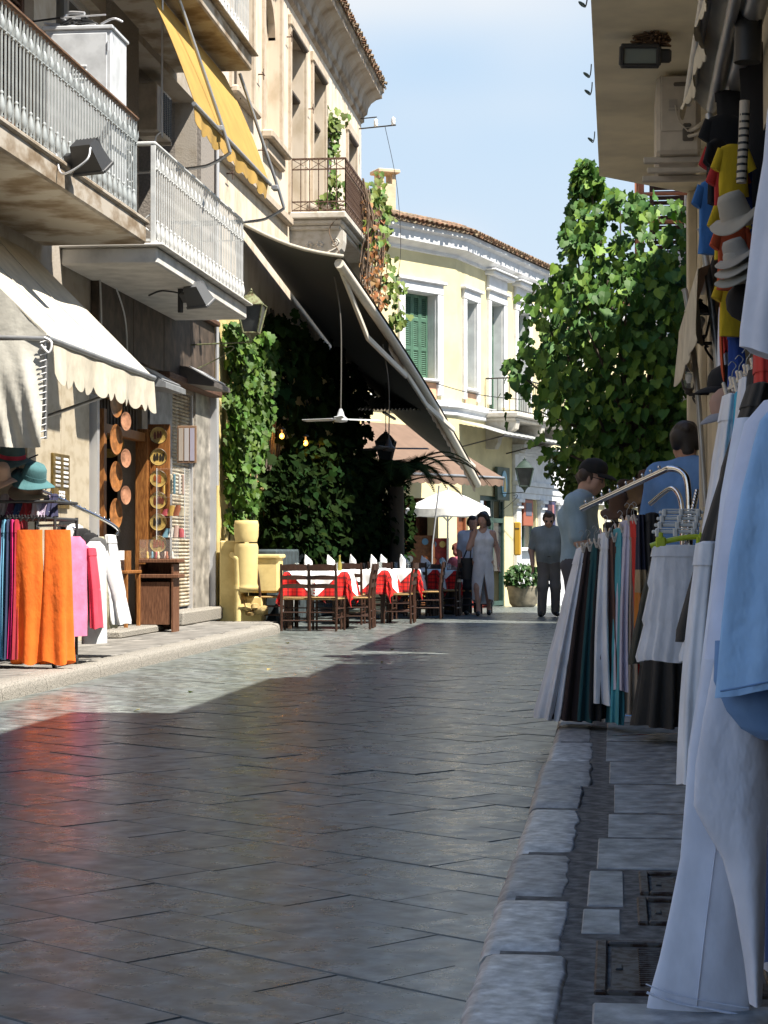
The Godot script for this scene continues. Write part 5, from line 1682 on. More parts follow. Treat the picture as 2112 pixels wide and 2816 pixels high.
	for i in tabs.size():
		var q: Array = tabs[i]
		for s in 2:
			var dz := -0.24 + 0.5 * s
			if i < 5 or s == 0: spots.append([q[0] + 0.56 + rnd(-0.03, 0.03), q[1] + dz, -PI / 2 + rnd(-0.1, 0.1), "dark taverna chair on the street side of the %s terrace table, %s one" % [where[i], ["nearer", "farther"][s]]])
		spots.append([q[0] - 0.62, q[1] + 0.1, PI / 2 + rnd(-0.1, 0.1), "dark taverna chair on the house side of the %s terrace table" % where[i]])
		if i > 0: spots.append([q[0] + rnd(-0.15, 0.15), q[1] - 0.66, PI + rnd(-0.1, 0.1), "dark taverna chair with its back to the camera at the %s terrace table" % where[i]])
	for k in spots.size():
		var s: Array = spots[k]
		var at := W(s[0], gy(s[1]), s[1])
		if k == 0:
			c0.position = at
			c0.rotation.y = s[2]
		else: again(c0, s[3], at, s[2])
	# folded napkins, glasses, cruets
	var nk := MB.new()
	nk.loft([{"c": Vector3(0, 0, 0), "x": 0.05, "z": 0.035}, {"c": Vector3(0.01, 0.06, 0), "x": 0.055, "z": 0.03, "f": 0.2, "k": 3}, {"c": Vector3(0.0, 0.14, 0), "x": 0.05, "z": 0.02, "f": 0.3, "k": 3}, {"c": Vector3(-0.03, 0.20, 0), "x": 0.02, "z": 0.01}, {"c": Vector3(-0.04, 0.225, 0), "x": 0.004, "z": 0.004}], 12)
	var n0: Node3D
	var gl := MB.new()
	gl.lathe([[0.026, 0.0], [0.03, 0.11], [0.028, 0.11], [0.024, 0.01], [0.001, 0.008]], 14, Vector3.ZERO)
	var g0: Node3D
	for i in 5:
		var q: Array = tabs[i]
		for s in 2:
			var at := W(q[0] - 0.12 + 0.3 * s, gy(q[1]) + 0.80, q[1] - 0.2 + 0.1 * s)
			var lab: String = "white folded napkin standing on the %s terrace table, %s one" % [where[i], ["left", "right"][s]]
			if n0 == null: n0 = single("folded_napkin", nk, M.linen, lab, "napkin", "folded napkins on the terrace tables", at)
			else: again(n0, lab, at, rnd(-0.6, 0.6))
			var at2 := W(q[0] - 0.30 + 0.55 * s, gy(q[1]) + 0.80, q[1] - 0.05 + 0.2 * s)
			var lab2: String = "drinking glass on the %s terrace table, %s one" % [where[i], ["left", "right"][s]]
			if g0 == null: g0 = single("drinking_glass", gl, M.glass, lab2, "glass", "glasses on the terrace tables", at2)
			else: again(g0, lab2, at2)
	var ob := MB.new()
	ob.lathe([[0.028, 0], [0.03, 0.01], [0.03, 0.10], [0.012, 0.14], [0.011, 0.19], [0.014, 0.195], [0.014, 0.215], [0.001, 0.217]], 12, Vector3.ZERO)
	single("oil_bottle", ob, mat("oil", lin(0.25, 0.22, 0.05), 0.15), "small oil bottle on the nearest terrace table", "bottle", "", W(-3.82, 0.80, 28.1))

	# ceiling fans under the awning
	for q in [[-4.2, 3.10, 31.0, 5.30, 0.4, "nearer white ceiling fan hanging under the terrace awning"], [-3.79, 2.80, 34.0, 4.55, 0.1, "farther ceiling fan under the terrace awning, coloured dark as a shaded silhouette"]]:
		var f := thing("ceiling_fan", q[5], "ceiling fan", W(q[0], q[1], q[2]), q[4], "ceiling fans under the awning")
		var rm := MB.new()
		rm.tube(arc([Vector3(0, 0.08, 0), Vector3(0, q[3] - q[1] - 0.7, 0), Vector3(-0.10, q[3] - q[1], 0)]), 0.012, 6)
		part("rod", rm, mat("fan_cream", lin(0.10, 0.095, 0.085), 0.5), f)
		var hm := MB.new()
		hm.lathe([[0.03, -0.05], [0.10, -0.04], [0.115, 0.0], [0.06, 0.05], [0.04, 0.12], [0.02, 0.16]], 16, Vector3.ZERO)
		part("motor", hm, M.white_metal if q[2] < 32.0 else M.iron, f)  # farther fan in dark metal: its shade is put into the colour
		for k in 3:
			var bm := MB.new()
			var b := Basis(Vector3.UP, TAU * k / 3.0 + 0.2) * Basis(Vector3(1, 0, 0), 0.18)
			bm.bbox(b * Vector3(0.40, 0, 0), Vector3(0.56, 0.012, 0.13), 0.005, b)
			bm.bbox(b * Vector3(0.12, 0, 0), Vector3(0.08, 0.012, 0.04), 0.004, b)
			part("blade", bm, M.white_metal if q[2] < 32.0 else M.iron, f)
	# small lit lamps among the creepers
	for q in [[-5.28, 2.90, 32.0, "smallest warm lit bulb at the left among the dark creepers"], [-5.05, 2.84, 33.0, "middle warm lit bulb among the dark creepers"], [-4.86, 2.72, 33.2, "right hand warm lit bulb among the dark creepers"]]:
		var l := thing("wall_bulb", q[3], "lamp", W(q[0], q[1], q[2]), 0.0, "lit bulbs on the terrace wall")
		var bm := MB.new()
		bm.lathe([[0.001, -0.045], [0.03, -0.03], [0.04, 0.0], [0.03, 0.035], [0.015, 0.05]], 12, Vector3.ZERO)
		part("bulb", bm, mat("bulb_lit", lin(1.0, 0.6, 0.2), 0.5, "", Vector3.ONE, "", 0.0, {"emit": Color(1.0, 0.68, 0.25), "ee": 2.2}), l)
		var sm := MB.new()
		sm.lathe([[0.016, 0.05], [0.02, 0.10], [0.06, 0.11], [0.012, 0.15]], 10, Vector3.ZERO)
		part("socket", sm, M.iron, l)
		var ol := OmniLight3D.new()
		ol.name = "glow"
		ol.light_color = Color(1.0, 0.7, 0.35)
		ol.light_energy = 0.05
		ol.light_size = 0.04
		ol.omni_range = 6.0
		ol.omni_attenuation = 2.0
		ol.shadow_enabled = true
		l.add_child(ol)
		ol.position = Vector3(0.0, 0.0, 0.055)
	# corrugated sheet roof at the back of the terrace
	var co := MB.new()
	var cr := []
	for k in 2:
		var row := PackedVector3Array()
		for i in 97:
			var x := lerpf(-5.5, -3.75, i / 96.0)
			row.append(W(x, 3.88 + 0.42 * k + 0.025 * sin(i * PI / 2.0), 40.0 + 2.4 * k))
		cr.append(row)
	co.grid(cr)
	for r in cr: r.reverse()
	for r in cr:
		for i in r.size(): r[i] += Vector3(0, -0.01, 0)
	co.grid(cr)
	var cs := single("corrugated_roof", co, mat("corrugated", lin(0.42, 0.42, 0.40), 0.5, "paint", Vector3.ONE), "corrugated sheet roof edge at the back of the terrace", "roof")
	var cp := MB.new()
	for x in [-5.3, -4.6, -3.8]: cp.tube([W(x, 3.84, 40.3), W(x, 3.84, 42.4)], 0.03, 6)
	part("bearer", cp, M.iron, cs)
	# hanging lantern in silhouette, strings of hooks
	lantern("hanging_lantern", W(-4.35, 2.78, 38.5), 0.36, "black hanging lantern in silhouette in front of the tan awning", M.iron, M.glass_dark, false)
	var hc := MB.new()
	hc.tube([Vector3(0, 0.6, 0), Vector3(0, 1.5, 0)], 0.008, 5)
	part("chain", hc, M.iron, get_node("hanging_lantern"))
	# the corner shop's tan awning
	var c := Vector3(-4.06, 0, -52.0)
	var u := Vector3(-0.5367, 0, 0.8437)
	var n := Vector3(0.8437, 0, 0.5367)
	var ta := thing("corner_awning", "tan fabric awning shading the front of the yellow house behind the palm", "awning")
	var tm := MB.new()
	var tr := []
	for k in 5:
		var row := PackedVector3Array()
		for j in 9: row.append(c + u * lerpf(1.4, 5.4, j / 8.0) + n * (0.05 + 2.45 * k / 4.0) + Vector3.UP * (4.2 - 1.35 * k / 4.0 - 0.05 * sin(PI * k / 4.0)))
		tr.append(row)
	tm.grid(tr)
	part("fabric", tm, M.canvas_tan_shade, ta)
	valance(ta, tr[4][8], tr[4][0], 0.22, M.canvas_tan_shade, 0.3)
	var tb := MB.new()
	tb.tube([tr[4][0], tr[4][8]], 0.03, 6)
	for s in [1.6, 5.2]: tb.tube([c + u * s + n * 0.05 + Vector3.UP * 3.0, c + u * s + n * 2.45 + Vector3.UP * 2.86], 0.025, 6)
	part("frame", tb, M.steel, ta)
	# white parasol over the far tables
	var pa := thing("parasol", "white market parasol standing at the far end of the terrace", "parasol", W(-3.81, gy(46.3), 46.3))
	var pm := MB.new()
	var pr := []
	for k in 5:
		var row := PackedVector3Array()
		for j in 48:
			var a := -TAU * j / 48.0
			var sag := 1.0 - 0.045 * absf(sin(a * 4.0)) * (k / 4.0)
			var r := 0.95 * k / 4.0 + 0.01
			row.append(Vector3(cos(a) * r * sag, 2.72 - 0.42 * pow(k / 4.0, 1.25) - 0.02 * absf(sin(a * 4.0)) * (k / 4.0), sin(a) * r * sag))
		pr.append(row)
	pr.reverse()
	pm.grid(pr, true)
	part("canopy", pm, M.canvas_white, pa)
	var pv := MB.new()
	var vr2 := []
	for k in 2:
		var row := PackedVector3Array()
		for p in pr[0]: row.append(Vector3(p.x * (1.0 + 0.015 * k), p.y - 0.17 * k, p.z * (1.0 + 0.015 * k)))
		vr2.append(row)
	vr2.reverse()
	pv.grid(vr2, true)
	part("valance", pv, M.canvas_white, pa)
	var pp := MB.new()
	pp.tube([Vector3(0, 0, 0), Vector3(0, 2.78, 0)], 0.022, 8)
	for k in 8:
		var a := TAU * k / 8.0
		pp.tube([Vector3(0, 2.0, 0), Vector3(cos(a) * 0.5, 2.5, sin(a) * 0.5)], 0.008, 5)
	part("pole", pp, M.alu, pa)
	var pb := MB.new()
	pb.lathe([[0.24, 0.0], [0.24, 0.05], [0.06, 0.09], [0.04, 0.3]], 16, Vector3.ZERO)
	part("base", pb, M.cement, pa)
	# thin pole in front of it
	var tp := MB.new()
	tp.tube([Vector3(0, 0, 0), Vector3(0.02, 1.3, 0), Vector3(0.16, 2.5, 0)], 0.018, 7)
	single("awning_pole", tp, M.alu, "thin grey pole leaning at the left of the white parasol", "pole", "", W(-3.62, gy(40.0), 40.0))
	# coloured goods racks at the corner shop
	var gi := 0
	for q in [[-4.72, 48.6, 0.75, 1.75, lin(0.28, 0.10, 0.03), "tall brown wooden goods rack by the corner shop"], [-4.28, 49.2, 0.45, 1.7, lin(0.40, 0.03, 0.025), "red goods rack with round plates by the corner shop"], [-3.35, 50.6, 0.5, 1.25, lin(0.42, 0.05, 0.03), "low red display case right of the parasol pole"]]:
		var k := thing("goods_rack", q[5], "display rack", W(q[0], gy(q[1]), q[1]), 0.3, "goods racks at the corner shop")
		var km := MB.new()
		km.bbox(Vector3(0, q[3] * 0.5, -0.08), Vector3(q[2], q[3], 0.06), 0.01)
		for s in [-1, 1]: km.box(Vector3(s * q[2] * 0.5, q[3] * 0.5, 0), Vector3(0.04, q[3], 0.2))
		part("board", km, mat("goods%d" % gi, q[4], 0.6, "blotch", Vector3.ONE * 2.0), k)
		for r in 4:
			for s in 2:
				var dm := MB.new()
				dm.lathe([[0.075, 0.0], [0.08, 0.012], [0.05, 0.006], [0.001, 0.006]], 14, Vector3.ZERO, false, Basis(Vector3(1, 0, 0), PI / 2))
				part("plate", dm, mat("goods_item%d" % ((r + s + gi) % 4), [lin(0.10, 0.22, 0.35), lin(0.55, 0.42, 0.12), lin(0.6, 0.6, 0.55), lin(0.5, 0.16, 0.04)][(r + s + gi) % 4], 0.4), k, Vector3((s - 0.5) * q[2] * 0.5, 0.35 + r * (q[3] - 0.5) / 3.0, -0.04))
		gi += 1
	# yellow masonry planters against the house at the near end of the terrace
	var pl := thing("masonry_planter", "yellow painted masonry column and box planters against the yellow wall", "planter", W(0, 0, 0))
	var ym := MB.new()
	ym.lathe([[0.13, 0.50], [0.17, 0.54], [0.17, 0.58], [0.155, 0.62], [0.17, 1.12], [0.155, 1.18]], 20, W(-5.12, 0, 28.0))
	part("column", ym, M.yellow_b, pl)
	var yt := MB.new()
	yt.lathe([[0.15, 1.2], [0.17, 1.28], [0.175, 1.44], [0.16, 1.5], [0.13, 1.5], [0.12, 1.4]], 20, W(-5.12, 0, 28.0))
	part("pot", yt, M.yellow_b, pl)
	var yb := MB.new()
	yb.bbox(W(-5.35, 0.62, 28.3), Vector3(0.34, 1.2, 0.4), 0.02)
	yb.bbox(W(-4.92, 0.74, 28.35), Vector3(0.46, 0.50, 0.4), 0.03)
	yb.bbox(W(-4.92, 1.0, 28.35), Vector3(0.52, 0.06, 0.46), 0.015)
	yb.bbox(W(-5.05, 0.22, 28.2), Vector3(0.3, 0.44, 0.3), 0.02)
	part("box", yb, M.yellow_b, pl)
	var rb := MB.new()
	for k in 10:
		var p := W(-5.0 + rnd(-0.2, 0.15), 0.28 + rnd(-0.1, 0.14), 28.0 + rnd(-0.08, 0.1))
		rb.lathe([[0.03, -0.06], [0.09, -0.03], [0.08, 0.04], [0.03, 0.06]], 5, p, true, Basis(Vector3(rnd(-1, 1), 1, rnd(-1, 1)).normalized(), rnd(0, 3)).scaled(Vector3(rnd(0.7, 1.2), rnd(0.6, 1.0), 1)))
	part("rubble_base", rb, mat("rubble", lin(0.42, 0.32, 0.14), 0.95, "dirt", Vector3.ONE), pl)
	var dp := MB.new()
	dp.tube(arc([W(-5.46, 1.02, 28.55), W(-5.34, 1.02, 28.1), W(-5.25, 0.98, 27.92), W(-5.22, 0.86, 27.9), W(-5.22, 0.1, 27.9)]), 0.045, 10)
	dp.lathe([[0.06, 0.0], [0.06, 0.05]], 10, W(-5.22, 0.55, 27.9))
	single("drain_pipe", dp, M.yellow_b, "yellow painted drain pipe with an elbow beside the yellow planters", "drain pipe")
	var bn := MB.new()
	bn.loft([{"c": Vector3(0, 0, 0), "x": 0.13, "z": 0.12}, {"c": Vector3(0, 0.38, 0), "x": 0.17, "z": 0.15}, {"c": Vector3(0, 0.40, 0), "x": 0.18, "z": 0.16}], 12)
	single("plastic_tub", bn, mat("tub_grey", lin(0.34, 0.34, 0.33), 0.6), "pale grey plastic tub on the ground left of the first chairs", "tub", "", W(-4.75, 0.0, 28.9))
	var tw := MB.new()
	for k in 6: tw.bbox(W(-5.0, 0.55, 29.6 + k * 1.9), Vector3(0.42, 1.1, 1.84), 0.03)
	var trg := single("planter_trough", tw, mat("trough_blue", lin(0.05, 0.075, 0.085), 0.8, "blotch", Vector3.ONE), "row of dark blue grey planter troughs along the terrace wall", "planter")
	# potted box plant and yellow post box by the white front
	var po := thing("potted_plant", "round clipped green plant in a stone pot by the white shopfront", "potted plant", W(-2.42, gy(53.5), 53.5))
	var pt := MB.new()
	pt.lathe([[0.28, 0.0], [0.36, 0.1], [0.42, 0.5], [0.45, 0.55], [0.40, 0.56], [0.38, 0.48]], 18, Vector3.ZERO)
	part("pot", pt, mat("pot_stone", lin(0.34, 0.30, 0.22), 0.9, "blotch", Vector3.ONE), po)
	var ball := func() -> Vector3: return Vector3(0, 0.78, 0) + Vector3(rng.randfn(), rng.randfn(), rng.randfn()).normalized() * rnd(0.7, 1.0) * Vector3(0.52, 0.38, 0.52)
	leaf_cloud(po, "foliage", ball, 420, 0.11, 0, Color(0.03, 0.075, 0.022))
	var pbm := MB.new()
	pbm.bbox(Vector3(0, 0.45, 0), Vector3(0.18, 0.9, 0.3), 0.03)
	var px := single("post_box", pbm, mat("post_yellow", lin(0.42, 0.24, 0.02), 0.5), "yellow post box fixed to the corner of the white shopfront", "post box", "", W(-2.62, 0.95, 54.6))
	var psl := MB.new()
	psl.bbox(Vector3(0, 0.72, 0.153), Vector3(0.12, 0.03, 0.012), 0.004)
	part("slot", psl, M.black_metal, px)
	lantern("street_lantern", W(-2.40, 2.78, 54.0), 0.46, "dark green street lantern hanging in front of the white shopfront", mat("lantern_green", lin(0.03, 0.05, 0.04), 0.5), M.glass_old, false, W(-3.15, 2.8, 55.5))

func garment(called: String, label: String, cat: String, group: String, mt: Material, top: Vector3, bot: Vector3, tw: float, td: float, bw: float, bd: float, folds: int, amp := 0.16, tiers := 0, yaw := 0.0) -> MeshInstance3D:
	# a hanging skirt, trouser leg or dress: a soft tube from the hanger down, folds growing towards the hem
	var rings := []
	var n := 22
	var ph := rnd(0, TAU)
	var sway := rnd(-0.012, 0.012)
	for i in n + 1:
		var f := float(i) / n
		var c := top.lerp(bot, f) + Vector3(sin(f * 3.0) * sway, 0, 0)
		var w := lerpf(tw, bw, pow(f, 0.85))
		var z := lerpf(td, bd, pow(f, 0.8))
		if tiers > 0:
			var q := fmod(f * tiers, 1.0)
			w *= 1.0 + 0.10 * q; z *= 1.0 + 0.08 * q
		rings.append({"c": c, "x": w * 0.5, "z": z * 0.5, "f": amp * (0.25 + 0.75 * f), "k": folds, "p": ph + f * 0.7, "t": 0.006 * f, "yaw": yaw})
	var m := MB.new()
	m.loft(rings, 56, false)
	var all := [rings[0].duplicate(), rings[0].duplicate()]
	all[1].x *= 0.5; all[1].z *= 0.8; all[1].c = all[1].c + Vector3(0, 0.006, 0)
	m.loft(all, 56, true)
	var o := single(called, m, mt, label, cat, group)
	if tw > 0.04:
		var wb := MB.new()
		var band := []
		for k in 2:
			var g: Dictionary = rings[k * 2].duplicate()
			g.x = g.x * 1.03 + 0.003; g.z = g.z * 1.03 + 0.003
			band.append(g)
		wb.loft(band, 40, false)
		part("waistband", wb, mt, o)
	return o

func shirt(called: String, label: String, cat: String, group: String, mt: Material, top: Vector3, w: float, h: float, yaw: float, sleeve := 0.18, deep := 0.035) -> Node3D:
	var m := MB.new()
	var b := Basis(Vector3.UP, yaw)
	var rings := []
	for q in [[1.0, 0.50, 1.0], [0.75, 0.485, 1.0], [0.5, 0.475, 0.95], [0.25, 0.48, 0.95], [0.10, 0.47, 0.9], [0.05, 0.40, 0.75], [0.0, 0.20, 0.6]]:
		rings.append({"c": top + Vector3.DOWN * h * q[0], "x": w * q[1], "z": deep * q[2], "f": 0.05 * q[0], "k": 7, "p": rnd(0, 3), "yaw": yaw})
	m.loft(rings, 28)
	for s in [-1.0, 1.0]:
		var rows := []
		for i in 5:
			var f := i / 4.0
			var c := top + b * Vector3(s * (w * 0.38 + sleeve * 0.5 * f), -h * 0.12 - sleeve * 1.25 * f, 0)
			var ax := b * Vector3(s * 0.86, 0.5, 0)
			var row := PackedVector3Array()
			for k in 14:
				var a := TAU * k / 14.0
				row.append(c + ax * cos(a) * (w * 0.17) + b.z * sin(a) * deep * 0.55)
			rows.append(row)
		if s < 0: rows.reverse()
		m.grid(rows, true)
		m.fan(rows[0], true); m.fan(rows[-1])
	return single(called, m, mt, label, cat, group)

func sun_hat(called: String, label: String, group: String, mt: Material, at: Vector3, tilt: Basis, r: float, band: Material = null) -> Node3D:
	var t := thing(called, label, "hat", at, 0.0, group)
	t.basis = tilt
	var m := MB.new()
	var rows := []
	for q in [[r, -0.015], [r * 0.99, -0.008], [r * 0.75, 0.012], [r * 0.56, 0.02], [r * 0.53, 0.06], [r * 0.49, 0.11], [r * 0.38, 0.14], [r * 0.1, 0.145], [0.001, 0.145]]:
		var row := PackedVector3Array()
		for k in 40:
			var a := -TAU * k / 40.0
			row.append(Vector3(cos(a) * q[0], q[1] + (q[0] / r) * 0.03 * sin(a * 2.0 + 0.6) * float(q[0] > r * 0.6), sin(a) * q[0] * 0.92))
		rows.append(row)
	m.grid(rows, true)
	for i in rows.size():
		for k in rows[i].size(): rows[i][k] = rows[i][k] * 0.985 + Vector3(0, -0.004, 0)
	rows.reverse()
	m.grid(rows, true)
	part("crown_and_brim", m, mt, t)
	if band:
		var bm := MB.new()
		bm.lathe([[r * 0.57, 0.022], [r * 0.548, 0.055]], 30, Vector3.ZERO, false, Basis(Vector3.RIGHT, Vector3.UP, Vector3(0, 0, 0.92)))
		part("band", bm, band, t)
	return t

func peaked_cap(called: String, label: String, mt: Material, brim: Material, at: Vector3, tilt: Basis) -> Node3D:
	var t := thing(called, label, "cap", at, 0.0, "caps hanging by the clothes shop")
	t.basis = tilt.scaled(Vector3.ONE * 0.78)
	var m := MB.new()
	m.lathe([[0.088, 0.0], [0.09, 0.03], [0.082, 0.07], [0.06, 0.10], [0.02, 0.118], [0.001, 0.12]], 22, Vector3.ZERO)
	part("crown", m, mt, t)
	var pm := MB.new()
	var rows := []
	for i in 5:
		var f := i / 4.0
		var row := PackedVector3Array()
		for k in 11:
			var a := lerpf(-1.25, 1.25, k / 10.0)
			row.append(Vector3(sin(a) * lerpf(0.086, 0.10, f), 0.006 - 0.025 * f * f + 0.012 * cos(a), cos(a) * lerpf(0.086, 0.165, f)))
		rows.append(row)
	pm.grid(rows)
	for i in rows.size():
		for k in rows[i].size(): rows[i][k] += Vector3(0, -0.005, 0)
	rows.reverse()
	pm.grid(rows)
	part("peak", pm, brim, t)
	return t

func plate_shape(r: float) -> ArrayMesh:
	var m := MB.new()
	m.lathe([[r * 0.5, -0.006], [r, 0.012], [r * 0.99, 0.018], [r * 0.80, 0.006], [r * 0.76, 0.010], [r * 0.72, 0.004], [0.001, 0.004]], 36, Vector3.ZERO, false, Basis(Vector3(1, 0, 0), PI / 2))
	return m.mesh()

func left_shop():
	# cream shop awning with scalloped valance, side cloth and hanging curtain
	var aw := thing("shop_awning", "cream canvas shop awning with scalloped valance and hanging side curtain", "awning")
	var rows := []
	for i in 13:
		var f := i / 12.0
		var row := PackedVector3Array()
		for k in 25:
			var g := k / 24.0
			row.append(W(lerpf(-5.64, -4.40, f), lerpf(3.98, 2.74, f) - 0.05 * sin(PI * f) * sin(PI * g) - 0.012 * sin(g * TAU * 3.0) * sin(PI * f), lerpf(15.5, 19.12, g)))
		rows.append(row)
	rows.reverse()
	var m := MB.new()
	m.grid(rows)
	for r in rows:
		for i in r.size(): r[i] += Vector3(-0.004, -0.005, 0)
	rows.reverse()
	m.grid(rows)
	part("fabric", m, M.canvas_cream, aw)
	var sm := MB.new()
	for g in [0.34, 0.67]:
		var path := []
		for i in 13:
			var f := i / 12.0
			path.append(W(lerpf(-5.64, -4.40, f), lerpf(3.98, 2.74, f) - 0.05 * sin(PI * f) * sin(PI * g) + 0.004, lerpf(15.5, 19.12, g)))
		sm.tube(path, 0.006, 5)
	part("seam", sm, M.canvas_curtain, aw)
	valance(aw, W(-4.395, 2.73, 15.6), W(-4.395, 2.73, 19.12), 0.34, M.canvas_cream, 0.33)
	var br := MB.new()
	br.tube([W(-4.40, 2.735, 15.45), W(-4.40, 2.735, 19.14)], 0.026, 8)
	br.tube([W(-4.40, 2.73, 15.46), W(-5.66, 2.78, 15.46)], 0.022, 8)
	br.tube([W(-4.41, 2.72, 19.1), W(-5.66, 2.3, 19.1)], 0.018, 8)
	br.tube([W(-4.41, 2.72, 15.44), W(-4.41, 1.95, 15.44)], 0.014, 8)
	part("frame", br, M.steel, aw)
	var tri := []
	for i in 9:
		var f := i / 8.0
		var row := PackedVector3Array()
		for k in 9:
			var g := k / 8.0
			row.append(W(lerpf(-5.64, -4.42, f), lerpf(2.76, lerpf(3.95, 2.78, f), g), 15.5 + 0.03 * sin(f * 14.0 + g * 2.0) * (1.0 - f)))
		tri.append(row)
	var tm := MB.new()
	tm.grid(tri)
	part("side_cloth", tm, M.canvas_curtain, aw)
	var cur := []
	for k in 15:
		var g := k / 14.0
		var row := PackedVector3Array()
		for i in 49:
			var f := i / 48.0
			var x := lerpf(-5.66, -4.43, f)
			row.append(W(x, lerpf(1.90, 2.72, g) + 0.02 * sin(f * 5.0) * (1.0 - g), 15.43 + 0.022 * sin(f * 24.0 + 3.0 * g) * (1.0 - g * 0.7) + 0.02 * sin(f * 55.0 + g * 9.0) * (1.0 - g) - 0.03 * sin(g * 4.0 + f * 7.0)))
		cur.append(row)
	var cm := MB.new()
	cm.grid(cur)
	part("curtain", cm, M.canvas_curtain, aw)
	var lc := MB.new()
	for i in 16: lc.tube([W(-4.45, 1.95 + i * 0.05, 15.42), W(-4.40, 1.965 + i * 0.05, 15.425)], 0.005, 4)
	lc.tube(arc([W(-4.42, 2.74, 15.43), W(-4.36, 2.70, 15.42), W(-4.38, 2.62, 15.42), W(-4.44, 2.68, 15.41)]), 0.010, 5)
	part("lacing", lc, M.linen, aw)
	# yellow drop-arm awning hung from the third-floor balcony
	var ya := thing("yellow_awning", "mustard yellow drop-arm awning hanging in front of the upper loggia", "awning")
	var yr := []
	for i in 11:
		var f := i / 10.0
		var row := PackedVector3Array()
		for k in 21:
			var g := k / 20.0
			row.append(W(lerpf(-5.06, -4.47, f) + 0.03 * sin(PI * f), lerpf(7.28, 5.86, f) - 0.02 * sin(g * 9.0) * f, lerpf(21.4, 26.1, g)))
		yr.append(row)
	yr.reverse()
	var ym := MB.new()
	ym.grid(yr)
	for r in yr:
		for i in r.size(): r[i] += Vector3(-0.006, 0, 0)
	yr.reverse()
	ym.grid(yr)
	part("fabric", ym, M.canvas_yellow, ya)
	valance(ya, W(-4.49, 5.87, 21.4), W(-4.49, 5.87, 26.1), 0.24, M.canvas_yellow, 0.36)
	var yb := MB.new()
	yb.tube([W(-4.48, 5.865, 21.35), W(-4.48, 5.865, 26.2)], 0.025, 8)
	part("front_bar", yb, M.steel, ya)
	for q in [[22.75, 21.55], [26.55, 26.0]]:
		var am := MB.new()
		am.tube([W(-4.86, 7.30, q[0] - 0.5), W(-4.44, 5.9, q[0]), W(-4.36, 5.62, q[0] + 0.05)], 0.022, 8)
		am.tube(arc([W(-4.36, 5.62, q[0] + 0.05), W(-4.55, 5.52, q[0] + 0.1), W(-4.8, 5.47, q[0] + 0.15), W(-5.66, 5.45, q[0] + 0.3)]), 0.02, 8)
		part("arm", am, M.steel, ya)
		var cl := MB.new()
		cl.bbox(W(-4.47, 5.88, q[0]), Vector3(0.09, 0.06, 0.16), 0.01)
		part("clamp", cl, M.steel, ya)
	# utility cabinet, crank rod and air conditioner up on the balconies
	var cb := thing("metal_cabinet", "white metal cabinet standing at the end of the grey railed balcony", "cabinet", W(-5.14, 4.38, 19.38))
	var bm := MB.new()
	bm.bbox(Vector3(0, 0.86, 0), Vector3(0.66, 1.72, 0.62), 0.012)
	bm.bbox(Vector3(0, 1.735, 0.0), Vector3(0.70, 0.04, 0.66), 0.008)
	part("body", bm, M.white_metal, cb)
	var dm := MB.new()
	dm.bbox(Vector3(-0.01, 0.86, 0.317), Vector3(0.60, 1.64, 0.014), 0.006)
	var door := part("door", dm, M.white_metal, cb)
	var vm := MB.new()
	for i in 4: vm.bbox(Vector3(0.02, 1.36 - i * 0.042, 0.327), Vector3(0.15, 0.022, 0.016), 0.006)
	part("vent", vm, M.white_metal, door)
	var hg := MB.new()
	for y in [0.3, 1.5]: hg.tube([Vector3(0.30, y, 0.328), Vector3(0.30, y + 0.09, 0.328)], 0.009, 6)
	part("hinge", hg, M.alu, door)
	for i in 16:
		var km := MB.new()
		var c := Vector3(rnd(-0.32, 0.22), 1.775 + rnd(0, 0.07), rnd(-0.1, 0.3))
		km.tube(arc([c, c + Vector3(rnd(-0.2, 0.2), rnd(0.0, 0.08), rnd(-0.1, 0.1)), c + Vector3(rnd(-0.3, 0.3), rnd(-0.02, 0.05), rnd(-0.1, 0.1))]), rnd(0.008, 0.02), 6)
		part("cable_offcut", km, M.black_plastic if i % 3 else M.alu, cb)
	var cr := MB.new()
	cr.tube(arc([W(-4.95, 7.3, 21.9), W(-4.95, 5.75, 21.9), W(-4.95, 5.70, 21.9), W(-5.02, 5.63, 21.9), W(-5.02, 5.5, 21.9)], 3), 0.012, 6)
	single("awning_crank", cr, M.alu, "thin crank rod hanging in front of the dark loggia", "crank rod")
	var ac := thing("air_conditioner", "old air conditioner outdoor unit with a grille, hung high in the dark loggia", "air conditioner", W(-5.95, 6.42, 25.7))
	var am2 := MB.new()
	am2.bbox(Vector3(0, 0.30, 0), Vector3(0.34, 0.62, 0.86), 0.02)
	part("casing", am2, M.ac_plastic, ac)
	var ag := MB.new()
	for i in 22: ag.box(Vector3(0.175, 0.06 + i * 0.023, -0.1), Vector3(0.012, 0.007, 0.56))
	for i in 5: ag.box(Vector3(0.177, 0.30, -0.36 + i * 0.13), Vector3(0.012, 0.52, 0.007))
	part("grille", ag, M.black_plastic, ac)
	var ak := MB.new()
	for z in [-0.3, 0.3]: ak.bbox(Vector3(-0.12, -0.03, z), Vector3(0.64, 0.05, 0.05), 0.006)
	part("bracket", ak, M.ac_plastic, ac)
	# two dark floodlights on the balcony slabs
	var f1 := floodlight("floodlight", W(-4.42, 4.34, 16.9), 2.75, 0.30, "large dark finned floodlight on an arm at the edge of the grey railed balcony", M.black_metal, 0.9)
	var fa := MB.new()
	fa.tube(arc([Vector3(0.36, 0.05, -0.1), Vector3(0.16, 0.08, -0.3), Vector3(0.0, -0.12, -0.42), Vector3(-0.2, -0.02, -0.36), Vector3(-0.2, 0.1, -0.3)]), 0.010, 6)
	fa.bbox(Vector3(0.32, -0.02, -0.05), Vector3(0.26, 0.03, 0.05), 0.006)
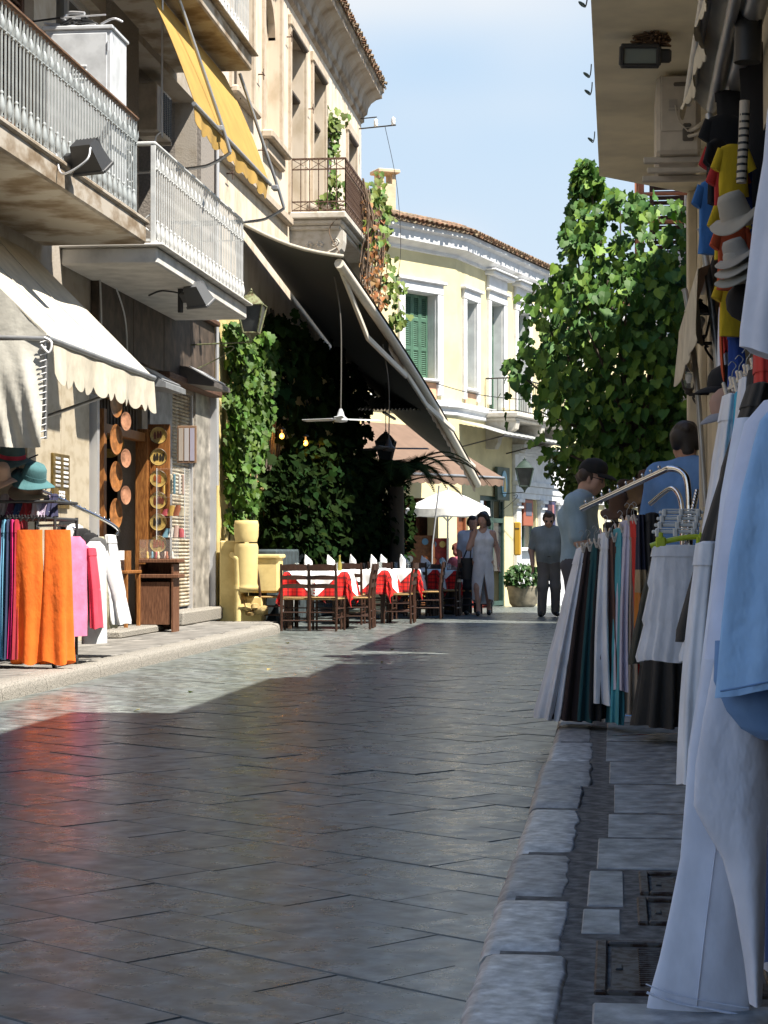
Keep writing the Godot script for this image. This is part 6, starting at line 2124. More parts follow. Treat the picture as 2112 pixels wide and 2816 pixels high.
	fa.bbox(Vector3(0.32, 0.07, -0.05), Vector3(0.26, 0.03, 0.05), 0.006)
	part("arm", fa, M.alu, f1)
	var f2 := floodlight("floodlight", W(-4.62, 3.86, 22.4), 2.6, 0.29, "grey floodlight hanging under the white railed balcony", mat("flood_grey", lin(0.10, 0.105, 0.11), 0.5), 0.9)
	var fb := MB.new()
	fb.bbox(Vector3(0.26, 0.08, -0.05), Vector3(0.05, 0.36, 0.05), 0.006)
	fb.tube(arc([Vector3(0.26, 0.12, -0.05), Vector3(0.5, 0.16, -0.1), Vector3(0.8, 0.14, 0.0)]), 0.010, 6)
	part("arm", fb, M.black_metal, f2)
	# two flat hooded sign lamps over the shop and the shutter
	var k := 0
	for q in [[23.55, 3.12, "nearer flat grey hooded sign lamp over the plate shop door"], [26.4, 3.36, "farther flat hooded sign lamp over the roller shutter"]]:
		var hd := thing("sign_lamp", q[2], "lamp", W(-5.45, q[1], q[0]), 0.0, "hooded lamps over the shops")
		var hm := MB.new()
		hm.poly(PackedVector2Array([Vector2(-0.2, -0.10), Vector2(0.30, -0.16), Vector2(0.30, -0.10), Vector2(-0.05, 0.10), Vector2(-0.2, 0.12)]), Vector3(0, 0, 0.55), Vector3(1, 0, 0), Vector3.UP, -1.1)
		part("hood", hm, [mat("hood_grey", lin(0.20, 0.21, 0.22), 0.5, "paint", Vector3.ONE), mat("hood_brown", lin(0.10, 0.085, 0.075), 0.5, "paint", Vector3.ONE)][k], hd)
		var gm := MB.new()
		gm.box(Vector3(0.10, 0.028, 0.0), Vector3(0.36, 0.012, 0.9), Basis(Vector3(0, 0, 1), -0.52))
		part("reflector", gm, M.alu, hd)
		k += 1
	# brass door-bell panel
	var ip := thing("intercom_panel", "brass intercom panel with rows of bells on the marble wall", "intercom", W(-5.655, 1.55, 20.35), PI / 2)
	var im := MB.new()
	im.bbox(Vector3(0, 0.24, 0), Vector3(0.62, 0.56, 0.03), 0.006)
	part("plate", im, mat("brass", lin(0.26, 0.175, 0.05), 0.4, "blotch", Vector3.ONE, "", 0.0, {"metal": 0.5}), ip)
	for c in 2:
		for r in 7:
			var nm := MB.new()
			nm.bbox(Vector3(-0.15 + c * 0.3, 0.47 - r * 0.046, 0.018), Vector3(0.16, 0.024, 0.012), 0.003)
			part("name_plate", nm, M.linen if (r + c) % 3 else M.alu, ip)
	var sp := MB.new()
	for c in 4:
		for r in 4: sp.lathe([[0.016, 0], [0.016, 0.008], [0.001, 0.008]], 8, Vector3(-0.09 + c * 0.06, 0.02 + r * 0.035, 0.014), true, Basis(Vector3(1, 0, 0), PI / 2))
	part("speaker_holes", sp, M.linen, ip)
	# painted plates
	var ps := plate_shape(0.105)
	var figures := ["red and black figures", "dark red figures", "black horses", "a tall orange figure", "a reddish figure", "dark standing figures"]
	var board := MB.new()
	board.bbox(W(-5.49, 1.78, 24.16), Vector3(0.27, 1.66, 0.03), 0.004)
	part("plate_board", board, M.wood_warm, get_node("apartment_building"))
	for i in 6:
		var t := thing("painted_plate", "painted plate with %s, %s from the top beside the shop door" % [figures[i], ["first", "second", "third", "fourth", "fifth", "sixth"][i]], "plate", W(-5.475, 2.47 - i * 0.262, 24.06), 0.12, "painted plates around the shop door")
		part("dish", ps, mat("plate_gold", lin(0.66, 0.45, 0.13), 0.32, "blotch", Vector3.ONE * 3.0), t)
		var fm := MB.new()
		for s in 3 + i % 2:
			var x := -0.04 + s * 0.032 + rnd(-0.006, 0.006)
			var hh := rnd(0.035, 0.055)
			fm.poly(PackedVector2Array([Vector2(-0.014, -hh), Vector2(0.012, -hh), Vector2(0.016, 0.0), Vector2(0.006, hh), Vector2(-0.008, hh), Vector2(-0.016, 0.01)]), Vector3(x, rnd(-0.012, 0.012), 0.006), Vector3.RIGHT, Vector3.UP, 0.002)
		part("figures", fm, mat("plate_fig%d" % (i % 3), [lin(0.12, 0.03, 0.015), lin(0.02, 0.015, 0.01), lin(0.30, 0.08, 0.02)][i % 3], 0.4), t)
		var rim := MB.new()
		rim.lathe([[0.101, 0.012], [0.108, 0.016], [0.100, 0.021]], 36, Vector3.ZERO, false, Basis(Vector3(1, 0, 0), PI / 2), false)
		part("rim", rim, mat("plate_rim", lin(0.06, 0.03, 0.012), 0.4), t)
	var pb := plate_shape(0.17)
	for i in 7:
		var big := i % 2 == 0
		var t := thing("copper_plate", "%s plate seen edge-on, %s from the top left of the shop door" % [["large copper", "small pink copper"][0 if big else 1], ["first", "second", "third", "fourth", "fifth", "sixth", "seventh"][i]], "plate", W(-5.50 + (0.0 if big else 0.09), 2.72 - i * 0.205, 22.02 + (0.0 if big else 0.08)), 1.40 if big else 1.25, "plates on the left of the shop door")
		part("dish", pb if big else ps, mat("plate_copper", lin(0.50, 0.20, 0.06), 0.3, "blotch", Vector3.ONE * 2.0) if big else mat("plate_pink", lin(0.55, 0.27, 0.16), 0.35, "blotch", Vector3.ONE * 2.0), t)
	var tp := thing("painted_plate", "large dim painted plate hanging inside the shop doorway", "plate", W(-5.86, 2.33, 23.2), 0.1, "painted plates around the shop door")
	part("dish", pb, M.plate_gold, tp)
	var tf := MB.new()
	tf.poly(PackedVector2Array([Vector2(-0.08, -0.06), Vector2(0.08, -0.07), Vector2(0.05, 0.0), Vector2(0.03, 0.08), Vector2(-0.02, 0.04), Vector2(-0.06, 0.05)]), Vector3(0, 0, 0.008), Vector3.RIGHT, Vector3.UP, 0.003)
	part("figures", tf, M.plate_fig1, tp)
	# acrylic display cases and low wooden stands in front of the shop
	var dc := thing("display_case", "clear acrylic display case of souvenirs hung right of the painted plates", "display case", W(-5.30, 1.22, 24.1))
	var am := MB.new()
	am.box(Vector3(0.0, 0.42, -0.15), Vector3(0.34, 0.84, 0.008))
	for x in [-0.17, 0.17]: am.box(Vector3(x, 0.42, 0), Vector3(0.008, 0.84, 0.3))
	for y in [0.0, 0.26, 0.50, 0.84]: am.box(Vector3(0, y, 0), Vector3(0.34, 0.01, 0.3))
	part("box", am, M.acrylic, dc)
	var ed := MB.new()
	for x in [-0.17, 0.17]:
		for z in [-0.15, 0.15]: ed.box(Vector3(x, 0.42, z), Vector3(0.008, 0.86, 0.008))
	part("edges", ed, mat("acrylic_edge", lin(0.62, 0.64, 0.64), 0.2), dc)
	for i in 14:
		var om := MB.new()
		if i < 6: om.bbox(Vector3(-0.12 + i * 0.046, 0.66, rnd(-0.08, 0.05)), Vector3(0.03, 0.24, 0.02), 0.008)
		elif i < 10: om.loft([{"c": Vector3(-0.10 + (i - 6) * 0.07, 0.28, 0.0), "x": 0.05, "z": 0.04, "f": 0.2, "k": 3}, {"c": Vector3(-0.08 + (i - 6) * 0.07, 0.36 + rnd(0, 0.06), 0.0), "x": 0.03, "z": 0.03}], 10)
		else: om.loft([{"c": Vector3(-0.10 + (i - 10) * 0.07, 0.02, 0.0), "x": 0.05, "z": 0.05, "f": 0.2, "k": 4}, {"c": Vector3(-0.06 + (i - 10) * 0.05, 0.12 + rnd(0, 0.06), 0.0), "x": 0.03, "z": 0.03}], 10)
		part("souvenir", om, mat("souv%d" % (i % 7), [lin(0.5, 0.32, 0.08), lin(0.30, 0.10, 0.05), lin(0.5, 0.44, 0.32), lin(0.12, 0.24, 0.30), lin(0.6, 0.58, 0.54), lin(0.5, 0.36, 0.30), lin(0.34, 0.06, 0.07)][i % 7], 0.5), dc)
	var pn := MB.new()
	pn.bbox(Vector3(0, 0.16, 0), Vector3(0.24, 0.46, 0.03), 0.006)
	var pr := single("print_display", pn, mat("frame_brown", lin(0.20, 0.12, 0.07), 0.6), "framed grey print display above the acrylic case", "display", "", W(-5.22, 2.22, 24.5))
	for i in 3:
		var c := MB.new()
		c.box(Vector3(-0.07 + i * 0.07, 0.16, 0.018), Vector3(0.055, 0.40, 0.004))
		part("card", c, mat("card%d" % i, [lin(0.38, 0.33, 0.28), lin(0.42, 0.40, 0.40), lin(0.36, 0.34, 0.42)][i], 0.5), pr)
	var ws := thing("display_stand", "low brown wooden display stand with clear front at the shop doorstep", "display stand", W(-5.38, 0.12, 23.7))
	ws.scale = Vector3(0.72, 1, 0.8)
	var wm := MB.new()
	wm.box(Vector3(0, 0.42, -0.22), Vector3(0.56, 0.80, 0.03))
	for x in [-0.27, 0.27]: wm.box(Vector3(x, 0.40, 0), Vector3(0.03, 0.80, 0.42))
	for y in [0.66, 0.84]: wm.bbox(Vector3(0.04, y, 0.0), Vector3(0.66, 0.045, 0.46), 0.006)
	wm.box(Vector3(-0.02, 0.34, 0.18), Vector3(0.5, 0.5, 0.02))
	part("carcass", wm, mat("wood_brown", lin(0.24, 0.115, 0.06), 0.6, "wood", Vector3(4, 0.6, 4)), ws)
	var wf := MB.new()
	wf.box(Vector3(0.0, 0.98, 0.0), Vector3(0.56, 0.22, 0.40))
	part("clear_front", wf, M.acrylic, ws)
	for i in 7:
		var om := MB.new()
		om.lathe([[0.02, 0], [0.03, 0.02], [0.015, 0.05], [0.02, 0.07], [0.001, 0.09]], 9, Vector3(-0.22 + i * 0.075, 0.865, rnd(-0.12, 0.12)))
		part("souvenir", om, M["souv%d" % ((i * 3) % 7)], ws)
	var tb := thing("wooden_table", "small warm brown wooden table inside the shop doorway", "table", W(-5.72, 0.15, 23.0))
	tb.scale = Vector3(0.7, 0.95, 0.8)
	var tm2 := MB.new()
	tm2.bbox(Vector3(0, 0.72, 0), Vector3(0.6, 0.04, 0.9), 0.008)
	part("tabletop", tm2, M.wood_warm, tb)
	for x in [-0.26, 0.26]:
		for z in [-0.38, 0.38]:
			var lm := MB.new()
			lm.bbox(Vector3(x, 0.35, z), Vector3(0.06, 0.70, 0.06), 0.008)
			part("leg", lm, M.wood_warm, tb)
	for i in 3:
		var jm := MB.new()
		jm.box(Vector3(-0.1 + i * 0.17, 0.86, 0.2), Vector3(0.03 if i != 1 else 0.14, 0.24, 0.3))
		part("show_box", jm, M.wood_warm if i != 1 else M.linen, tb)
	for r in 5:
		var shm := MB.new()
		shm.bbox(W(-8.2, 0.6 + r * 0.45, 23.0), Vector3(0.5, 0.03, 2.6), 0.006)
		single("wall_shelf", shm, M.wood_dark, "dark shelf at the back of the plate shop, number %s from the floor" % ["one", "two", "three", "four", "five"][r], "shelf", "shelves at the back of the plate shop")
	# ---- clothes racks on the left pavement
	var rk := thing("clothes_rack", "black wheeled clothes rack with wire top shelf, nearest on the left pavement", "clothes rack", W(-4.95, 0.12, 16.55))
	var rm := MB.new()
	for x in [-0.42, 0.40]:
		for z in [-0.34, 0.34]: rm.tube([Vector3(x, 0.06, z), Vector3(x, 1.24, z)], 0.014, 7)
	for y in [0.07, 1.22, 1.36]:
		for z in [-0.34, 0.34]: rm.tube([Vector3(-0.42, y, z), Vector3(0.40, y, z)], 0.013, 7)
		for x in [-0.42, 0.40]: rm.tube([Vector3(x, y, -0.34), Vector3(x, y, 0.34)], 0.013, 7)
	part("frame", rm, M.black_metal, rk)
	var wsm := MB.new()
	for i in 16: wsm.tube([Vector3(-0.42 + i * 0.0547, 1.23, -0.34), Vector3(-0.42 + i * 0.0547, 1.23, 0.34)], 0.004, 4)
	part("wire_shelf", wsm, M.black_metal, rk)
	for x in [-0.42, 0.40]:
		for z in [-0.34, 0.34]:
			var cm2 := MB.new()
			cm2.lathe([[0.034, -0.012], [0.036, 0.0], [0.034, 0.012]], 12, Vector3(x, 0.035, z), false, Basis(Vector3(0, 0, 1), PI / 2))
			part("castor", cm2, M.black_plastic, rk)
	# orange trousers facing the street, two wide legs
	var om2 := MB.new()
	for s in [-1.0, 1.0]:
		var rings := []
		for i in 20:
			var f := i / 19.0
			rings.append({"c": Vector3(s * lerpf(0.104, 0.122, f) + 0.012 * sin(f * 4.0 + s), lerpf(1.25, 0.17, f), 0.012 * sin(f * 5.0)), "x": lerpf(0.108, 0.128, f), "z": lerpf(0.03, 0.085, f), "f": 0.20 * (0.15 + f), "k": 5, "p": s * 1.3 + f * 1.6, "t": 0.02 * f})
		om2.loft(rings, 44)
	single("trousers", om2, cloth("orange", lin(0.86, 0.155, 0.01)), "bright orange wide-legged trousers hanging on the front of the left rack", "trousers", "", W(-4.63, 0.0, 16.16))
	var cols := [["brown", lin(0.16, 0.07, 0.03)], ["orange_brown", lin(0.55, 0.16, 0.02)], ["olive", lin(0.16, 0.13, 0.03)], ["black", lin(0.012, 0.012, 0.014)], ["slate", lin(0.05, 0.08, 0.14)], ["plum", lin(0.09, 0.02, 0.07)], ["sky", lin(0.16, 0.42, 0.62)], ["navy", lin(0.02, 0.035, 0.09)], ["magenta", lin(0.62, 0.015, 0.16)], ["crimson", lin(0.32, 0.012, 0.03)]]
	for i in 10:
		var x := -5.17 + i * 0.0345
		garment("hanging_skirt", "narrow %s skirt in the row left of the orange trousers" % cols[i][0].replace("_", " "), "skirt", "skirts hanging beside the orange trousers", cloth(cols[i][0], cols[i][1]), W(x, 1.33, 16.3), W(x + 0.004, 0.20, 16.26), 0.05, 0.3, 0.062, 0.36, 7, 0.2)
	shirt("blouse", "pink long-sleeved top hanging right behind the orange trousers", "blouse", "", cloth("pink", lin(0.78, 0.20, 0.36)), W(-4.53, 1.20, 16.75), 0.30, 0.84, 1.05, 0.30, 0.045)
	garment("blouse", "red top partly behind the pink top on the left rack", "top", "", cloth("rose", lin(0.60, 0.05, 0.09)), W(-4.44, 1.1, 16.95), W(-4.40, 0.42, 17.0), 0.06, 0.22, 0.08, 0.3, 5, 0.14)
	shirt("blouse", "white long-sleeved top hanging between the pink top and the cream skirts", "blouse", "", cloth("white", lin(0.60, 0.60, 0.61)), W(-4.46, 1.16, 17.15), 0.28, 0.88, 1.0, 0.32, 0.045)
	# second rack behind: chrome rail, cream and white tiered skirts
	var r2 := thing("clothes_rack", "chrome clothes rail full of skirts, behind the black rack on the left pavement", "clothes rack", W(-4.85, 0.12, 17.95))
	var rm2 := MB.new()
	rm2.tube(arc([Vector3(-0.30, 1.48, 0.2), Vector3(-0.26, 1.5, 0.2), Vector3(0.30, 1.20, -0.15), Vector3(0.34, 1.1, -0.17)]), 0.016, 8)
	rm2.tube(arc([Vector3(-0.25, 1.18, 0.35), Vector3(0.0, 1.18, 0.30), Vector3(0.10, 1.13, 0.28), Vector3(0.16, 0.95, 0.25)]), 0.014, 8)
	rm2.tube([Vector3(-0.30, 0.0, 0.2), Vector3(-0.30, 1.5, 0.2)], 0.018, 8)
	rm2.tube([Vector3(-0.30, 0.03, -0.3), Vector3(-0.30, 0.03, 0.6)], 0.018, 8)
	part("frame", rm2, M.chrome, r2)
	var st := MB.new()
	for i in 14: st.lathe([[0.005, 0.0], [0.009, 0.008], [0.001, 0.016]], 7, Vector3(lerpf(-0.22, 0.28, i / 13.0), lerpf(1.50, 1.235, i / 13.0), lerpf(0.18, -0.14, i / 13.0)))
	part("studs", st, M.chrome, r2)
	var q0 := 0
	for q in [[-4.68, 1.16, -4.70, 0.34, 0.10, 0.17, "cream_linen", lin(0.46, 0.42, 0.29), "cream tiered skirt with gold trim, left one on the chrome rail"], [-4.60, 1.20, -4.55, 0.38, 0.08, 0.14, "cream_linen", lin(0.46, 0.42, 0.29), "cream tiered skirt, second from the left on the chrome rail"], [-4.54, 1.22, -4.44, 0.42, 0.07, 0.15, "white", lin(0.60, 0.60, 0.61), "white tiered skirt at the right end of the chrome rail"], [-4.74, 1.2, -4.78, 0.4, 0.07, 0.1, "khaki", lin(0.30, 0.26, 0.14), "khaki skirt half hidden on the chrome rail"]]:
		garment("tiered_skirt", q[8], "skirt", "skirts on the chrome rail", cloth(q[6], q[7]), W(q[0], q[1], 17.9 + 0.05 * q0), W(q[2], q[3], 17.9 + 0.05 * q0), q[4], 0.25, q[5], 0.36, 7, 0.2, 3)
		q0 += 1
	for i in 5:
		shirt("bunched_blouse", ["black top bunched on the left chrome rail, first", "white top bunched on the left chrome rail, second", "black top bunched on the left chrome rail, third", "black top bunched on the left chrome rail, fourth", "grey top bunched on the left chrome rail, fifth"][i], "top", "tops bunched on the left chrome rail", cloth(["black", "white", "black", "black", "grey"][i], lin(0.1, 0.1, 0.1)), W(-4.86 + i * 0.075, 1.36 - i * 0.04, 17.72 - i * 0.02), 0.17, 0.26, 1.0, 0.07, 0.03)
	# sun hats on a stand over the rack
	var hs := MB.new()
	hs.tube([Vector3(0, 0, 0), Vector3(0, 0.62, 0)], 0.012, 7)
	for a in [0.3, 2.2, 4.0]:
		hs.tube([Vector3(0, 0.45, 0), Vector3(cos(a) * 0.2, 0.52, sin(a) * 0.2)], 0.007, 5)
	single("hat_stand", hs, M.black_metal, "black hat stand on top of the left rack", "hat stand", "", W(-4.98, 1.36, 16.6))
	var tl := cloth("teal", lin(0.06, 0.16, 0.175))
	var fl := cloth("floral", lin(0.50, 0.33, 0.24))
	sun_hat("sun_hat", "upper grey teal sun hat with a red band at the left edge", "sun hats over the left rack", cloth("teal_grey", lin(0.085, 0.14, 0.14)), W(-4.95, 1.83, 16.35), Basis(Vector3(0, 0, 1), -0.12) * Basis(Vector3(1, 0, 0), 0.3), 0.20, cloth("rose", Color.RED))
	sun_hat("sun_hat", "large teal sun hat drooping on the right of the stand", "sun hats over the left rack", tl, W(-4.76, 1.66, 16.3), Basis(Vector3(0, 0, 1), -0.35) * Basis(Vector3(1, 0, 0), 0.35), 0.19, tl)
	sun_hat("sun_hat", "peach floral sun hat in front at the left edge", "sun hats over the left rack", fl, W(-4.97, 1.66, 16.15), Basis(Vector3(0, 0, 1), -0.15) * Basis(Vector3(1, 0, 0), 0.5), 0.12, fl)
	sun_hat("sun_hat", "pale beige sun hat under the teal one", "sun hats over the left rack", cloth("sand", lin(0.48, 0.38, 0.28)), W(-4.82, 1.55, 16.42), Basis(Vector3(0, 0, 1), -0.25) * Basis(Vector3(1, 0, 0), 0.2), 0.18, fl)
	for i in 9:
		garment("folded_scarf", ["pink", "lilac", "white", "plum", "blue", "red", "white striped", "lilac striped", "navy"][i] + " scarf bundled in the wire top shelf of the left rack", "scarf", "scarves in the top shelf of the left rack", cloth("scarf%d" % i, [lin(0.5, 0.2, 0.25), lin(0.36, 0.30, 0.42), lin(0.6, 0.57, 0.6), lin(0.2, 0.05, 0.12), lin(0.05, 0.12, 0.3), lin(0.4, 0.04, 0.05), lin(0.5, 0.48, 0.52), lin(0.35, 0.28, 0.38), lin(0.03, 0.03, 0.08)][i]), W(-5.2 + i * 0.075, 1.55 - rnd(0, 0.05), 16.4 + rnd(-0.1, 0.1)), W(-5.2 + i * 0.075 + rnd(-0.02, 0.02), 1.36, 16.35), 0.05, 0.10, 0.09, 0.16, 5, 0.25)
	for i in 12: clip_hanger("black clip hanger, %s from the left on the left rack" % ["first", "second", "third", "fourth", "fifth", "sixth", "seventh", "eighth", "ninth", "tenth", "eleventh", "twelfth"][i], W(-5.18 + i * 0.05, 1.34, 16.3), 0.0, M.black_plastic, "black hangers on the left rack", 0.05)

func clip_hanger(label: String, at: Vector3, yaw: float, mt: Material, group: String, hook := 0.07):
	var t := thing("clip_hanger", label, "hanger", at, yaw, group)
	var m := MB.new()
	m.tube([Vector3(0, 0.006, -0.13), Vector3(0, 0.006, 0.13)], 0.006, 6)
	part("bar", m, mt, t)
	for z in [-0.11, 0.11]:
		var c := MB.new()
		c.bbox(Vector3(-0.008, 0.006, z), Vector3(0.010, 0.055, 0.030), 0.003, Basis(Vector3(0, 0, 1), 0.25))
		c.bbox(Vector3(0.008, 0.006, z), Vector3(0.010, 0.055, 0.030), 0.003, Basis(Vector3(0, 0, 1), -0.25))
		part("clip", c, mt, t)
	var h := MB.new()
	h.tube(arc([Vector3(0, 0.012, 0), Vector3(0, hook * 0.7, 0), Vector3(0.014, hook, 0.0), Vector3(0.0, hook + 0.016, 0), Vector3(-0.014, hook + 0.002, 0)], 4), 0.0018, 5)
	part("hook", h, M.steel, t)

func leaf_mesh(kind: int, c: Color) -> ArrayMesh:
	var m := MB.new()
	m.col = c
	leaf_shape(m, Vector3.ZERO, Basis.IDENTITY, 1.0, kind)
	return m.mesh()

func leaf_basis(out: Vector3, droop: float, s: float) -> Basis:
	var along := (out * rnd(0.2, 0.8) + Vector3.DOWN * droop * rnd(0.6, 1.2) + Vector3(rnd(-0.5, 0.5), rnd(-0.2, 0.2), rnd(-0.5, 0.5))).normalized()
	var nrm := (out * 0.7 + Vector3.UP * 0.7 + Vector3(rnd(-1.1, 1.1), rnd(-0.6, 0.6), rnd(-1.1, 1.1)))
	nrm = (nrm - along * nrm.dot(along)).normalized()
	var y := -along
	return Basis(y.cross(nrm) * s, y * s, nrm * s)

func leaf_cloud(parent: Node, called: String, at: Callable, n: int, size: float, kind: int, c: Color, out := Vector3(0.7, 0.0, 0.7), droop := 0.8, dark := false) -> MultiMeshInstance3D:
	var mm := MultiMesh.new()
	mm.transform_format = MultiMesh.TRANSFORM_3D
	mm.use_colors = true
	mm.mesh = leaf_mesh(kind, Color(1, 1, 1))
	mm.instance_count = n
	for i in n:
		var p: Vector3 = at.call()
		var s := size * rnd(0.65, 1.3)
		mm.set_instance_transform(i, Transform3D(leaf_basis(out, droop, s), p))
		var k := rnd(0.6, 1.45)
		mm.set_instance_color(i, Color(c.r * k * rnd(0.85, 1.35), c.g * k, c.b * k * rnd(0.7, 1.1)))
	var o := MultiMeshInstance3D.new()
	o.multimesh = mm
	o.material_override = M.leaf_shade if dark else M.leaf
	o.name = called
	parent.add_child(o, true)
	o.set_meta("kind", "stuff")
	return o

func lerp_table(t: Array, y: float) -> Vector2:
	for i in t.size() - 1:
		if y >= t[i][0] and y <= t[i + 1][0]:
			var f: float = (y - t[i][0]) / (t[i + 1][0] - t[i][0])
			return Vector2(lerpf(t[i][1], t[i + 1][1], f), lerpf(t[i][2], t[i + 1][2], f))
	return Vector2(t[-1][1], t[-1][2])

func greenery():
	# the large-leaved street tree on the right
	var hull := [[1.80, -0.28, 0.50], [1.95, -0.42, 0.80], [2.1, -0.56, 0.85], [2.33, -0.70, 0.9], [2.6, -0.92, 0.92], [2.78, -1.02, 0.92], [2.95, -0.95, 0.92], [3.15, -0.88, 0.92], [3.45, -0.84, 0.9], [3.6, -0.62, 0.88], [3.85, -0.55, 0.86], [4.05, -0.50, 0.80], [4.25, -0.46, 0.66], [4.38, -0.42, 0.50], [4.45, -0.42, -0.06], [4.62, -0.38, -0.12], [4.76, -0.30, -0.2]]
	var t := thing("street_tree", "broad leaved green street tree standing behind the clothes racks at right", "tree", W(0.38, 0.0, 19.4))
	var base := Vector3(0.38, 0, -19.4)
	var tr := MB.new()
	tr.tube(arc([Vector3(0, 0, 0), Vector3(-0.03, 0.9, 0.02), Vector3(-0.12, 1.7, 0.0), Vector3(-0.16, 2.3, 0.02)]), [0.12, 0.115, 0.11, 0.105, 0.10, 0.10, 0.095, 0.095, 0.09, 0.09, 0.085, 0.085, 0.08, 0.08, 0.075, 0.075, 0.07, 0.07, 0.065], 10)
	part("trunk", tr, M.bark, t)
	var tips := [[-0.27, 4.72, 19.2], [-0.40, 4.0, 18.9], [-0.80, 3.42, 19.0], [-0.98, 2.8, 18.9], [-0.68, 2.35, 18.7], [-0.5, 2.0, 18.9], [0.05, 4.35, 19.5], [0.42, 4.35, 19.3], [0.7, 4.0, 19.2], [0.84, 3.4, 19.4], [0.75, 2.6, 18.9], [0.1, 3.4, 18.5], [0.4, 3.0, 18.4], [-0.3, 3.2, 18.5], [-0.2, 2.4, 18.5], [0.2, 2.1, 18.6], [0.5, 3.7, 20.2], [-0.3, 3.7, 20.0]]
	for q in tips:
		var tip := W(q[0], q[1], q[2]) - base
		var br := MB.new()
		var st := Vector3(-0.14, rnd(1.9, 2.3), 0.02)
		var path := arc([st, st.lerp(tip, 0.45) + Vector3(rnd(-0.1, 0.1), -0.12, rnd(-0.1, 0.1)), tip], 5)
		var rr := []
		for i in path.size(): rr.append(lerpf(0.035, 0.006, float(i) / (path.size() - 1)))
		br.tube(path, rr, 6)
		part("branch", br, M.bark, t)
	var nz := FastNoiseLite.new()
	nz.frequency = 1.3
	nz.seed = 21
	var spots := []
	var guard := 0
	while spots.size() < 4300 and guard < 90000:
		guard += 1
		var y := rnd(1.82, 4.76)
		var h := lerp_table(hull, y)
		var x := rnd(h.x, h.y)
		var wide := h.y - h.x
		var dd := rnd(-1.0, 1.0)
		var d := 19.3 + dd * minf(wide * 0.55, 0.95)
		var e := minf(x - h.x, h.y - x)
		# gaps near the outline
		if y > 3.85 and x > -0.12 and nz.get_noise_3d(x * 2.6 + 7.0, y * 2.6, d * 0.5) < 0.12: continue
		if e < 0.30 and nz.get_noise_3d(x * 2.2, y * 2.2, d * 0.7) < 0.02: continue
		if e > 0.45 and absf(dd) < 0.5 and rng.randf() < 0.6: continue
		spots.append(Vector3(x, y, d))
	for q in tips:
		for k in 9:
			var p := Vector3(q[0], q[1], q[2]) + Vector3(rnd(-0.09, 0.09), -0.06 * k * rnd(0.5, 1.4) + 0.04, rnd(-0.1, 0.1))
			if p.y > 1.93: spots.append(p)
	for k in 26: spots.append(Vector3(lerpf(-0.40, -0.26, k / 25.0) + rnd(-0.08, 0.10), lerpf(3.9, 4.74, k / 25.0), 19.2 + rnd(-0.1, 0.1)))
	spots.sort_custom(func(a, b): return a.z < b.z)
	var var_meshes := []
	var tones := []
	for k in 7:
		var g: float = [0.12, 0.16, 0.095, 0.21, 0.14, 0.11, 0.25][k]
		var c := Color(g * [0.44, 0.5, 0.42, 0.58, 0.40, 0.42, 0.60][k], g, g * [0.20, 0.16, 0.22, 0.15, 0.24, 0.2, 0.15][k])
		tones.append(c)
		var_meshes.append(leaf_mesh(1 if k % 2 else 0, c))
	var rest := []
	for i in spots.size():
		var p := W(spots[i].x, spots[i].y, spots[i].z)
		var outv := (p - W(0.1, 3.0, 19.5)) * Vector3(1, 0.3, 1)
		outv = (outv.normalized() * 0.7 + Vector3(-0.2, 0, 0.5)).normalized()
		if i < 292:
			var o := part("leaf", var_meshes[rng.randi_range(0, 6)], M.leaf, t, p - base)
			o.basis = leaf_basis(outv, 1.1, rnd(0.07, 0.125))
		else: rest.append([p, outv])
	var mm := MultiMesh.new()
	mm.transform_format = MultiMesh.TRANSFORM_3D
	mm.use_colors = true
	mm.mesh = leaf_mesh(1, Color(1, 1, 1))
	mm.instance_count = rest.size()
	for i in rest.size():
		mm.set_instance_transform(i, Transform3D(leaf_basis(rest[i][1], 1.1, rnd(0.055, 0.115)), rest[i][0] - base))
		mm.set_instance_color(i, tones[rng.randi_range(0, 6)] * rnd(0.8, 1.15))
	var o2 := MultiMeshInstance3D.new()
	o2.multimesh = mm
	o2.material_override = M.leaf
	o2.name = "foliage"
	t.add_child(o2, true)
	o2.set_meta("kind", "stuff")

	# small-leaved tree farther down the street
	var t2 := thing("small_leaved_tree", "light green small leaved tree farther down the street, left of the big tree", "tree", W(-0.02, gy(38), 38.0))
	var tb := MB.new()
	tb.tube(arc([Vector3(0, 0, 0), Vector3(0.05, 1.2, 0), Vector3(-0.1, 2.4, 0), Vector3(-0.3, 3.3, 0)], 4), 0.07, 8)
	tb.tube(arc([Vector3(0, 1.8, 0), Vector3(0.4, 2.6, 0.1), Vector3(0.8, 3.4, 0)], 4), 0.04, 7)
	tb.tube(arc([Vector3(-0.05, 2.0, 0), Vector3(-0.5, 2.5, 0.1), Vector3(-0.9, 2.75, 0.1)], 4), 0.03, 7)
	part("trunk", tb, M.bark, t2)
	var lobes := [[-0.85, 2.75, 0.45], [-0.35, 3.35, 0.6], [-0.55, 2.35, 0.4], [0.3, 3.1, 0.8], [0.9, 3.3, 0.8], [0.0, 2.6, 0.6], [1.2, 2.7, 0.7], [0.2, 3.8, 0.6]]
	var crown := func() -> Vector3:
		var l: Array = lobes[rng.randi_range(0, lobes.size() - 1)]
		return Vector3(l[0], l[1], 0) + Vector3(rng.randfn(), rng.randfn(), rng.randfn()).normalized() * float(l[2]) * pow(rng.randf(), 0.4)
	leaf_cloud(t2, "foliage", crown, 2600, 0.10, 0, Color(0.085, 0.13, 0.025), Vector3(-0.3, 0, 0.9), 0.6)

	# creeper on the yellow wall: the sunlit end and the run under the awning, shade put into its leaf colour
	var v1 := thing("climbing_vine", "bright sunlit creeper cascading over the yellow wall beside the lantern", "vine")
	var vs := MB.new()
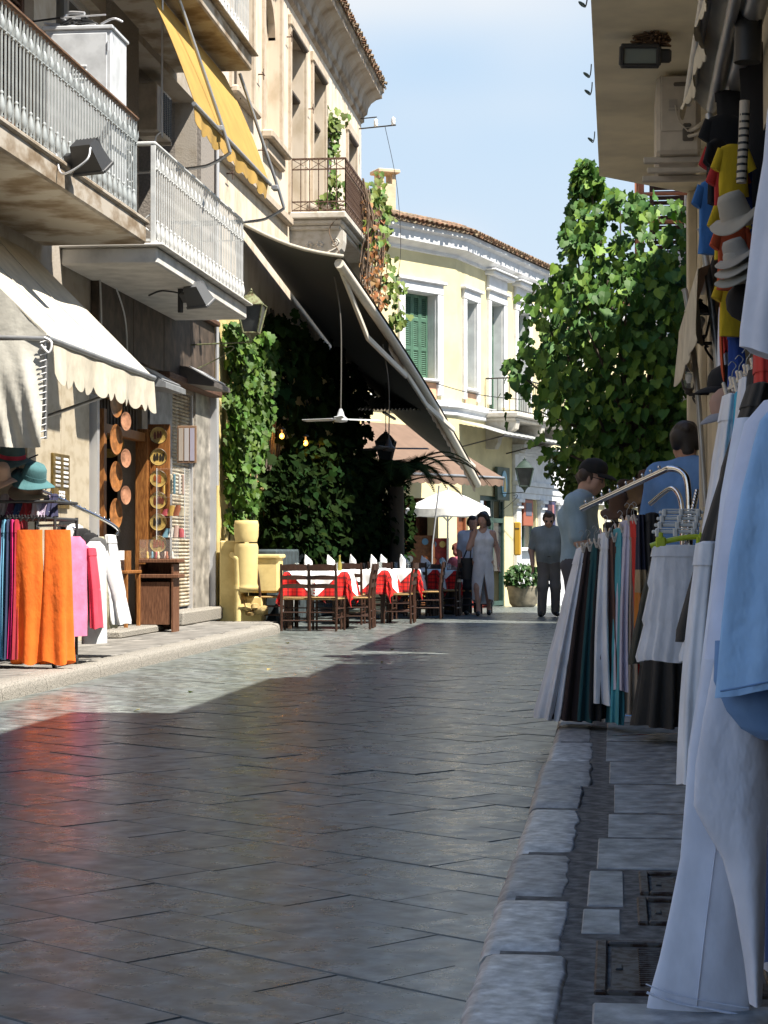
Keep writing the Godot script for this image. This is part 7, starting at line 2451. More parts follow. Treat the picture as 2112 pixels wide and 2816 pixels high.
	for k in 9:
		var d := rnd(28.5, 31.0)
		vs.tube(arc([W(-5.56, 4.3, d), W(-5.5, 3.4, d + rnd(-0.2, 0.2)), W(-5.5, 2.5, d + rnd(-0.3, 0.2)), W(-5.52, rnd(1.2, 2.0), d - 0.3)], 4), 0.012, 5)
	part("stems", vs, M.bark, v1)
	var edge := [[1.3, 28.5, 28.9], [1.7, 28.6, 29.6], [2.2, 28.5, 30.0], [2.8, 28.45, 30.5], [3.4, 28.4, 30.8], [4.1, 28.4, 31.6], [4.4, 28.4, 31.4]]
	var nv := FastNoiseLite.new()
	nv.frequency = 1.1
	nv.seed = 8
	var sunny := func() -> Vector3:
		for k in 30:
			var y := 1.35 + 3.0 * pow(rng.randf(), 0.75)
			var h := lerp_table(edge, y)
			var d := rnd(h.x, h.y)
			if nv.get_noise_2d(d * 1.6, y * 0.8) < -0.12: continue
			return W(-5.56 + rnd(0.02, 0.38) * (0.5 + 0.5 * nv.get_noise_2d(d * 2.0 + 9.0, y * 2.0) + 0.4), y, d)
		return W(-5.5, 4.0, 29.0)
	leaf_cloud(v1, "foliage", sunny, 2600, 0.105, 1, Color(0.048, 0.105, 0.016), Vector3(0.75, 0.1, 0.6), 1.0)
	var v2 := thing("climbing_vine", "dark shaded creeper covering the wall under the terrace awning", "vine")
	var v2s := MB.new()
	for k in 16:
		var d := rnd(31.0, 42.0)
		v2s.tube(arc([W(-5.54, 5.0, d), W(-5.42, 3.6, d + 0.3), W(-5.46, 2.0, d - 0.2), W(-5.45, 0.1, d)], 4), 0.018, 5)
	part("stems", v2s, M.bark, v2)
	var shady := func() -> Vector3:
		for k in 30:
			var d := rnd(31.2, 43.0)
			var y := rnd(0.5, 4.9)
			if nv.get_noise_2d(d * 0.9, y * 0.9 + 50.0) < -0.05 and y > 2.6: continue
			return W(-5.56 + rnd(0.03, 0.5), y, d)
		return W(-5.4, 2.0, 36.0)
	leaf_cloud(v2, "foliage", shady, 4200, 0.15, 1, Color(0.010, 0.022, 0.008), Vector3(0.8, 0.0, 0.5), 1.0, true)  # leaf colour far below the sunlit end, standing in for shade
	# shrubs in the troughs, leaf colour lowered to stand in for the awning shade
	var n := 0
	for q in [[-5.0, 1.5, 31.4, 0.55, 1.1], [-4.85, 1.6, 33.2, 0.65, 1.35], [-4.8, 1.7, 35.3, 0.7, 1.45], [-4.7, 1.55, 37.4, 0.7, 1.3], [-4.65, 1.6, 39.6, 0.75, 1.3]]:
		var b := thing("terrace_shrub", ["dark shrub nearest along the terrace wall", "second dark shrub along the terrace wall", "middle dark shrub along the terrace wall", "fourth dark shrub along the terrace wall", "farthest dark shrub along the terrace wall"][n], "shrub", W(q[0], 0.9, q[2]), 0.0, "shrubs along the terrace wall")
		var sm := MB.new()
		for k in 5: sm.tube([Vector3(0, 0, 0), Vector3(rnd(-0.4, 0.4), rnd(0.6, 1.4), rnd(-0.5, 0.5))], 0.015, 5)
		part("stems", sm, M.bark, b)
		var rx: float = q[3]
		var ry: float = q[4]
		var cy: float = q[1] - 0.9
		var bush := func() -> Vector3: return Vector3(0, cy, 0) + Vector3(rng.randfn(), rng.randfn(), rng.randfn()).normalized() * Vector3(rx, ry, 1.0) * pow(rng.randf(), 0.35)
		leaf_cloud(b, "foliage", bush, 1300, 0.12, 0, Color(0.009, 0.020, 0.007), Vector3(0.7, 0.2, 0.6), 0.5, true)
		n += 1
	# palm at the far end of the terrace
	var pl := thing("palm", "dark date palm with arching fronds at the far end of the terrace", "palm", W(-4.05, gy(37.5), 37.5))
	var pt := MB.new()
	pt.tube([Vector3(0, 0, 0), Vector3(0.02, 1.2, 0), Vector3(0, 2.35, 0)], [0.16, 0.14, 0.15], 10)
	part("trunk", pt, M.bark, pl)
	for k in 21:
		var a := TAU * k / 21.0 + rnd(-0.15, 0.15)
		var el := rnd(0.35, 1.15)
		var L := rnd(1.35, 1.75)
		if k in [0, 1, 20]: el = [0.75, 1.0, 0.9][[0, 1, 20].find(k)]; L = 1.9
		var h := Vector3(cos(a), 0, sin(a))
		var path := []
		for i in 13:
			var f := i / 12.0
			path.append(Vector3(0, 2.35, 0) + h * (L * f * cos(el * (1.0 - f * 0.6))) + Vector3.UP * (L * (f * sin(el) - 0.72 * f * f * f * (0.6 + el * 0.5))))
		var fm := MB.new()
		fm.col = Color(0.04, 0.06, 0.022)
		fm.tube(path, [0.02, 0.018, 0.016, 0.015, 0.014, 0.013, 0.012, 0.011, 0.010, 0.009, 0.008, 0.006, 0.004], 5)
		for i in range(3, 60):
			var f := i / 60.0 * 12.0
			var i0 := int(f)
			var p: Vector3 = path[i0].lerp(path[mini(i0 + 1, 12)], f - i0)
			var tan := (path[mini(i0 + 1, 12)] - path[i0]).normalized() as Vector3
			var side := tan.cross(Vector3.UP).normalized()
			var up := side.cross(tan)
			for s in [-1.0, 1.0]:
				var ll := 0.36 * sin(PI * clampf(i / 60.0 * 0.9 + 0.12, 0, 1)) + 0.05
				var q: Vector3 = p + (side * s * 0.72 + tan * 0.6 + up * 0.25 + Vector3.DOWN * 0.12).normalized() * ll + Vector3.DOWN * ll * 0.18
				fm.col = Color(0.022, 0.036, 0.014) * rnd(0.8, 1.3)
				fm.tri(p - tan * 0.02, p + tan * 0.02, q)
		part("frond", fm, M.leaf_shade, pl)
	# creeper growing over the old balcony and up its wall
	var v3 := thing("balcony_creeper", "straggling creeper with bare hanging stems on the old iron balcony", "vine")
	var bs := MB.new()
	for k in 34:
		var d := rnd(36.4, 39.5)
		var p0 := W(-4.58, 7.85, d)
		bs.tube(arc([p0 + Vector3(rnd(-0.1, 0.1), rnd(-0.4, 0.1), 0), W(-4.50 + rnd(0, 0.1), 7.1, d + rnd(-0.2, 0.2)), W(-4.55 + rnd(-0.1, 0.12), 6.4, d + rnd(-0.25, 0.25)), W(-4.6 + rnd(-0.1, 0.15), rnd(5.4, 6.0), d + rnd(-0.3, 0.3))], 4), rnd(0.006, 0.014), 4)
	bs.tube(arc([W(-5.5, 6.95, 38.6), W(-5.55, 8.0, 39.3), W(-5.55, 9.0, 39.6), W(-5.57, 9.7, 39.8)], 5), 0.014, 5)
	bs.tube(arc([W(-4.65, 6.9, 34.7), W(-4.9, 6.6, 34.66), W(-4.72, 6.2, 34.66), W(-4.66, 5.9, 34.7)], 5), 0.009, 5)
	part("stems", bs, mat("stem_brown", lin(0.16, 0.11, 0.075), 0.9), v3)
	var cl := [[-4.55, 7.95, 38.6, 0.30], [-4.45, 7.6, 39.0, 0.32], [-4.55, 7.2, 39.2, 0.35], [-4.5, 6.7, 39.4, 0.32], [-4.35, 6.1, 39.6, 0.28], [-4.6, 7.7, 37.6, 0.3], [-4.6, 7.0, 37.4, 0.3], [-5.0, 7.6, 37.2, 0.35], [-5.2, 7.2, 36.2, 0.3], [-5.52, 9.6, 39.6, 0.24], [-5.52, 9.3, 39.5, 0.22], [-5.54, 8.9, 39.4, 0.18], [-5.5, 8.3, 39.2, 0.14], [-4.9, 7.9, 39.5, 0.3], [-4.25, 5.6, 39.7, 0.2], [-4.95, 7.2, 35.2, 0.2]]
	var creep := func() -> Vector3:
		var l: Array = cl[rng.randi_range(0, cl.size() - 1)]
		return W(l[0], l[1], l[2]) + Vector3(rng.randfn() * 0.4, rng.randfn() * 0.55, rng.randfn() * 0.6) * float(l[3])
	leaf_cloud(v3, "foliage", creep, 560, 0.12, 1, Color(0.10, 0.16, 0.04), Vector3(0.5, 0.1, 0.8), 0.9)
	var dry := func() -> Vector3: return W(-4.55 + rnd(-0.12, 0.15), rnd(5.7, 7.5), rnd(36.8, 39.6))
	leaf_cloud(v3, "dry_leaves", dry, 260, 0.09, 0, Color(0.20, 0.10, 0.04), Vector3(0.5, 0.1, 0.8), 0.9)

func right_clothes():
	# chrome stand with sloping studded arms; its skirts hang from clip hangers
	var st := thing("clothes_stand", "chrome clothes stand with sloping studded arms on the right pavement", "clothes stand", W(0.0, 0.12, 0.0))
	var arm := MB.new()
	arm.tube(arc([W(-0.19, 1.19, 11.32), W(0.22, 1.372, 11.0), W(0.29, 1.396, 10.94), W(0.35, 1.375, 10.9), W(0.378, 1.31, 10.88), W(0.385, 1.10, 10.88), W(0.385, 0.7, 10.88)]), 0.0165, 12)
	part("arm", arm, M.chrome, st)
	var arm2 := MB.new()
	arm2.tube(arc([W(0.20, 1.235, 12.1), W(0.30, 1.315, 12.0), W(0.345, 1.31, 11.95), W(0.375, 1.24, 11.9), W(0.385, 1.1, 11.9)]), 0.014, 10)
	part("arm", arm2, M.chrome, st)
	var arm3 := MB.new()
	arm3.tube([W(0.418, 1.25, 10.7), W(0.325, 0.99, 9.6)], 0.012, 8)
	part("arm", arm3, M.chrome, st)
	for i in 10:
		var p := W(-0.165, 1.201, 11.30).lerp(W(0.23, 1.377, 10.99), i / 9.0)
		var sm := MB.new()
		sm.lathe([[0.004, 0.014], [0.004, 0.022], [0.009, 0.026], [0.009, 0.034], [0.001, 0.039]], 9, p)
		part("stud", sm, M.chrome, st)
	for i in 16:
		var p := W(0.418, 1.25, 10.7).lerp(W(0.325, 0.99, 9.6), i / 15.0)
		var sm := MB.new()
		sm.lathe([[0.004, 0.008], [0.011, 0.016], [0.011, 0.026], [0.001, 0.032]], 8, p)
		part("stud", sm, M.chrome, st)
	var up := MB.new()
	up.tube([W(0.385, -0.06, 10.88), W(0.385, 1.2, 10.88)], 0.02, 10)
	up.tube([W(0.385, -0.06, 11.9), W(0.385, 1.2, 11.9)], 0.018, 10)
	up.tube([W(-0.02, -0.02, 10.7), W(0.42, -0.02, 10.9), W(0.42, -0.02, 12.0), W(-0.05, -0.02, 12.0)], 0.02, 10)
	part("upright", up, M.chrome, st)
	for q in [[-0.02, 10.7], [0.30, 10.72], [-0.05, 12.0], [0.42, 11.5]]:
		var cm := MB.new()
		cm.lathe([[0.030, -0.012], [0.034, 0.0], [0.030, 0.012]], 12, W(q[0], -0.085, q[1]), false, Basis(Vector3(0, 0, 1), PI / 2))
		part("castor", cm, M.black_plastic, st)
	var palette := {"white": lin(0.78, 0.79, 0.84), "brown": lin(0.035, 0.02, 0.018), "teal": lin(0.012, 0.07, 0.08), "black": lin(0.012, 0.012, 0.014), "cocoa": lin(0.12, 0.055, 0.04), "turquoise": lin(0.09, 0.36, 0.42), "lilac": lin(0.62, 0.58, 0.70), "beige": lin(0.34, 0.28, 0.22), "scarlet": lin(0.60, 0.035, 0.025), "navy": lin(0.025, 0.025, 0.05), "tan": lin(0.42, 0.30, 0.17), "orange": lin(0.58, 0.20, 0.03), "olive": lin(0.055, 0.055, 0.04), "moss": lin(0.045, 0.04, 0.035)}
	var rows := [
		["white", "long white skirt at the street end of the chrome arm", Vector3(-0.190, 1.185, -11.30), Vector3(-0.369, 0.160, -11.28), 0.029, 0.120],
		["brown", "dark brown long skirt beside the white one at the street end of the chrome arm", Vector3(-0.155, 1.190, -11.27), Vector3(-0.266, 0.160, -11.25), 0.044, 0.188],
		["teal", "dark teal long skirt behind the dark brown skirt", Vector3(-0.117, 1.210, -11.22), Vector3(-0.176, 0.160, -11.20), 0.031, 0.127],
		["black", "black skirt between the dark teal and the crinkled white skirt", Vector3(-0.091, 1.184, -11.20), Vector3(-0.127, 0.171, -11.18), 0.036, 0.099],
		["white", "crinkled white skirt in the middle of the chrome arm", Vector3(-0.058, 1.266, -11.16), Vector3(-0.074, 0.257, -11.14), 0.049, 0.147],
		["cocoa", "cocoa brown skirt right of the crinkled white skirt", Vector3(-0.022, 1.240, -11.12), Vector3(0.003, 0.281, -11.10), 0.034, 0.077],
		["turquoise", "turquoise skirt reaching lowest in the middle of the chrome arm", Vector3(0.021, 1.291, -11.08), Vector3(-0.008, 0.160, -11.06), 0.041, 0.057],
		["lilac", "pale lilac white skirt right of the turquoise skirt", Vector3(0.059, 1.331, -11.04), Vector3(0.024, 0.338, -11.02), 0.051, 0.064],
		["beige", "beige skirt between the pale lilac and the red skirts", Vector3(0.083, 1.325, -11.00), Vector3(0.076, 0.213, -10.98), 0.028, 0.082],
		["scarlet", "red skirt flaring towards its hem on the chrome arm", Vector3(0.095, 1.334, -10.96), Vector3(0.160, 0.262, -10.94), 0.034, 0.115],
	]
	var i := 0
	for r in rows:
		garment("hanging_skirt", r[1], "skirt", "skirts on the chrome arm", cloth("r_" + r[0], palette[r[0]], 0.8), r[2] + Vector3(0, -0.095, 0), r[3] + Vector3(0, -0.0, 0), r[4] + 0.014, 0.20, r[5] + 0.02, 0.36, 8, 0.22, 0 if i % 3 else 3, 0.12)
		clip_hanger("clear clip hanger of the %s skirt, place %s on the chrome arm" % [r[0], ["one", "two", "three", "four", "five", "six", "seven", "eight", "nine", "ten"][i]], r[2] + Vector3(0, -0.095, 0), 0.12, mat("clear_clip", lin(0.50, 0.46, 0.42), 0.2), "clip hangers on the chrome arm", 0.085)
		i += 1
	# banded skirt in navy, tan and orange, then black and dark olive ones
	var bd := thing("hanging_skirt", "short skirt banded navy, tan and orange hanging right of the red one", "skirt", Vector3.ZERO, 0.0, "skirts on the chrome arm")
	var k := 0
	for q in [[1.27, 0.98, "navy"], [0.98, 0.86, "tan"], [0.86, 0.68, "orange"]]:
		var rings := []
		for j in 6:
			var y := lerpf(q[0], q[1], j / 5.0)
			var f := (1.27 - y) / 0.6
			rings.append({"c": W(0.132 + 0.01 * f, y, 10.88), "x": lerpf(0.022, 0.045, f), "z": lerpf(0.10, 0.17, f), "f": 0.18, "k": 7, "p": f})
		var m := MB.new()
		m.loft(rings, 40)
		part("band", m, cloth("r_" + q[2], palette[q[2]], 0.8), bd)
		k += 1
	garment("hanging_skirt", "black skirt hanging at the high end of the chrome arm", "skirt", "skirts on the chrome arm", cloth("r_black", palette.black), W(0.19, 1.275, 10.82), W(0.228, 0.80, 10.82), 0.06, 0.2, 0.13, 0.3, 7, 0.2)
	garment("hanging_skirt", "dark olive tiered skirt between the banded and the white tiered skirts", "skirt", "skirts on the chrome arm", cloth("r_olive", palette.olive), W(0.205, 1.06, 10.6), W(0.135, 0.50, 10.55), 0.03, 0.2, 0.12, 0.3, 7, 0.22, 2)
	garment("hanging_skirt", "dark pleated skirt hanging lowest behind the white tiered skirt", "skirt", "skirts on the chrome arm", cloth("r_moss", palette.moss), W(0.25, 1.05, 10.45), W(0.22, 0.20, 10.4), 0.12, 0.2, 0.26, 0.36, 9, 0.22)
	garment("hanging_skirt", "grey green skirt between the red and the dark pleated skirts", "skirt", "skirts on the chrome arm", cloth("r_greygreen", lin(0.10, 0.11, 0.10)), W(0.19, 1.0, 10.7), W(0.165, 0.30, 10.7), 0.04, 0.2, 0.10, 0.3, 7, 0.22)
	# white tiered skirt facing the street on a lime hanger, with clear hangers stacked above it
	garment("tiered_skirt", "white gathered tiered skirt facing the camera on the lime green hanger", "skirt", "", cloth("r_white", palette.white), W(0.268, 1.10, 9.0), W(0.222, 0.60, 8.95), 0.205, 0.05, 0.245, 0.10, 15, 0.10, 3)
	var lh := thing("lime_hanger", "lime green plastic clip hanger above the white tiered skirt", "hanger", W(0.28, 1.11, 9.0))
	var lm := MB.new()
	lm.tube(arc([Vector3(-0.13, -0.01, 0), Vector3(-0.06, 0.012, 0), Vector3(0.05, 0.03, 0), Vector3(0.14, 0.025, 0)]), 0.012, 8)
	part("bar", lm, mat("lime", lin(0.40, 0.50, 0.02), 0.35), lh)
	for x in [-0.085, 0.09]:
		var c := MB.new()
		c.bbox(Vector3(x, 0.005, 0.012), Vector3(0.045, 0.05, 0.016), 0.006)
		c.bbox(Vector3(x, 0.035, 0.012), Vector3(0.02, 0.03, 0.014), 0.004)
		part("clip", c, M.lime, lh)
	for j in 4:
		var h := thing("clear_hanger", "clear plastic clip hanger, %s of the stack over the lime green one" % ["lowest", "second", "third", "topmost"][j], "hanger", W(0.265 + 0.014 * j, 1.165 + j * 0.032, 9.25 + j * 0.16), 0.05, "clear hangers stacked over the white tiered skirt")
		var hm := MB.new()
		hm.bbox(Vector3(0, 0, 0), Vector3(0.21, 0.016, 0.010), 0.004)
		hm.bbox(Vector3(0, 0.014, 0), Vector3(0.17, 0.006, 0.008), 0.002)
		part("bar", hm, M.acrylic_edge, h)
		for x in [-0.08, 0.0, 0.08]:
			var c := MB.new()
			c.bbox(Vector3(x, -0.004, 0.01), Vector3(0.022, 0.04, 0.012), 0.005)
			part("clip", c, M.acrylic_edge, h)
	# row of long skirts hanging nearer, seen along the wall
	garment("hanging_skirt", "long white crinkled skirt at the left of the row along the wall", "skirt", "skirts in the row along the wall", cloth("r_white", palette.white), W(0.400, 1.62, 7.2), W(0.300, 0.62, 7.15), 0.05, 0.18, 0.095, 0.34, 8, 0.2, 4)
	garment("hanging_skirt", "bright turquoise strip of a skirt between two white ones along the wall", "skirt", "skirts in the row along the wall", cloth("r_aqua", lin(0.03, 0.40, 0.62)), W(0.418, 1.62, 7.1), W(0.345, 0.75, 7.05), 0.022, 0.16, 0.03, 0.3, 7, 0.2)
	garment("hanging_skirt", "second white skirt right of the turquoise strip along the wall", "skirt", "skirts in the row along the wall", cloth("r_white", palette.white), W(0.434, 1.66, 7.0), W(0.372, 0.8, 6.98), 0.035, 0.16, 0.06, 0.3, 7, 0.2)
	garment("hanging_skirt", "black long skirt in the row along the wall", "skirt", "skirts in the row along the wall", cloth("r_black", palette.black), W(0.465, 1.68, 6.9), W(0.385, 0.72, 6.85), 0.045, 0.2, 0.11, 0.34, 7, 0.2)
	garment("hanging_skirt", "dark olive crinkled tiered skirt reaching over the white hem in the row along the wall", "skirt", "skirts in the row along the wall", cloth("r_moss", palette.moss), W(0.452, 1.60, 6.5), W(0.262, 0.80, 6.42), 0.07, 0.2, 0.13, 0.34, 9, 0.22, 3)
	garment("hanging_skirt", "white lace hem showing below the dark olive tiered skirt", "skirt", "skirts in the row along the wall", cloth("r_white", palette.white), W(0.34, 1.2, 6.55), W(0.258, 0.735, 6.48), 0.05, 0.18, 0.105, 0.3, 11, 0.22, 2)
	garment("hanging_dress", "red knitted dress among the dark clothes along the wall", "dress", "", cloth("r_red", lin(0.55, 0.04, 0.03)), W(0.468, 1.72, 6.6), W(0.462, 0.9, 6.6), 0.05, 0.2, 0.09, 0.3, 8, 0.14)
	garment("hanging_dress", "black dress right of the red knitted one along the wall", "dress", "", cloth("r_black", palette.black), W(0.52, 1.76, 6.5), W(0.50, 0.6, 6.5), 0.06, 0.2, 0.14, 0.3, 8, 0.14)
	garment("hanging_skirt", "white long skirt behind the foreground tunic, its hem left of the trousers", "skirt", "skirts in the row along the wall", cloth("r_white", palette.white), W(0.25, 1.1, 5.6), W(0.205, 0.45, 5.6), 0.06, 0.12, 0.075, 0.2, 6, 0.14)
	for j in 7: clip_hanger("clear clip hanger at the top of the wall row, %s from the far end" % ["first", "second", "third", "fourth", "fifth", "sixth", "seventh"][j], W(0.405 + j * 0.018, 1.645 + j * 0.012, 7.2 - j * 0.1), 0.1, M.clear_clip, "clear hangers along the wall", 0.08)
	# clothes in the foreground: long white trousers, white shirt and pale blue tunic
	var wm := MB.new()
	var rings := []
	for q in [[1.36, 0.252, 0.345], [1.20, 0.222, 0.345], [1.0, 0.198, 0.34], [0.80, 0.172, 0.325], [0.66, 0.148, 0.31], [0.55, 0.140, 0.300], [0.43, 0.131, 0.292], [0.32, 0.110, 0.287], [0.22, 0.089, 0.281], [0.13, 0.067, 0.275], [0.10, 0.062, 0.273]]:
		rings.append({"c": W((q[1] + q[2]) * 0.5, q[0], 4.36), "x": (q[2] - q[1]) * 0.5, "z": 0.035, "f": 0.045, "k": 5, "p": q[0] * 2.6, "sl": -0.08 if q[0] < 0.2 else 0.0})
	wm.loft(smooth_rings(rings), 64)
	single("long_trousers", wm, cloth("fore_white", lin(0.72, 0.75, 0.86), 0.5), "long smooth white wide trousers in the foreground reaching almost to the pavement", "trousers")
	var hm2 := MB.new()
	hm2.tube(arc([W(0.062, 0.155, 4.318), W(0.12, 0.135, 4.316), W(0.20, 0.122, 4.316), W(0.272, 0.110, 4.318)]), 0.003, 5)
	part("hem_seam", hm2, cloth("fore_white", Color.WHITE), get_node("long_trousers"))
	var sm2 := MB.new()
	sm2.tube(arc([W(0.30, 1.25, 4.322), W(0.262, 0.9, 4.321), W(0.225, 0.6, 4.321), W(0.185, 0.3, 4.321), W(0.165, 0.125, 4.322)]), 0.0018, 5)
	sm2.tube(arc([W(0.060, 0.172, 4.320), W(0.12, 0.152, 4.316), W(0.20, 0.138, 4.316), W(0.272, 0.127, 4.320)]), 0.0015, 5)
	part("seam", sm2, cloth("fore_white", Color.WHITE), get_node("long_trousers"))
	var lg := MB.new()
	rings = []
	for q in [[0.86, 0.20, 0.315], [0.74, 0.178, 0.318], [0.64, 0.163, 0.32], [0.56, 0.160, 0.316], [0.51, 0.185, 0.312], [0.45, 0.218, 0.306], [0.36, 0.240, 0.300], [0.25, 0.258, 0.296], [0.16, 0.268, 0.292]]:
		rings.append({"c": W((q[1] + q[2]) * 0.5, q[0], 4.22), "x": (q[2] - q[1]) * 0.5, "z": 0.04, "f": 0.07, "k": 4, "p": 1.0 + q[0] * 3.0})
	lg.loft(smooth_rings(rings), 56)
	single("hanging_shirt", lg, cloth("fore_white2", lin(0.72, 0.72, 0.80), 1.6), "white shirt with a folded tail over the white trousers in the foreground", "shirt")
	var bt := MB.new()
	rings = []
	for q in [[1.36, 0.305, 0.36], [1.325, 0.278, 0.40], [1.27, 0.262, 0.42], [1.18, 0.240, 0.43], [1.05, 0.217, 0.43], [0.92, 0.203, 0.43], [0.84, 0.193, 0.42], [0.815, 0.190, 0.42]]:
		rings.append({"c": W((q[1] + q[2]) * 0.5, q[0], 4.05), "x": (q[2] - q[1]) * 0.5 * 0.95, "z": 0.055, "f": 0.10, "k": 6, "p": 2.0 + q[0] * 2.0, "sl": 0.22 if q[0] < 0.9 else -0.2})
	bt.loft(smooth_rings(rings), 60)
	single("hanging_tunic", bt, cloth("fore_blue", lin(0.34, 0.55, 0.84), 2.0), "pale blue cotton tunic hanging in the right foreground over the white clothes", "tunic")
	var ts := MB.new()
	ts.tube(arc([W(0.20, 0.808, 3.996), W(0.25, 0.818, 3.992), W(0.30, 0.829, 3.991), W(0.36, 0.842, 3.993)]), 0.0022, 5)
	part("hem_stitching", ts, cloth("fore_blue_dark", lin(0.17, 0.30, 0.54), 1.0), get_node("hanging_tunic"))
	var wc := MB.new()
	rings = []
	for q in [[1.385, 0.30, 0.36], [1.34, 0.262, 0.36], [1.27, 0.244, 0.35], [1.18, 0.222, 0.34], [1.02, 0.200, 0.33], [0.86, 0.180, 0.32]]:
		rings.append({"c": W((q[1] + q[2]) * 0.5, q[0], 4.20), "x": (q[2] - q[1]) * 0.5, "z": 0.05, "f": 0.03, "k": 4, "p": q[0]})
	wc.loft(smooth_rings(rings), 50)
	single("hanging_shirt", wc, cloth("fore_lilac", lin(0.66, 0.70, 0.86), 1.6), "white shirt with rounded shoulder behind the pale blue tunic", "shirt")
	var ub := MB.new()
	rings = []
	for q in [[0.90, 0.20, 0.40], [0.82, 0.197, 0.40], [0.76, 0.222, 0.40], [0.725, 0.25, 0.40], [0.705, 0.285, 0.40]]:
		rings.append({"c": W((q[1] + q[2]) * 0.5, q[0], 4.12), "x": (q[2] - q[1]) * 0.5, "z": 0.05, "f": 0.05, "k": 4, "p": q[0]})
	ub.loft(smooth_rings(rings), 40)
	single("blue_tunic", ub, cloth("fore_blue_dark", lin(0.17, 0.30, 0.54), 1.0), "darker blue garment tail just under the pale blue tunic hem", "tunic")
	garment("hanging_trousers", "white trouser leg at the right edge of the picture beside the foreground trousers", "trousers", "", cloth("fore_white", Color.WHITE, 0.5), W(0.33, 0.9, 4.6), W(0.335, 0.16, 4.6), 0.06, 0.1, 0.08, 0.14, 4, 0.1)
	garment("hanging_trousers", "dark blue trouser leg at the lower right edge of the picture", "trousers", "", cloth("fore_navy", lin(0.02, 0.045, 0.14)), W(0.345, 0.95, 4.0), W(0.305, 0.30, 3.95), 0.06, 0.1, 0.05, 0.12, 4, 0.1)
	# white dress hanging higher up at the right edge
	var wd := MB.new()
	rings = []
	for q in [[2.40, 0.44, 0.55], [2.25, 0.405, 0.55], [2.12, 0.395, 0.55], [1.98, 0.372, 0.55], [1.80, 0.352, 0.54], [1.63, 0.335, 0.53], [1.585, 0.333, 0.53]]:
		rings.append({"c": W((q[1] + q[2]) * 0.5, q[0], 5.5), "x": (q[2] - q[1]) * 0.5, "z": 0.07, "f": 0.06, "k": 6, "p": q[0] * 1.4, "sl": -0.4 if q[0] < 1.7 else 0.0})
	wd.loft(smooth_rings(rings), 60)
	single("hanging_dress", wd, cloth("fore_white", Color.WHITE, 0.5), "white lilac dress hanging high at the right edge over the rack", "dress")
	# shirts, shorts and hats pinned up beside the door
	var C := {"red": lin(0.42, 0.025, 0.025), "blk": lin(0.010, 0.010, 0.012), "blu": lin(0.06, 0.20, 0.50), "yel": lin(0.55, 0.38, 0.012), "roy": lin(0.02, 0.06, 0.28), "ora": lin(0.50, 0.075, 0.02), "wht": lin(0.72, 0.72, 0.78)}
	var gs := [
		["blk", 0.445, 2.84, 8.3, 0.17, 0.26, 0.3, "black and red T-shirt pinned highest beside the shop door"],
		["red", 0.455, 2.76, 8.5, 0.17, 0.22, 0.3, "red T-shirt behind the black one beside the shop door"],
		["blk", 0.405, 2.70, 8.1, 0.13, 0.26, 0.9, "black T-shirt hanging left, above the blue one"],
		["blu", 0.395, 2.56, 8.2, 0.15, 0.30, 0.5, "bright blue T-shirt hanging left beside the shop door"],
		["yel", 0.452, 2.64, 7.9, 0.12, 0.20, 0.3, "yellow T-shirt over a red one beside the shop door"],
		["red", 0.435, 2.60, 7.95, 0.12, 0.24, 0.3, "dark red T-shirt under the small yellow one"],
		["yel", 0.43, 2.40, 7.8, 0.13, 0.22, 0.5, "yellow and green T-shirt above the beige brimmed hat"],
		["ora", 0.43, 2.30, 7.6, 0.13, 0.26, 0.5, "orange red T-shirt behind the beige brimmed hat"],
		["yel", 0.445, 2.12, 7.7, 0.13, 0.24, 0.4, "yellow T-shirt hanging above the blue shorts"]]
	for q in gs:
		shirt("hanging_t_shirt", q[7], "T-shirt", "T-shirts pinned up beside the shop door", cloth("t_" + q[0], C[q[0]]), W(q[1], q[2], q[3]), q[4], q[5], q[6], 0.06, 0.022)
	var cl := MB.new()
	for y in [0.0, -0.045]: cl.bbox(Vector3(0, y, 0.024), Vector3(0.06, 0.02, 0.004), 0.002)
	for q in [["roy", 0.448, 1.90, 1.62, 7.75, 0.055, 0.085, "royal blue shorts with white stripe, lower beside the wall lantern"], ["wht", 0.412, 2.02, 1.78, 7.95, 0.03, 0.05, "white shorts left of the royal blue ones"], ["red", 0.425, 2.02, 1.84, 7.9, 0.03, 0.035, "red shorts between the white and the royal blue ones"], ["blu", 0.475, 2.5, 1.95, 8.05, 0.06, 0.08, "long blue cloth hanging behind the T-shirts"], ["roy", 0.50, 2.55, 2.2, 8.0, 0.05, 0.06, "dark blue cloth hanging at the right of the T-shirts"], ["blk", 0.47, 3.0, 2.55, 8.6, 0.10, 0.11, "black cloth hanging under the awning roller, left"], ["blk", 0.56, 3.1, 2.2, 8.2, 0.14, 0.14, "black cloth hanging under the awning roller, right"], ["ora", 0.405, 2.1, 1.72, 7.85, 0.012, 0.014, "thin orange red strap hanging by the wall lantern"]]:
		garment("hanging_shorts" if "shorts" in q[7] else "hanging_cloth", q[7], "shorts" if "shorts" in q[7] else "cloth", "", cloth("t_" + q[0], C[q[0]]), W(q[1], q[2], q[4]), W(q[1] + 0.006, q[3], q[4]), q[5], 0.03, q[6], 0.05, 6, 0.1)
	var sv := MB.new()
	for j in 2: sv.tube(arc([W(0.470, 2.72, 7.5), W(0.465, 2.58, 7.5), W(0.457, 2.42, 7.5)]), 0.012 + 0.007 * j, 10)
	var ss := single("striped_sleeve", sv, cloth("stripe_cream", lin(0.5, 0.44, 0.36)), "cream sleeve with black stripes hanging above the beige hat", "garment")
	var sr := MB.new()
	for j in 10: sr.lathe([[0.0195, 0.0], [0.02, 0.004], [0.0195, 0.009]], 12, W(0.457 + j * 0.0014, 2.43 + j * 0.026, 7.5))
	part("stripes", sr, M.black_plastic, ss)
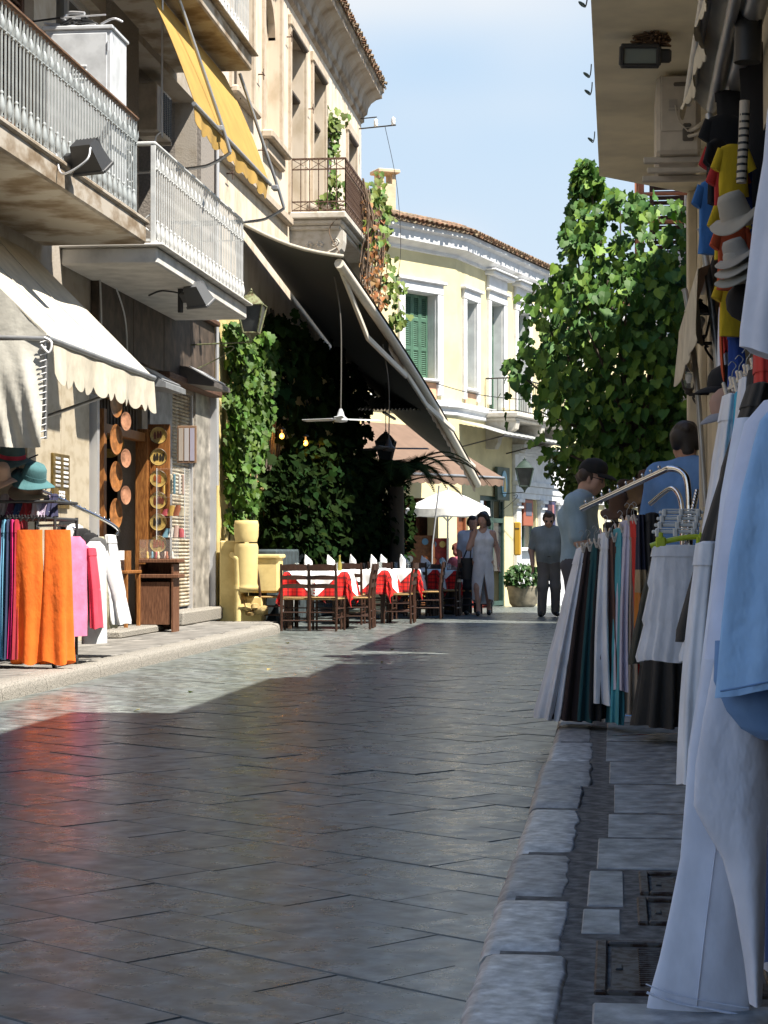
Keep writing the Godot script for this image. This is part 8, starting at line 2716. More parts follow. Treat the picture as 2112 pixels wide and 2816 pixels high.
	var bg := cloth("hat_beige", lin(0.40, 0.36, 0.30), 0.4)
	sun_hat("brimmed_hat", "large beige brimmed hat hanging on its edge beside the T-shirts", "hats by the clothes shop", bg, W(0.425, 2.235, 7.2), Basis(Vector3(0, 0, 1), 0.35) * Basis(Vector3(1, 0, 0), 0.25).scaled(Vector3(1, 0.7, 1)), 0.10, bg)
	for j in 3: sun_hat("brimmed_hat", "grey beige folded hat, %s of the stack under the large beige hat" % ["lowest", "middle", "topmost"][j], "hats by the clothes shop", cloth("hat_grey%d" % j, [lin(0.30, 0.29, 0.25), lin(0.40, 0.37, 0.32), lin(0.35, 0.32, 0.28)][j], 0.4), W(0.415, 2.0 + 0.035 * j, 7.0), Basis(Vector3(0, 0, 1), 0.2 + 0.06 * j) * Basis(Vector3(1, 0, 0), 0.05).scaled(Vector3(1, 0.5, 1)), 0.082, null)
	var bk := cloth("t_blk", Color.BLACK)
	peaked_cap("peaked_cap", "black peaked cap with pale lettering band, upper one by the clothes shop", bk, bk, W(0.47, 1.93, 7.1), Basis(Vector3(0, 0, 1), 1.25) * Basis(Vector3.UP, 0.6))
	peaked_cap("peaked_cap", "black peaked cap hanging lower, left of the blue shorts", bk, bk, W(0.42, 1.70, 7.9), Basis(Vector3.UP, -1.2) * Basis(Vector3(1, 0, 0), 0.1))
	peaked_cap("peaked_cap", "grey cap with orange lining under the black one", cloth("cap_tan", lin(0.42, 0.26, 0.20)), cloth("cap_grey", lin(0.28, 0.29, 0.33)), W(0.425, 1.60, 7.7), Basis(Vector3.UP, -1.2) * Basis(Vector3(1, 0, 0), 0.35))
	var rp := MB.new()
	rp.tube([W(0.50, 3.5, 7.5), W(0.48, 2.86, 7.5)], 0.05, 12)
	single("dark_roll", rp, M.black_plastic, "dark fabric roll hanging at the upper right corner", "roll")
	var gp := MB.new()
	gp.tube([W(0.40, 2.95, 8.8), W(0.47, 2.3, 8.6), W(0.50, 2.0, 8.6)], 0.017, 8)
	single("awning_strut", gp, M.steel, "slanting grey metal strut beside the pinned T-shirts", "strut")
	# brown hats of a stall behind the stand
	for j in 5: sun_hat("brown_hat", ["brown felt hat with a pale band on the stall behind the chrome arm", "dark brown hat left of the banded one on the stall", "tan hat on the stall behind the chrome arm", "brown hat lowest on the stall behind the chrome arm", "black hat at the right of the stall hats"][j], "hats on the stall behind the chrome arm", cloth("felt%d" % j, [lin(0.07, 0.035, 0.02), lin(0.04, 0.02, 0.013), lin(0.16, 0.09, 0.04), lin(0.09, 0.045, 0.025), lin(0.02, 0.015, 0.012)][j]), W([0.24, 0.06, 0.16, 0.02, 0.30][j], [1.52, 1.44, 1.44, 1.34, 1.36][j], [14.6, 14.5, 14.3, 14.3, 14.2][j]), Basis(Vector3(0, 0, 1), [0.2, -0.1, 0.3, 0.0, 0.2][j]), 0.13, cloth("band_pale", lin(0.4, 0.36, 0.3)) if j == 0 else null)
	var sb := MB.new()
	sb.bbox(W(0.16, 0.70, 14.4), Vector3(0.5, 1.16, 0.4), 0.02)
	single("stall_stand", sb, mat("stall_brown", lin(0.06, 0.04, 0.03), 0.8, "blotch", Vector3.ONE), "dark stand carrying the brown hats behind the chrome arm", "stand")

func smooth_rings(r: Array) -> Array:
	var out := []
	for i in r.size() - 1:
		for k in 5:
			var f := k / 5.0
			var g := {}
			for key in r[i]: g[key] = lerp(r[i][key], r[i + 1][key], f)
			out.append(g)
	out.append(r[-1])
	return out

# ---- figures: distance to tapered bones, joined smoothly, meshed as surface nets
func flesh(m: MB, bones: Array, cell: float, k := 55.0):
	var lo := Vector3(1e9, 1e9, 1e9)
	var hi := -lo
	var pad := 0.05
	for b in bones:
		for e in 2:
			var r: float = b[2 + e] + pad
			lo = lo.min(b[e] - Vector3(r, r, r)); hi = hi.max(b[e] + Vector3(r, r, r))
	var nx := int((hi.x - lo.x) / cell) + 2
	var ny := int((hi.y - lo.y) / cell) + 2
	var nz := int((hi.z - lo.z) / cell) + 2
	var F := PackedFloat32Array()
	F.resize(nx * ny * nz)
	for b in bones:
		var a: Vector3 = b[0]
		var ab: Vector3 = b[1] - a
		var l2 := maxf(ab.length_squared(), 1e-9)
		var ra: float = b[2]
		var rb: float = b[3]
		var r := maxf(ra, rb) + pad
		var p0: Vector3 = (a.min(b[1]) - Vector3(r, r, r) - lo) / cell
		var p1: Vector3 = (a.max(b[1]) + Vector3(r, r, r) - lo) / cell
		for z in range(maxi(0, int(p0.z)), mini(nz, int(p1.z) + 2)):
			for y in range(maxi(0, int(p0.y)), mini(ny, int(p1.y) + 2)):
				var base := (z * ny + y) * nx
				for x in range(maxi(0, int(p0.x)), mini(nx, int(p1.x) + 2)):
					var p := lo + Vector3(x, y, z) * cell - a
					var t := clampf(p.dot(ab) / l2, 0.0, 1.0)
					var d := (p - ab * t).length() - lerpf(ra, rb, t)
					if d < pad: F[base + x] += exp(-k * d)
	var idx := {}
	var P := PackedVector3Array()
	var Nn := PackedVector3Array()
	var sx := 1
	var sy := nx
	var sz := nx * ny
	var offs := [0, sx, sy, sx + sy, sz, sx + sz, sy + sz, sx + sy + sz]
	var cv := [Vector3(0, 0, 0), Vector3(1, 0, 0), Vector3(0, 1, 0), Vector3(1, 1, 0), Vector3(0, 0, 1), Vector3(1, 0, 1), Vector3(0, 1, 1), Vector3(1, 1, 1)]
	var edges := [[0, 1], [2, 3], [4, 5], [6, 7], [0, 2], [1, 3], [4, 6], [5, 7], [0, 4], [1, 5], [2, 6], [3, 7]]
	for z in nz - 1:
		for y in ny - 1:
			var base := (z * ny + y) * nx
			for x in nx - 1:
				var i := base + x
				var c := 0
				for o in offs:
					if F[i + o] > 1.0: c += 1
				if c == 0 or c == 8: continue
				var g := []
				for o in offs: g.append(log(maxf(F[i + o], 1e-7)))
				var s := Vector3.ZERO
				var n := 0
				for e in edges:
					var ga: float = g[e[0]]
					var gb: float = g[e[1]]
					if (ga > 0) != (gb > 0):
						s += cv[e[0]].lerp(cv[e[1]], ga / (ga - gb)); n += 1
				idx[i] = P.size()
				P.append(lo + (Vector3(x, y, z) + s / n) * cell)
				var gr := Vector3(g[1] + g[3] + g[5] + g[7] - g[0] - g[2] - g[4] - g[6], g[2] + g[3] + g[6] + g[7] - g[0] - g[1] - g[4] - g[5], g[4] + g[5] + g[6] + g[7] - g[0] - g[1] - g[2] - g[3])
				Nn.append(-gr.normalized())
	var face := func(a: int, b: int, c: int, d: int, flip: bool):
		if not (idx.has(a) and idx.has(b) and idx.has(c) and idx.has(d)): return
		var q := [idx[a], idx[b], idx[c], idx[d]]
		if flip: q.reverse()
		for t in [q[0], q[2], q[1], q[0], q[3], q[2]]: m.vert(P[t], Nn[t])
	for i in idx.keys():
		var in0 := F[i] > 1.0
		if in0 != (F[i + sx] > 1.0): face.call(i, i - sy, i - sy - sz, i - sz, in0 == false)
		if in0 != (F[i + sy] > 1.0): face.call(i, i - sz, i - sz - sx, i - sx, in0 == false)
		if in0 != (F[i + sz] > 1.0): face.call(i, i - sx, i - sx - sy, i - sy, in0 == false)

func joints() -> Dictionary:
	return {"hip": [Vector3(-0.09, 0.92, 0), Vector3(0.09, 0.92, 0)], "knee": [Vector3(-0.105, 0.50, 0.02), Vector3(0.105, 0.50, 0.02)], "ankle": [Vector3(-0.11, 0.085, -0.02), Vector3(0.11, 0.085, -0.02)], "toe": [Vector3(-0.13, 0.03, 0.15), Vector3(0.13, 0.03, 0.15)],
		"shoulder": [Vector3(-0.185, 1.43, -0.01), Vector3(0.185, 1.43, -0.01)], "elbow": [Vector3(-0.235, 1.14, -0.03), Vector3(0.235, 1.14, -0.03)], "wrist": [Vector3(-0.25, 0.90, 0.05), Vector3(0.25, 0.90, 0.05)], "hand": [Vector3(0, -1, 0.15), Vector3(0, -1, 0.15)], "thumb": [Vector3(0.3, 0, 1), Vector3(-0.3, 0, 1)],
		"pelvis": Vector3(0, 0.95, 0), "waist": Vector3(0, 1.10, 0), "chest": Vector3(0, 1.30, 0), "neck": Vector3(0, 1.48, -0.02), "head": Vector3(0, 1.635, 0.015), "hb": Basis.IDENTITY}

func sides(J: Dictionary, key: String, s: int) -> Vector3: return J[key][s]

func torso_bones(J: Dictionary, g: float, belly := 0.0, w := 1.0) -> Array:
	var out := []
	for s in [-1.0, 1.0]:
		out.append([J.pelvis + Vector3(s * 0.075 * w, 0, 0), J.waist + Vector3(s * 0.06 * w, 0, 0.01 + belly), 0.098 + g, 0.088 + g + belly * 0.8])
		out.append([J.waist + Vector3(s * 0.06 * w, 0, 0.01 + belly), J.chest + Vector3(s * 0.085 * w, 0, 0), 0.088 + g + belly * 0.8, 0.098 + g])
		out.append([J.chest + Vector3(s * 0.085 * w, 0, 0), J.neck + Vector3(s * 0.06 * w, -0.06, 0), 0.098 + g, 0.055 + g])
	for s in 2: out.append([J.shoulder[s], J.neck + Vector3(0, -0.04, 0), 0.052 + g, 0.05 + g])
	return out

func arm_bones(J: Dictionary, s: int, g: float, part_of := 1.0) -> Array:
	var sh: Vector3 = J.shoulder[s]
	var el: Vector3 = J.elbow[s]
	var wr: Vector3 = J.wrist[s]
	if part_of <= 1.0: return [[sh, sh.lerp(el, part_of), 0.050 + g, 0.043 + g]]
	return [[sh, el, 0.050 + g, 0.041 + g], [el, el.lerp(wr, part_of - 1.0), 0.041 + g, 0.030 + g]]

func hand_bones(J: Dictionary, s: int) -> Array:
	var w: Vector3 = J.wrist[s]
	var d: Vector3 = J.hand[s].normalized()
	var th: Vector3 = J.thumb[s]
	th = (th - d * th.dot(d)).normalized()
	var n := d.cross(th).normalized() * (1.0 if s == 0 else -1.0)
	var out := [[w - d * 0.03, w + d * 0.02, 0.028, 0.026]]
	for i in 4: out.append([w + d * 0.015 + th * (0.016 - i * 0.011), w + d * 0.085 + th * (0.030 - i * 0.020), 0.014, 0.012])
	for i in 4:
		var L: float = [0.070, 0.078, 0.072, 0.056][i]
		var k0 := w + d * 0.088 + th * (0.031 - i * 0.0205)
		var k1 := k0 + (d * 0.94 + n * 0.3) * L * 0.5
		var k2 := k1 + (d * 0.75 + n * 0.7) * L * 0.5
		out.append([k0, k1, 0.0098, 0.0092]); out.append([k1, k2, 0.0092, 0.0082])
	var t0 := w + d * 0.03 + th * 0.024
	var t1 := t0 + (d * 0.6 + th * 0.75 + n * 0.2) * 0.038
	out.append([t0, t1, 0.014, 0.011]); out.append([t1, t1 + (d * 0.85 + th * 0.3 + n * 0.3) * 0.034, 0.011, 0.0085])
	return out

func head_bones(J: Dictionary) -> Array:
	var o: Vector3 = J.head
	var b: Basis = J.hb
	var f := func(x: float, y: float, z: float) -> Vector3: return o + b * Vector3(x, y, z)
	var out := [[f.call(0, 0.045, -0.025), f.call(0, 0.04, 0.015), 0.083, 0.078], [f.call(0, -0.02, 0.03), f.call(0, -0.085, 0.052), 0.062, 0.034], [f.call(-0.025, -0.05, 0.03), f.call(0.025, -0.05, 0.03), 0.042, 0.042],
		[f.call(0, 0.015, 0.088), f.call(0, -0.022, 0.108), 0.010, 0.013], [f.call(-0.014, -0.028, 0.096), f.call(0.014, -0.028, 0.096), 0.009, 0.009], [f.call(-0.034, 0.028, 0.076), f.call(0.034, 0.028, 0.076), 0.014, 0.014],
		[f.call(-0.016, -0.057, 0.082), f.call(0.016, -0.057, 0.082), 0.0095, 0.0095], [f.call(-0.014, -0.068, 0.078), f.call(0.014, -0.068, 0.078), 0.010, 0.010], [f.call(-0.046, -0.012, 0.052), f.call(-0.04, -0.03, 0.055), 0.026, 0.022], [f.call(0.046, -0.012, 0.052), f.call(0.04, -0.03, 0.055), 0.026, 0.022],
		[f.call(-0.078, 0.012, -0.012), f.call(-0.076, -0.022, -0.004), 0.013, 0.011], [f.call(0.078, 0.012, -0.012), f.call(0.076, -0.022, -0.004), 0.013, 0.011], [f.call(0, -0.06, -0.025), J.neck + Vector3(0, -0.02, 0), 0.052, 0.055]]
	return out

func person(label: String, at: Vector3, yaw: float, J: Dictionary, skin: Material, scale_ := 1.0, hands := true, girth := 0.0) -> Node3D:
	var t := thing("person", label, "person", at, yaw)
	t.scale = Vector3.ONE * scale_
	var b := torso_bones(J, girth)
	for s in 2:
		b.append_array(arm_bones(J, s, girth * 0.5, 2.0))
		b.append([J.hip[s], J.knee[s], 0.082 + girth, 0.056]); b.append([J.knee[s], J.ankle[s], 0.056, 0.036])
		b.append([J.knee[s].lerp(J.ankle[s], 0.12) + Vector3(0, 0, -0.015), J.knee[s].lerp(J.ankle[s], 0.5), 0.05, 0.038])
		b.append([J.ankle[s] + Vector3(0, -0.03, -0.02), J.toe[s], 0.034, 0.024])
	b.append([J.neck + Vector3(0, -0.04, 0), J.head + Vector3(0, -0.04, -0.02), 0.056, 0.05])
	var m := MB.new()
	flesh(m, b, 0.02)
	flesh(m, head_bones(J), 0.0085, 110.0)
	if hands:
		for s in 2: flesh(m, hand_bones(J, s), 0.0075, 200.0)
	part("body", m, skin, t)
	for s in [-1.0, 1.0]:
		var em := MB.new()
		em.lathe([[0.001, -0.009], [0.009, -0.004], [0.010, 0.002], [0.001, 0.008]], 8, J.head + J.hb * Vector3(s * 0.031, 0.008, 0.081))
		part("eye", em, M.hair, t)
	return t

func wear(t: Node3D, called: String, bones: Array, mt: Material, cell := 0.02, k := 55.0) -> MeshInstance3D:
	var m := MB.new()
	flesh(m, bones, cell, k)
	return part(called, m, mt, t)

func trouser_bones(J: Dictionary, g: float, flare := 0.0) -> Array:
	var b := []
	for s in [-1.0, 1.0]: b.append([J.pelvis + Vector3(s * 0.07, 0.08, 0), J.pelvis + Vector3(s * 0.08, -0.02, 0), 0.104 + g, 0.108 + g])
	for s in 2:
		b.append([J.hip[s], J.knee[s], 0.095 + g, 0.075 + g])
		b.append([J.knee[s], J.ankle[s] + Vector3(0, 0.0, 0), 0.074 + g, 0.062 + g + flare])
	return b

func shoe_bones(J: Dictionary) -> Array:
	var b := []
	for s in 2:
		b.append([J.ankle[s] + Vector3(0, -0.045, -0.03), J.toe[s] + Vector3(0, 0.012, 0.0), 0.042, 0.038])
	return b

func hair_cap(t: Node3D, J: Dictionary, mt: Material, kind: int):
	var o: Vector3 = J.head
	var b: Basis = J.hb
	var f := func(x: float, y: float, z: float) -> Vector3: return o + b * Vector3(x, y, z)
	if kind == 3:     # cropped, under a cap
		wear(t, "hair", [[f.call(-0.05, 0.02, -0.05), f.call(0.05, 0.02, -0.05), 0.052, 0.052], [f.call(0, -0.01, -0.07), f.call(0, -0.05, -0.06), 0.05, 0.03], [f.call(-0.07, 0.03, 0.0), f.call(-0.074, 0.0, 0.01), 0.02, 0.012], [f.call(0.07, 0.03, 0.0), f.call(0.074, 0.0, 0.01), 0.02, 0.012]], mt, 0.010, 120.0)
		return
	var h := [[f.call(0, 0.075, -0.03), f.call(0, 0.09, 0.03), 0.082, 0.06], [f.call(-0.04, 0.02, -0.05), f.call(0.04, 0.02, -0.05), 0.068, 0.068]]
	if kind == 0:     # short, with sideburns
		h.append([f.call(-0.066, 0.05, 0.015), f.call(-0.070, 0.0, 0.012), 0.026, 0.014]); h.append([f.call(0.066, 0.05, 0.015), f.call(0.070, 0.0, 0.012), 0.026, 0.014])
		h.append([f.call(0, -0.02, -0.07), f.call(0, -0.06, -0.06), 0.05, 0.03])
	elif kind == 1:   # chin-length, full
		for s in [-1.0, 1.0]:
			h.append([f.call(s * 0.07, 0.06, 0.0), f.call(s * 0.098, -0.06, -0.01), 0.048, 0.045]); h.append([f.call(s * 0.05, 0.09, 0.05), f.call(s * 0.085, 0.03, 0.055), 0.035, 0.022])
		h.append([f.call(0, 0.0, -0.08), f.call(0, -0.09, -0.07), 0.07, 0.055])
	elif kind == 2:   # thick, long on the neck
		h.append([f.call(0, 0.02, -0.06), f.call(0, -0.075, -0.05), 0.06, 0.04]); h.append([f.call(-0.05, 0.04, -0.02), f.call(-0.07, -0.02, -0.025), 0.045, 0.025]); h.append([f.call(0.05, 0.04, -0.02), f.call(0.07, -0.02, -0.025), 0.045, 0.025])
	for i in 26:     # uneven locks
		var a := rnd(0, TAU)
		var e := rnd(0.25, 1.2)
		var p: Vector3 = f.call(cos(a) * cos(e) * 0.085, 0.045 + sin(e) * 0.085, sin(a) * cos(e) * 0.09 - 0.03)
		h.append([p, p + b * Vector3(rnd(-0.02, 0.02), -0.03, -0.02), rnd(0.012, 0.022), 0.008])
	wear(t, "hair", h, mt, 0.008, 120.0)

func people():
	# woman in a white dress, telephoning as she walks
	var J := joints()
	J.knee = [Vector3(-0.085, 0.50, 0.10), Vector3(0.09, 0.50, 0.0)]
	J.ankle = [Vector3(-0.07, 0.11, 0.12), Vector3(0.09, 0.13, -0.16)]
	J.toe = [Vector3(-0.075, 0.035, 0.27), Vector3(0.10, 0.04, -0.02)]
	J.shoulder = [Vector3(-0.165, 1.41, 0), Vector3(0.165, 1.41, 0)]
	J.elbow = [Vector3(-0.235, 1.16, 0.10), Vector3(0.25, 1.14, -0.03)]
	J.wrist = [Vector3(-0.125, 1.49, 0.10), Vector3(0.27, 0.90, 0.06)]
	J.hand = [Vector3(0.25, 1, 0.1), Vector3(0, -1, 0.2)]
	J.thumb = [Vector3(0.3, 0, -1), Vector3(-0.3, 0, 1)]
	J.hb = Basis(Vector3.UP, -0.25) * Basis(Vector3(1, 0, 0), 0.12)
	var w := person("dark bobbed woman in a long white dress walking with a phone at her ear", W(-2.22, gy(34.2), 34.2), 0.0, J, M.skin, 0.985)
	hair_cap(w, J, M.hair, 1)
	var wd := cloth("dress_white", lin(0.84, 0.86, 0.90), 0.6)
	var tb := []
	for b in torso_bones(J, 0.014, 0.0, 0.92): tb.append(b)
	tb.resize(6)
	for s in 2: tb.append([J.shoulder[s] + Vector3(0.03 if s == 0 else -0.03, 0.012, 0), J.neck + Vector3(-0.05 if s == 0 else 0.05, -0.035, 0), 0.046, 0.045])
	var dr := wear(w, "dress", tb, wd, 0.016)
	var sk := []
	for i in 22:
		var f := i / 21.0
		var y := lerpf(1.06, 0.26, f)
		var row := PackedVector3Array()
		var op := 0.42 * pow(maxf(f - 0.45, 0.0) / 0.55, 1.1)
		var rx := lerpf(0.145, 0.215, sin(f * PI * 0.62)) * (1.0 - 0.16 * f)
		for j in 41:
			var a := PI * 0.5 - 0.18 + op + (TAU - 2.0 * op) * j / 40.0
			row.append(Vector3(cos(a) * rx * (1.0 + 0.03 * sin(a * 9.0) * f), y + (0.05 * f * cos(a - PI * 0.5)), sin(a) * rx * 0.78 + 0.02))
		sk.append(row)
	var skm := MB.new()
	skm.grid(sk)
	for r in sk: r.reverse()
	for r in sk:
		for i in r.size(): r[i] = r[i] * Vector3(0.97, 1, 0.97)
	skm.grid(sk)
	part("skirt", skm, wd, w)
	var co := MB.new()
	for s in [-1.0, 1.0]: co.poly(PackedVector2Array([Vector2(0, 0), Vector2(0.06, 0.03), Vector2(0.085, 0.13), Vector2(0.05, 0.145)]), Vector3(0, 1.315, 0.125), Vector3(s, 0, -0.25 * 1.0), Vector3(0, 0.95, -0.5).normalized(), 0.006)
	part("collar", co, wd, dr)
	wear(w, "shoes", shoe_bones(J), M.black_plastic, 0.012, 90.0)
	var ph := MB.new()
	ph.bbox(Vector3(-0.098, 1.63, 0.06), Vector3(0.018, 0.11, 0.042), 0.006, Basis(Vector3(1, 0, 0), 0.3))
	single("mobile_phone", ph, mat("phone_grey", lin(0.4, 0.4, 0.42), 0.3), "small silver mobile phone held to the ear of the woman in white", "phone", "", W(-2.22, gy(34.2), 34.2))
	var bg := MB.new()
	bg.loft([{"c": Vector3(-0.28, 0.62, -0.06), "x": 0.10, "z": 0.05}, {"c": Vector3(-0.28, 0.80, -0.06), "x": 0.13, "z": 0.065}, {"c": Vector3(-0.27, 0.98, -0.05), "x": 0.10, "z": 0.05}], 16)
	bg.tube(arc([Vector3(-0.33, 0.98, -0.05), Vector3(-0.24, 1.2, 0.03), Vector3(-0.155, 1.475, 0.03), Vector3(-0.2, 1.2, -0.10), Vector3(-0.22, 0.98, -0.08)]), 0.012, 6)
	single("shoulder_bag", bg, M.black_plastic, "black shoulder bag hanging at the side of the woman in white", "bag", "", W(-2.22, gy(34.2), 34.2))

	# man half hidden behind her
	J = joints()
	J.knee = [Vector3(-0.10, 0.50, 0.06), Vector3(0.105, 0.50, -0.02)]
	J.ankle = [Vector3(-0.12, 0.085, 0.02), Vector3(0.10, 0.1, -0.2)]
	J.toe = [Vector3(-0.13, 0.03, 0.18), Vector3(0.12, 0.03, -0.05)]
	var m2 := person("man in a pale shirt and black trousers, half hidden behind the woman in white", W(-2.52, gy(36.0), 36.0), 0.15, J, M.skin_dark, 0.985, true, 0.0)
	hair_cap(m2, J, M.hair, 0)
	wear(m2, "shirt", torso_bones(J, 0.03) + arm_bones(J, 0, 0.022, 0.75) + arm_bones(J, 1, 0.022, 0.75), cloth("shirt_pale", lin(0.60, 0.66, 0.78), 1.0))
	wear(m2, "trousers", trouser_bones(J, 0.004), cloth("trousers_black", lin(0.012, 0.012, 0.014), 0.6))
	wear(m2, "shoes", shoe_bones(J), M.black_plastic, 0.014, 90.0)

	# man in the grey polo shirt
	J = joints()
	J.knee = [Vector3(-0.10, 0.51, 0.10), Vector3(0.11, 0.50, 0.01)]
	J.ankle = [Vector3(-0.12, 0.085, 0.06), Vector3(0.11, 0.10, -0.12)]
	J.toe = [Vector3(-0.15, 0.03, 0.22), Vector3(0.14, 0.03, 0.04)]
	J.shoulder = [Vector3(-0.205, 1.40, 0.0), Vector3(0.205, 1.40, 0.0)]
	J.elbow = [Vector3(-0.29, 1.11, -0.04), Vector3(0.30, 1.12, -0.05)]
	J.wrist = [Vector3(-0.27, 0.86, 0.02), Vector3(0.25, 0.93, 0.14)]
	J.hand = [Vector3(0.1, -1, 0.1), Vector3(-0.3, -0.7, 0.6)]
	J.head = Vector3(0, 1.60, 0.03)
	J.hb = Basis(Vector3(1, 0, 0), 0.25)
	var m3 := person("heavy man in a grey polo shirt, grey trousers and sunglasses walking towards the camera", W(-1.11, gy(34.0), 34.0), 0.05, J, M.skin, 1.0, true, 0.012)
	hair_cap(m3, J, M.hair_brown, 0)
	var po := cloth("polo_grey", lin(0.27, 0.32, 0.34), 1.0)
	var pb := torso_bones(J, 0.038, 0.03, 1.05)
	var sh3 := wear(m3, "shirt", pb + arm_bones(J, 0, 0.03, 0.8) + arm_bones(J, 1, 0.03, 0.8), po)
	var pc := MB.new()
	pc.lathe([[0.075, 0.0], [0.085, 0.015], [0.068, 0.045]], 16, J.neck + Vector3(0, -0.02, 0.012), false, Basis.IDENTITY, false)
	part("collar", pc, po, sh3)
	wear(m3, "trousers", trouser_bones(J, 0.012), cloth("trousers_grey", lin(0.19, 0.18, 0.17), 0.8))
	wear(m3, "shoes", shoe_bones(J), M.black_plastic, 0.014, 90.0)
	var be := MB.new()
	be.loft([{"c": Vector3(0, 0.995, 0.02), "x": 0.205, "z": 0.155}, {"c": Vector3(0, 1.03, 0.02), "x": 0.205, "z": 0.16}], 24, false)
	part("belt", be, M.black_plastic, m3)
	sunglasses(m3, J)

	# man with the black cap choosing at the rack, seen in profile
	J = joints()
	J.neck = Vector3(0, 1.46, 0.03)
	J.head = Vector3(0, 1.585, 0.095)
	J.chest = Vector3(0, 1.28, -0.01)
	J.hb = Basis(Vector3.UP, 0.15) * Basis(Vector3(1, 0, 0), 0.30)
	J.shoulder = [Vector3(-0.19, 1.39, 0.02), Vector3(0.19, 1.39, 0.02)]
	J.elbow = [Vector3(-0.22, 1.10, 0.06), Vector3(0.22, 1.10, 0.02)]
	J.wrist = [Vector3(-0.17, 0.99, 0.26), Vector3(0.18, 0.98, 0.24)]
	J.hand = [Vector3(0.1, -0.2, 1), Vector3(-0.1, -0.2, 1)]
	J.thumb = [Vector3(0.3, 1, 0.2), Vector3(-0.3, 1, 0.2)]
	var m4 := person("man in a black cap and pale blue T-shirt in profile behind the chrome arm", W(-0.27, 0.10, 15.0), 1.35, J, M.skin, 0.95)
	hair_cap(m4, J, M.hair_brown, 3)
	var bt := torso_bones(J, 0.03, 0.015, 1.0)
	wear(m4, "t_shirt", bt + arm_bones(J, 0, 0.028, 0.85) + arm_bones(J, 1, 0.028, 0.85), cloth("tee_blue", lin(0.36, 0.50, 0.60), 1.2), 0.016)
	wear(m4, "trousers", trouser_bones(J, 0.01), cloth("trousers_red_grey", lin(0.10, 0.10, 0.12), 0.6))
	wear(m4, "shoes", shoe_bones(J), M.black_plastic, 0.014, 90.0)
	var cap := peaked_cap("worn_cap", "black peaked cap on the head of the man in the pale blue T-shirt", cloth("cap_black", lin(0.012, 0.012, 0.012)), cloth("cap_black", Color.BLACK), Vector3.ZERO, Basis.IDENTITY)
	worn(cap, m4, "cap", Transform3D((J.hb * Basis(Vector3(1, 0, 0), 0.02)).scaled(Vector3(1.12, 1.0, 1.28)), J.head + J.hb * Vector3(0, 0.045, -0.005)))
	sunglasses(m4, J)

	# man in the blue shirt with his back to the camera
	J = joints()
	J.neck = Vector3(-0.02, 1.48, 0.03)
	J.head = Vector3(0.045, 1.60, 0.075)
	J.hb = Basis(Vector3.UP, 0.75) * Basis(Vector3(1, 0, 0), 0.5)
	J.shoulder = [Vector3(-0.20, 1.42, 0), Vector3(0.20, 1.40, 0.0)]
	J.elbow = [Vector3(-0.27, 1.13, 0.05), Vector3(0.27, 1.12, 0.0)]
	J.wrist = [Vector3(-0.25, 0.88, 0.14), Vector3(0.26, 0.87, 0.10)]
	var m5 := person("dark haired man in a blue short-sleeved shirt seen from behind by the wall", W(0.47, 0.12, 14.0), PI - 0.6, J, M.skin_dark, 1.05)
	hair_cap(m5, J, M.hair, 2)
	var sb := torso_bones(J, 0.032, 0.01, 1.0)
	wear(m5, "shirt", sb + arm_bones(J, 0, 0.036, 0.95) + arm_bones(J, 1, 0.036, 0.95), cloth("shirt_blue", lin(0.12, 0.26, 0.56), 1.4), 0.016)
	var cl := MB.new()
	cl.lathe([[0.085, 0.0], [0.082, 0.03], [0.068, 0.05]], 18, J.neck + Vector3(0, -0.03, 0.0), false, Basis.IDENTITY, false)
	part("collar", cl, cloth("shirt_blue", Color.BLUE), m5)
	wear(m5, "trousers", trouser_bones(J, 0.01), cloth("trousers_navy", lin(0.02, 0.022, 0.03), 0.6))
	wear(m5, "shoes", shoe_bones(J), M.black_plastic, 0.014, 90.0)

	# two seated diners at the far tables
	for k in 2:
		J = joints()
		var dy := Vector3(0, -0.42, 0)
		for key in ["pelvis", "waist", "chest", "neck", "head"]: J[key] += dy
		for s in 2:
			J.shoulder[s] += dy; J.hip[s] += dy
			var sg := -1.0 if s == 0 else 1.0
			J.knee[s] = Vector3(sg * 0.13, 0.50, 0.43); J.ankle[s] = Vector3(sg * 0.12, 0.09, 0.40); J.toe[s] = Vector3(sg * 0.13, 0.03, 0.56)
			J.elbow[s] = Vector3(sg * 0.27, 0.78, 0.12); J.wrist[s] = Vector3(sg * 0.14, 0.83, 0.34); J.hand[s] = Vector3(-sg * 0.5, 0, 1); J.thumb[s] = Vector3(-sg, 1, 0)
		J.hb = Basis(Vector3(1, 0, 0), 0.1)
		var at: Vector3 = [W(-2.62, gy(37.3), 37.3), W(-3.05, gy(39.6), 39.6)][k]
		var mm := person(["seated diner in a mauve top wearing a dark flat hat at the far tables", "seated diner in a pink top with brown hair beyond the one in the hat"][k], at, [-1.15, -2.2][k], J, M.skin_dark, 1.0)
		hair_cap(mm, J, [M.hair, mat("hair_auburn", lin(0.12, 0.035, 0.025), 0.6)][k], 1)
		wear(mm, "top", torso_bones(J, 0.02) + arm_bones(J, 0, 0.02, 0.8) + arm_bones(J, 1, 0.02, 0.8), cloth(["mauve", "pink_top"][k], [lin(0.26, 0.21, 0.26), lin(0.62, 0.16, 0.20)][k], 1.0))
		wear(mm, "trousers", trouser_bones(J, 0.004), cloth("trousers_khaki", lin(0.22, 0.17, 0.10), 0.6))
		wear(mm, "shoes", shoe_bones(J), M.black_plastic, 0.014, 90.0)
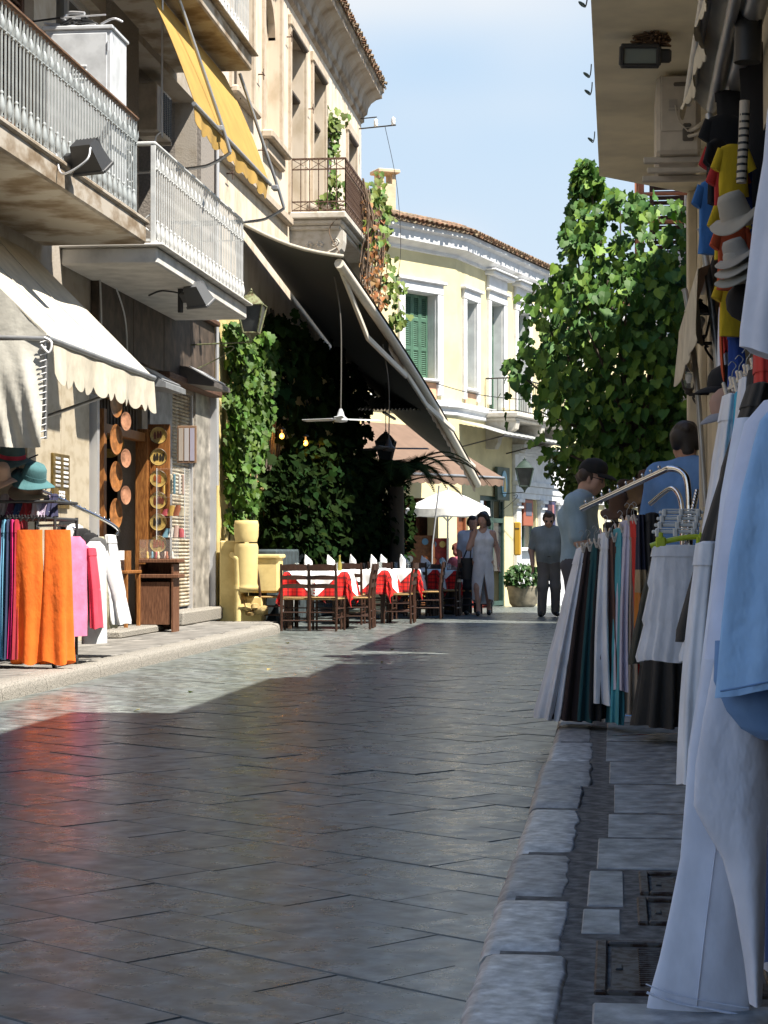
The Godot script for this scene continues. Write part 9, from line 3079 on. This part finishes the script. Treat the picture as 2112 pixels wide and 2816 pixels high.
		if k == 0:
			var h := sun_hat("worn_hat", "dark flat hat on the head of the seated diner in mauve", "", cloth("hat_dark", lin(0.012, 0.012, 0.013)), Vector3.ZERO, Basis.IDENTITY, 0.17)
			worn(h, mm, "hat", Transform3D(Basis.IDENTITY, J.head + Vector3(0, 0.05, 0)))
		var ch := again(get_node("taverna_chair"), ["dark taverna chair under the seated diner in the hat", "dark taverna chair under the seated diner in pink"][k], at + Vector3(0, 0, 0), [-1.15, -2.2][k])
		ch.position -= ch.transform.basis.z * 0.05

func worn(o: Node3D, by: Node3D, called: String, where: Transform3D):
	remove_child(o)
	for k in ["label", "category", "group"]: if o.has_meta(k): o.remove_meta(k)
	o.name = called
	by.add_child(o, true)
	o.transform = where

func sunglasses(t: Node3D, J: Dictionary):
	var m := MB.new()
	for s in [-1.0, 1.0]:
		m.bbox(J.head + J.hb * Vector3(s * 0.032, 0.008, 0.095), Vector3(0.048, 0.034, 0.006), 0.003, J.hb)
		m.tube([J.head + J.hb * Vector3(s * 0.058, 0.016, 0.092), J.head + J.hb * Vector3(s * 0.084, 0.016, 0.0)], 0.003, 5)
	m.tube([J.head + J.hb * Vector3(-0.012, 0.014, 0.098), J.head + J.hb * Vector3(0.012, 0.014, 0.098)], 0.003, 5)
	part("sunglasses", m, M.glass_dark, t)

func fixtures():
	# street lantern on the apartment corner, partly behind the white balcony
	lantern("street_lantern", W(-4.745, 3.93, 26.3), 0.345, "green painted street lantern beside the white balcony, over the creeper", mat("lantern_patina", lin(0.17, 0.20, 0.10), 0.7, "rust", Vector3.ONE * 2.0), M.glass_old, false, W(-5.66, 4.0, 26.6))
	# wire bracket with porcelain insulators at the corner of the old house
	var b := thing("insulator_bracket", "iron wire bracket with two porcelain insulators at the corner of the old house", "bracket", W(-5.55, 10.36, 44.3))
	var bm := MB.new()
	bm.tube([Vector3(-0.05, 0, 0), Vector3(0.80, 0, 0.3)], 0.016, 6)
	bm.tube([Vector3(-0.05, 0.22, 0), Vector3(0.36, 0.22, 0.14)], 0.014, 6)
	part("arm", bm, M.iron, b)
	for q in [Vector3(0.34, 0.0, 0.13), Vector3(0.74, 0.0, 0.28)]:
		var im := MB.new()
		im.lathe([[0.018, 0.0], [0.05, 0.02], [0.036, 0.05], [0.05, 0.08], [0.036, 0.11], [0.045, 0.15], [0.001, 0.19]], 10, q)
		part("insulator", im, M.linen, b)
	var wm := MB.new()
	wm.tube(arc([W(-5.0, 10.36, 44.1), W(-4.75, 9.0, 44.3), W(-4.72, 7.5, 44.6), W(-5.0, 6.6, 44.8)], 8), 0.006, 4)
	single("loose_wire", wm, M.black_plastic, "thin loose wire hanging from the insulator bracket against the sky", "wire")
	var w2 := MB.new()
	w2.tube(arc([W(-4.5, 5.3, 51.2), W(-3.5, 5.05, 51.6), W(-2.2, 5.0, 53.0), W(-0.5, 5.2, 56.0)], 8), 0.011, 4)
	single("street_cable", w2, M.black_plastic, "thin dark cable sagging across the front of the yellow house", "cable")
